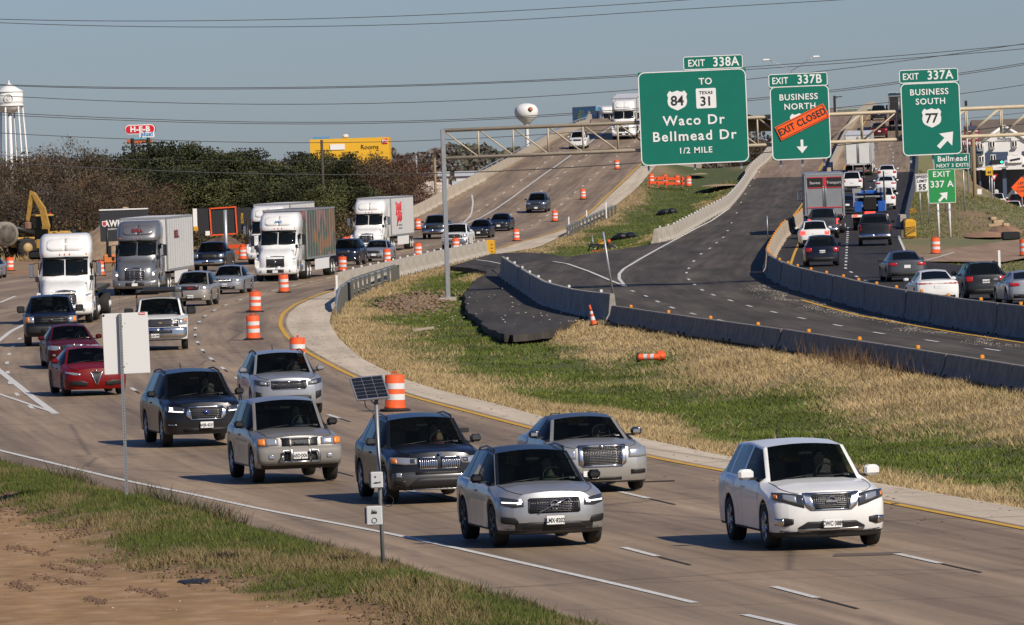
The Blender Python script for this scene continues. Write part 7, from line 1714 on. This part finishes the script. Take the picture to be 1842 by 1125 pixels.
b = MB(); b.tube([(.0, -2.3, 1.5), (0, -3.0, 1.0)], .2, LB, 6); b.box((0, -2.9, 1.0), (2.4, .5, .9), LB, bev=.1); b.build('grab', o)
p = on(38, 452); o = empty('excavator', 'yellow excavator with its boom raised steeply behind the loader', 'excavator', None, tp_(62, 557, 0), (0, 0, R(75))); o.scale = (.68, .68, .72)
b = MB(); b.prismx([(-1.2, 1.4), (-1.6, 3.6), (-1.1, 5.6), (.1, 7.3), (.35, 7.0), (-.55, 5.3), (-.8, 3.7), (-.3, 1.4)], -.28, .28, YELLOWD); b.build('boom', o); b = MB(); b.prismx([(.1, 7.3), (.6, 7.5), (1.2, 4.3), (.9, 4.2)], -.2, .2, YELLOWD); b.build('stick', o); b = MB(); b.box((0, 1.05, 3.7), (.8, .7, .9), mat('rusty_steel', (.22, .12, .08), .8), bev=.15); b.build('bucket', o)
b = MB(); b.box((0, -2.0, 1.7), (2.4, 3.6, 1.2), YELLOWD, bev=.15); b.build('house', o); b = MB(); b.box((-.7, -.8, 2.7), (.9, 1.4, 1.2), TINT, bev=.08); b.build('cab', o)
for s in (1, -1): MB().box((s * 1.1, -1.2, .5), (.6, 3.8, .95), LB, bev=.3).build('track', o)
for dx, dz, lb in ((0, 0, 'grey concrete pipe section at the left edge of the yard'),):
    p = on(6, 470); b = MB(); b.lathe([(.95, -1.2), (.95, 1.2), (.75, 1.2), (.75, -1.2)], CONCD, 20, 'Y', (0, 0, 2.1)); o = b.build('concrete_pipe', None, p + Vector((-.2, 1, 0)), (0, 0, R(30))); tag(o, lb, 'pipe')
p = on(10, 462); b = MB(); b.box((0, 0, .65), (3.8, .6, 1.3), CONC, bev=.03)
for i in range(5): b.box((-1.6 + i * .8, -.31, .65), (.06, .05, 1.2), CONCD)
tag(b.build('concrete_blocks', None, p + Vector((.2, 2, 0))), 'pale stacked concrete form blocks under the pipe', 'concrete block')
# spoil heaps
def heap(label, px, py, w_, d_, h, m, seed, cat='spoil heap', name='spoil_heap', zf=Z0):
    p = on(px, py, zf); n, q = 40, 14; V = []; F = []
    for i in range(q + 1):
        t = i / q
        for j in range(n):
            a = 2 * math.pi * j / n; rr = (1 - t) * (1 + .18 * float(nz(math.cos(a) * 2, math.sin(a) * 2 + t, 1.0, seed))); zz_ = h * (1 - (1 - t) ** 1.7) * (1 + .12 * float(nz(a, t * 3, 1, seed)))
            V.append((w_ / 2 * rr * math.cos(a), d_ / 2 * rr * math.sin(a), zz_ * (1 + .30 * (1 - t) * float(nz(math.cos(a) * 5 * rr, math.sin(a) * 5 * rr, 1.3, seed + 4))) + rnd.uniform(-.06, .06) * h * (1 - t)))
    for i in range(q):
        for j in range(n): F.append((i * n + j, i * n + (j + 1) % n, (i + 1) * n + (j + 1) % n, (i + 1) * n + j))
    b = MB(); b.add(V, F, m, True); o = b.build(name, None, p - Vector((0, 0, .1 if 'gantry' not in label else .42))); tag(o, label, cat); return o
SP = mat('spoil_tan', (.40, .29, .18), .95, noise=.3, nscale=1.5, bump=.8); SPD = mat('spoil_red', (.33, .19, .105), .95, noise=.3, nscale=1.5, bump=.8)
heap('tall pale soil heap behind the black advertising board', 224, 462, 9, 14, 3.6, SP, 1); heap('red soil bank left of the black advertising board', 165, 455, 8, 18, 2.4, SPD, 2); heap('soil heap behind the white freight truck', 590, 425, 5, 12, 1.5, SPD, 3); heap('brown brush pile under the tarp panels', 400, 460, 5.5, 10, 1.5, mat('brush_brown', (.13, .085, .055), .95, noise=.5, nscale=2, bump=1), 4)
heap('small red soil heap on the right bank near the blocks', 1772, 422, 3.0, 14, .28, SPD, 5, zf=ZR); heap('low brown soil mound beside the gantry column base', 748, 541, 2.6, 34, .55, mat('brown_spoil', (.20, .135, .085), .95, noise=.4, nscale=2), 6); heap('pale gravel mound on the bank below the filling station', 1765, 358, 5, 16, .9, SP, 7, zf=frontage_z); heap('red soil mound by the pale blocks at right', 1806, 415, 2.2, 12, .4, SPD, 8, zf=ZR)
# black board with its name, on a trailer
p = on(222, 470); Y_ = p.y + 12; k = Y_ / FPX; S = sgn(222, 406, Y_, 'black AWP board on a box trailer behind the grey semi', name='advertising_trailer', cat='trailer'); b = MB(); b.box((0, 1.2, 0), (84 * k, 2.4, 56 * k), mat('board_charcoal', (.028, .03, .034), .5)); b.build('box', S); MB().box((0, 1.2, 29 * k), (86 * k, 2.5, 2 * k), SIGNW).build('roof_edge', S)
TL(S, 'AWP', .66, -19 * k, 4 * k, SIGNW, y=-.02, b=.04, sx=.85); TL(S, 'SAFETY', .16, -20 * k, -6 * k, SIGNW, y=-.02, sx=1.2)
b = MB(); b.prism([(x * .38 - 34 * k, z * .46 + 4 * k) for x, z in US], -.02, 0, SIGNW); b.prism([(x * .28 - 34 * k, z * .34 + 4 * k) for x, z in US], -.03, -.015, REDL); b.build('emblem', S); posted(S, (-30 * k, 30 * k), 2.3, .1, BLACK)
p = on(400, 466); Y_ = p.y + 6; k = Y_ / FPX; S = sgn(402, 398, Y_, 'row of black tarped panels with an orange frame beside the pole', name='tarp_panels', cat='panel'); TB = mat('black_tarp', (.018, .018, .02), .6, noise=.2, nscale=1, bump=.3)
b = MB(); b.box((-8 * k, .1, 1 * k), (78 * k, .3, 46 * k), TB); b.build('tarp', S); b = MB(); b.box((38 * k, .6, 3 * k), (24 * k, .3, 40 * k), TB); b.build('tarp', S); b = MB()
for x, z, w_, h in ((-23, 0, 2.4, 48), (23, 0, 2.4, 48), (0, 24, 48, 2.4), (0, -24, 48, 2.4)): b.box((x * k, -.12, z * k), (w_ * k, .08, h * k), ORANGE, rot=Matrix.Rotation(R(-2), 3, 'Y'))
b.build('frame', S); b = MB(); b.box((-50 * k, .1, 4 * k), (9 * k, .3, 40 * k), SIGNW); b.box((-50 * k, -.08, -12 * k), (8 * k, .06, 8 * k), YELLOW); b.build('white_panel', S); MB().box((-29 * k, -.1, -21 * k), (8 * k, .06, 8 * k), SIGNW).build('placard', S)
TL(S, 'WACO', .26, 33 * k, 4 * k, mat('sign_yellow', (.75, .45, .02), .45), y=.42, rot=90, sx=.9); posted(S, (-40 * k, 42 * k), 2.6, .07, BLACK)
# orange road machinery and barricades
def barricade(label, px, py, zf, w_=2.2, h=1.0, group='orange barricades'):
    p = on(px, py, zf); o = empty('barricade', label, 'barricade', group, p, (0, 0, rnd.uniform(-.3, .3)))
    for z in (.35, .8): MB().box((0, 0, z * h), (w_, .06, .22), ORANGE).build('rail', o)
    for s in (1, -1): MB().box((s * w_ * .4, 0, h * .5), (.08, .3, h), ORANGE).build('leg', o)
for a in (('orange barricade below the tarp panels', 415, 464, Z0, 2.4), ('orange barricade right of the tarp pole', 427, 462, Z0, 2.2), ('low orange barricade in the wedge, left', 1184, 335, ZM, 2.0), ('low orange barricade in the wedge, middle', 1200, 336, ZM, 2.2), ('low orange barricade in the wedge, right', 1213, 337, ZM, 2.0), ('orange barricade on the frontage road verge', 1822, 370, frontage_z, 2.0)): barricade(*a)
p = on(205, 487); o = empty('towed_compressor', 'small orange towed machine left of the grey semi', 'machine', None, p); b = MB(); b.box((0, 0, .8), (1.3, 1.6, .6), mat('faded_orange', (.62, .19, .05), .6), bev=.08); b.build('body', o)
for s in (1, -1): wheel(o, s * .7, 0, .3, .2, 'steel', s)
MB().tube([(0, -.8, .5), (0, -2, .35)], .05, BLACK, 5).build('drawbar', o)
# wrecked attenuator in the gore grass
p = on(1082, 453, ZM); o = empty('wrecked_crash_cushion', 'wrecked grey crash cushion frame with a striped panel on the grass gore', 'crash cushion', None, p + Vector((0, 2, .05))); b = MB()
for x in (-.9, -.3, .3, .7): b.tube([(x, 0, 0), (x + .25, .3, .55)], .05, BLACK, 5); b.tube([(x, .4, .5), (x + .5, -.2, .1)], .04, STEEL, 5)
b.box((0, .2, .35), (1.5, 1.0, .16), BLACK, rot=Matrix.Rotation(R(8), 3, 'Y')); b.build('frame', o); b = MB(); b.tube([(-.45, 0, 0), (-.62, 0, 1.1)], .035, STEEL, 5); b.tube([(.3, 0, .2), (.12, 0, 1.2)], .035, STEEL, 5); b.build('pole', o); chevrons(o, .5, .3, (.05, -.35, .62), 3); b = MB(); b.box((.35, -.5, .05), (2.0, .35, .06), mat('red_orange', (.7, .07, .02), .5), rot=Matrix.Rotation(R(-4), 3, 'Y')); b.lathe([(.12, .5), (.12, .75)], ORANGE, 10, c=(.55, 0, 0)); b.build('orange_piece', o)
def bag(label, px, py, w_, zf=ZM, dy=0):
    p = on(px, py, zf); b = MB(); rs = []
    for t in np.linspace(0, 1, 9): rr = .30 * math.sin(math.pi * (.08 + .84 * t)) * (1 + .3 * float(nz(t * 9, w_, 1, 3))); rs.append([((t - .5) * w_, rr * 1.6 * math.cos(a), max(.02, rr * (1 + math.sin(a))) + rnd.uniform(0, .04)) for a in np.linspace(0, 6.283, 11)[:-1]])
    b.rings(rs, mat('black_sheeting_wet', (.014, .014, .015), .3), smooth=False); tag(b.build('black_plastic_roll', None, p + Vector((0, dy, .05))), label, 'plastic roll')
bag('black plastic roll in the grass wedge between the ramps', 1202, 389, 2.2); bag('dark fallen plastic strip beside the wrecked crash cushion', 1125, 434, 2.4)
for px, py, w_, lb in ((1258, 312, 2.0, 'pale rock slab near the top of the grass wedge'), (1300, 332, 4.0, 'long pale stone bed in the grass wedge')): heap(lb, px, py, w_, w_ * 4, .12, SP, int(px), 'rocks', 'rock_bed', ZR)
# stacked blocks and planks on the right bank
p = on(1790, 408, ZR)
for i, (dx, dz, w_) in enumerate(((0, .0, .95), (.2, .22, .7), (-.15, .44, .4), (.62, 0, .45))):
    tag(MB().box((0, 0, .11), (w_, .6, .21), SP, bev=.03).build('limestone_block', None, p + Vector((dx, dz, dz)), (0, R(4 * i - 6), R(9 * i))), ('wide bottom', 'middle', 'small topmost', 'right hand low')[i] + ' pale block in the stack on the right bank', 'stone block', 'pale blocks on the right bank')
p = on(1818, 432, ZR); tag(MB().box((0, 0, .25), (1.1, 1.2, .5), BLACK, bev=.08).build('rubber_mats', None, p), 'dark stack of mats at the right edge of the bank', 'stack')
# thin lamp stand on the closed road and the leaning delineator pole by the barrier joint
p = on(1381, 430, ZR); b = MB(); b.tube([(0, 0, 0), (0, 0, 1.5)], .035, STEEL, 6); tag(b.build('thin_post', None, p), 'thin grey post standing on the closed road', 'post')
p = on(1103, 545, ZR); b = MB(); b.tube([(0, 0, .4), (-.35, 0, 3.2)], .05, STEEL, 6); o = b.build('leaning_pole', None, p); tag(o, 'slim grey pole leaning at the joint of the low barrier', 'pole')
p = on(770, 474, ZM); b = MB(); b.lathe([(.22, -.12), (.42, -.12), (.45, 0), (.42, .12), (.22, .12)], RUBBER, 16, 'X', (0, 0, .0)); tag(b.build('discarded_tyre', None, (p.x - .1, p.y - 2.5, .25), (0, R(80), R(20))), 'black discarded tyre lying at the foot of the pale barrier', 'tyre')
# rubble pile: single blocks in view
RB = [mat('rubble_%d' % i, c_, .95, noise=.15, nscale=2) for i, c_ in enumerate(((.50, .43, .36), (.42, .35, .29), (.55, .49, .42)))]
rme = []
for i in range(6):
    b = MB(); b.box((0, 0, 0), (1, .8, .7), RB[i % 3], bev=.12)
    for j, v in enumerate(b.v): b.v[j] = tuple(c_ * (1 + rnd.uniform(-.22, .22)) for c_ in v)
    rme.append(b.mesh('rubble_block'))
hp = heap('pale concrete rubble pile beyond the left barrier', 770, 352, 7.6, 44, 1.5, RB[1], 9, 'rubble pile', 'rubble_pile', ZM)
hp.location = (at_d(778, 352, 760).x, 760, 2.6)
hp.name = 'rubble_pile'
for i in range(400):
    t = rnd.random(); x = (rnd.random() - .5) * 8.4; y = -abs(rnd.random() - .5) * 46; q = 1 - math.hypot(x / 4.2, y / 23)
    if q < .02: continue
    s = rnd.uniform(.3, .75); o = link('rubble_block', rme[i % 6], hp, (x, y, 1.5 * (1 - (1 - q) ** 1.7) + s * .2), (rnd.uniform(-.6, .6), rnd.uniform(-.6, .6), rnd.uniform(0, 6))); o.scale = (s, s, s)
# mesh fence behind the trucks
p0, p1 = on(588, 418, Z0), on(640, 398, Z0); b = MB(); n_ = 9
o = empty('mesh_fence', 'low wire mesh fence behind the white freight truck', 'fence', None, (0, 0, 0))
for i in range(n_): q = p0.lerp(p1, i / (n_ - 1)); MB().tube([q, q + Vector((0, 0, 1.7))], .04, STEEL, 5).build('post', o)
for z in (.3, .75, 1.2, 1.65): MB().tube([p0 + Vector((0, 0, z)), p1 + Vector((0, 0, z))], .02, STEEL, 4).build('wire', o)

# ================================================================ TREES
BARK = mat('bark', (.09, .07, .055), .95, noise=.3, nscale=3); PALEB = mat('pale_bark', (.26, .23, .20), .95, noise=.3, nscale=3)
LEAF = {}
def leafmat(nm, c, var=.45):
    m = mat('leaf_' + nm, c, .7, attr='col', spec=.25); t = m.node_tree; b = t.nodes['Principled BSDF']; s = b.inputs['Base Color'].links[0].from_socket
    oi = t.nodes.new('ShaderNodeObjectInfo'); r_ = t.nodes.new('ShaderNodeValToRGB'); e = r_.color_ramp.elements; e[0].color = (.80, .82, .88, 1); e[1].color = (1.25, 1.12, .95, 1)
    x = t.nodes.new('ShaderNodeMix'); x.data_type = 'RGBA'; x.blend_type = 'MULTIPLY'; x.inputs[0].default_value = 1
    t.links.new(oi.outputs['Random'], r_.inputs[0]); t.links.new(s, x.inputs[6]); t.links.new(r_.outputs[0], x.inputs[7]); t.links.new(x.outputs[2], b.inputs['Base Color']); return m
LM = leafmat('all', (.1, .1, .1))
def make_crown(name, kind, seed):
    """Leaf-sized faces spread through the crown; unit tree about 1 high and 1 wide."""
    g = np.random.default_rng(seed); V, C = [], []
    if kind == 'oak':
        nc = 48; th = g.uniform(0, 6.28, nc); u = g.uniform(-1, 1, nc) ; rr = g.uniform(.35, 1, nc) ** .5
        cx, cy, cz = .44 * rr * np.sqrt(1 - u * u * .8) * np.cos(th), .44 * rr * np.sqrt(1 - u * u * .8) * np.sin(th), .56 + .38 * u * rr
        cr = g.uniform(.085, .155, nc); per = 420; tone = g.uniform(.45, 1.7, nc)
        base = np.array([.038, .050, .020]); size = (.0075, .015)
        X = np.repeat(np.stack([cx, cy, cz], 1), per, 0) + np.clip(g.normal(0, 1, (nc * per, 3)), -1.5, 1.5) * np.repeat(cr, per)[:, None] * np.array([.62, .62, .45]); 
        col = base[None] * np.repeat(tone, per)[:, None] * g.uniform(.6, 1.6, (nc * per, 1)); col[:, 0] *= g.uniform(.9, 1.35, nc * per)
    else:
        nc = 120; th = g.uniform(0, 6.28, nc); u = g.uniform(-.9, 1, nc); rr = g.uniform(.2, 1, nc) ** .5
        cx, cy, cz = .46 * rr * np.sqrt(1 - u * u * .8) * np.cos(th), .46 * rr * np.sqrt(1 - u * u * .8) * np.sin(th), .56 + .42 * u * rr
        per = 58 if kind == 'brown' else 110; cr = g.uniform(.05, .11, nc); tone = g.uniform(.6, 1.4, nc)
        base = np.array([.078, .052, .037]) if kind == 'brown' else np.array([.085, .045, .032]); size = (.008, .016)
        X = np.repeat(np.stack([cx, cy, cz], 1), per, 0) + np.clip(g.normal(0, 1, (nc * per, 3)), -1.5, 1.5) * np.repeat(cr, per)[:, None] * .7
        col = base[None] * np.repeat(tone, per)[:, None] * g.uniform(.6, 1.5, (nc * per, 1))
        if kind == 'brown': col[:, 1] *= g.choice([1, 1, 1.35], nc * per)
    n = len(X); a = g.normal(0, 1, (n, 3)); a /= np.linalg.norm(a, axis=1)[:, None]; b_ = np.cross(a, g.normal(0, 1, (n, 3))); b_ /= np.linalg.norm(b_, axis=1)[:, None]
    s = g.uniform(*size, n)[:, None]
    if kind != 'oak':                                    # twigs and hanging leaves: long and thin
        thin = g.uniform(0, 1, n) < .65; a = np.where(thin[:, None], a * 2.2, a); b_ = np.where(thin[:, None], b_ * .22, b_); a[:, 2] = np.where(thin, np.abs(a[:, 2]) * 1.3, a[:, 2])
    Q = np.stack([X - a * s - b_ * s * .55, X + a * s * .2 - b_ * s * .6, X + a * s + b_ * s * .5, X - a * s * .3 + b_ * s * .6], 1).reshape(-1, 3)
    cc = np.repeat(col, 4, 0); F = np.arange(n * 4).reshape(-1, 4)
    me = fastmesh(name, Q, F, LM, cols=cc)
    return me
def make_wood(name, seed, bare, bark):
    g = random.Random(seed); b = MB(); b.tube([(0, 0, -.03), (.01, 0, .14), (.0, .01, .34)], [.028, .022, .017], bark, 7)
    def limb(p, d, ln, r_, dep):
        q = p + d * ln; m_ = p + d * ln * .5 + Vector((g.uniform(-.02, .02), g.uniform(-.02, .02), .01)); b.tube([p, m_, q], [r_, r_ * .75, r_ * .5], bark, 4 if dep > 1 else 5, cap=False)
        if dep >= (4 if bare else 2): return
        for _ in range(3 if dep else 4):
            nd_ = (d + Vector((g.uniform(-.75, .75), g.uniform(-.75, .75), g.uniform(-.1, .55)))).normalized(); limb(q if g.random() < .6 else m_, nd_, ln * g.uniform(.55, .85), r_ * .55, dep + 1)
    for i in range(5 if bare else 4):
        a = 2 * math.pi * i / 5 + g.uniform(-.4, .4); limb(Vector((0, 0, g.uniform(.16, .34))), Vector((math.cos(a) * .6, math.sin(a) * .6, .8)).normalized(), g.uniform(.16, .24), .012, 1)
    return b.mesh(name)
CRN = {k: [make_crown('crown', k, 10 * j + i) for i in range(3)] for j, k in enumerate(('oak', 'brown', 'red'))}
WOOD = {k: [make_wood('trunk', 50 + 10 * j + i, k != 'oak', PALEB if k == 'brown' and i == 0 else BARK) for i in range(3)] for j, k in enumerate(('oak', 'brown', 'red', 'bare'))}
def tree(label, px, top, Y, kind, wf=1.0, z=-.3, group=None):
    p = tp_(px, Y, z); h = (at_d(px, top, Y).z - z) * .955; o = empty(kind + '_tree' if kind != 'oak' else 'oak_tree', label, 'tree', group, p, (0, 0, rnd.uniform(0, 6.28)))
    o.name = {'oak': 'oak_tree', 'brown': 'leafless_tree', 'red': 'autumn_tree', 'bare': 'leafless_tree'}[kind]
    i = rnd.randrange(3); w_ = h * wf
    t = link('trunk', WOOD[kind][i], o); t.scale = (w_, w_, h)
    if kind != 'bare': c_ = link('crown', CRN[kind][rnd.randrange(3)], o); c_.scale = (w_, w_, h)
    return o
def order(xs):
    r_ = sorted(range(len(xs)), key=lambda i: xs[i]); out = [None] * len(xs)
    for n_, i in enumerate(r_): out[i] = ORD[n_] + ' from the left,'
    return out
TH = order([-20, 15, 45, 80, 112, 150, 185, 215, 250, 60, 130, 10, 195, 280]); TO = order([196, 222, 258, 300, 335, 372, 408, 440, 470, 498, 301, 350, 400, 450, 265, 501, 540, 230]); TR = order([640, 670, 706, 735, 690, 725, 655])
GB, GO, GRD = 'brown half bare trees behind the yard', 'dark evergreen oaks behind the trucks', 'reddish brown trees behind the ramp'
for i, (px, tp__, Y, wf) in enumerate(((-20, 268, 640, 1.1), (15, 262, 660, 1.0), (45, 285, 620, 1.1), (80, 262, 680, 1.0), (112, 246, 640, 1.0), (150, 270, 625, 1.1), (185, 292, 610, 1.1), (215, 305, 605, 1.2), (250, 312, 600, 1.2), (60, 330, 590, 1.4), (130, 335, 585, 1.4), (10, 330, 588, 1.4), (195, 345, 580, 1.5), (280, 330, 590, 1.3))):
    tree(f'{TH[i]} brown half bare tree in the thicket behind the construction yard', px, tp__, Y, 'brown', wf, group=GB)
for i, (px, tp__, Y, wf) in enumerate(((196, 266, 720, .9), (222, 266, 715, 1.0), (258, 272, 660, 1.15), (300, 244, 690, 1.1), (335, 240, 670, 1.1), (372, 252, 690, 1.1), (408, 258, 660, 1.1), (440, 262, 680, 1.1), (470, 274, 665, 1.2), (498, 280, 650, 1.2), (300, 290, 620, 1.3), (350, 300, 615, 1.4), (400, 305, 612, 1.4), (450, 312, 610, 1.4), (265, 300, 625, 1.3), (500, 318, 605, 1.4), (540, 326, 600, 1.4), (230, 290, 640, 1.2))):
    tree(f'{TO[i]} dark green oak in the dense row behind the semi trucks', px, tp__, Y, 'oak', wf, group=GO)
tree('tall dark cedar like oak in front of the yellow store', 583, 248, 700, 'oak', .85); tree('dark oak left of the white freight truck', 560, 300, 640, 'oak', 1.1); tree('low dark oak right of the cedar like one', 620, 318, 640, 'oak', 1.2); tree('dark oak whose crown covers the lower middle of the yellow store', 606, 276, 690, 'oak', .9); tree('thin dark red tree in front of the right end of the yellow store', 672, 272, 695, 'red', 1.1); tree('dark brown tree under the logo end of the yellow store', 692, 274, 690, 'brown', 1.1); tree('dark brown tree beside the cedar like oak below the store wall', 650, 270, 692, 'brown', 1.0)
for i, (px, tp__, Y, wf) in enumerate(((640, 300, 720, 1.1), (670, 285, 740, 1.0), (706, 275, 760, 1.0), (735, 280, 780, 1.0), (690, 310, 700, 1.3), (725, 312, 710, 1.3), (655, 322, 690, 1.3))): tree(f'{TR[i]} reddish brown tree in the group beside the rubble pile', px, tp__, Y, 'red', wf, group=GRD)
tree('bare spreading tree in front of the yellow store', 635, 228, 800, 'bare', 1.0); tree('bare tree at the left corner of the yellow store', 565, 235, 820, 'bare', 1.0)
for i, (px, tp__) in enumerate(((1352, 250), (1372, 246), (1395, 258))): tree(('left', 'middle', 'right')[i] + ' distant tree seen between the two big signs', px, tp__, 1300, 'brown', 1.3, group='distant trees between the signs')
# far wood along the horizon
N_ = 60000; rngf = np.random.default_rng(5)
U = rngf.uniform(-1, 1, N_); Yf = rngf.uniform(1500, 1750, N_); Xf = U * 190 - 10
topz = 9.0 + 2.2 * nz(Xf, Xf * 0, .09, 2) + 1.2 * nz(Xf, Xf * 0, .4, 4)
Zf = -1 + (topz + 1) * rngf.uniform(0, 1, N_) ** .75
sf = rngf.uniform(.18, .42, N_)[:, None]; a = rngf.normal(0, 1, (N_, 3)); a /= np.linalg.norm(a, axis=1)[:, None]; b2 = np.cross(a, rngf.normal(0, 1, (N_, 3))); b2 /= np.linalg.norm(b2, axis=1)[:, None]
Xc = np.stack([Xf, Yf, Zf], 1); Qf = np.stack([Xc - a * sf - b2 * sf, Xc + a * sf - b2 * sf, Xc + a * sf + b2 * sf, Xc - a * sf + b2 * sf], 1).reshape(-1, 3)
tone = (.7 + .4 * nz(Xf, Yf, .05, 7) + rngf.uniform(-.2, .3, N_))[:, None]; cf = np.where((nz(Xf, Yf * .3, .06, 12) > .25)[:, None], np.array([[.12, .115, .075]]), np.array([[.17, .125, .10]])) * np.clip(tone, .3, 1.6)
o = link('far_wood', fastmesh('far_wood', Qf, np.arange(N_ * 4).reshape(-1, 4), LM, cols=np.repeat(cf, 4, 0))); tag(o, 'brown far wood along the horizon', 'wood', kind='stuff')
# underbrush behind the yard
N_ = 40000; Xb = rngf.uniform(-46, -12, N_); Yb_ = rngf.uniform(572, 600, N_); Zb = rngf.uniform(0, 1, N_) ** 1.3 * (2.4 + .8 * nz(Xb, Yb_, .3, 3)); sb_ = rngf.uniform(.03, .09, N_)[:, None]
a = rngf.normal(0, 1, (N_, 3)); a /= np.linalg.norm(a, axis=1)[:, None]; b2 = np.cross(a, rngf.normal(0, 1, (N_, 3))); b2 /= np.linalg.norm(b2, axis=1)[:, None]; Xc = np.stack([Xb, Yb_, Zb], 1); Qf = np.stack([Xc - a * sb_ - b2 * sb_, Xc + a * sb_ - b2 * sb_, Xc + a * sb_ + b2 * sb_, Xc - a * sb_ + b2 * sb_], 1).reshape(-1, 3)
cf = np.where(rngf.uniform(0, 1, (N_, 1)) < .45, np.array([[.05, .05, .02]]), np.array([[.09, .06, .035]])) * rngf.uniform(.6, 1.4, (N_, 1))
link('undergrowth', fastmesh('undergrowth', Qf, np.arange(N_ * 4).reshape(-1, 4), LM, cols=np.repeat(cf, 4, 0)))['kind'] = 'stuff'

# ---------------------------------------------------------------- lettering becomes real flat meshes
bpy.context.view_layer.update()
dg = bpy.context.evaluated_depsgraph_get()
for o in [o for o in SC.objects if o.type == 'FONT']:
    me = bpy.data.meshes.new_from_object(o.evaluated_get(dg)); nm = o.name.split('.')[0]
    n = link(nm, me, o.parent, o.location, o.rotation_euler); n.scale = o.scale
    bpy.data.objects.remove(o)
for o in SC.objects:
    for k_ in ('_near', 'seatpos', 'spot'):
        if k_ in o: del o[k_]
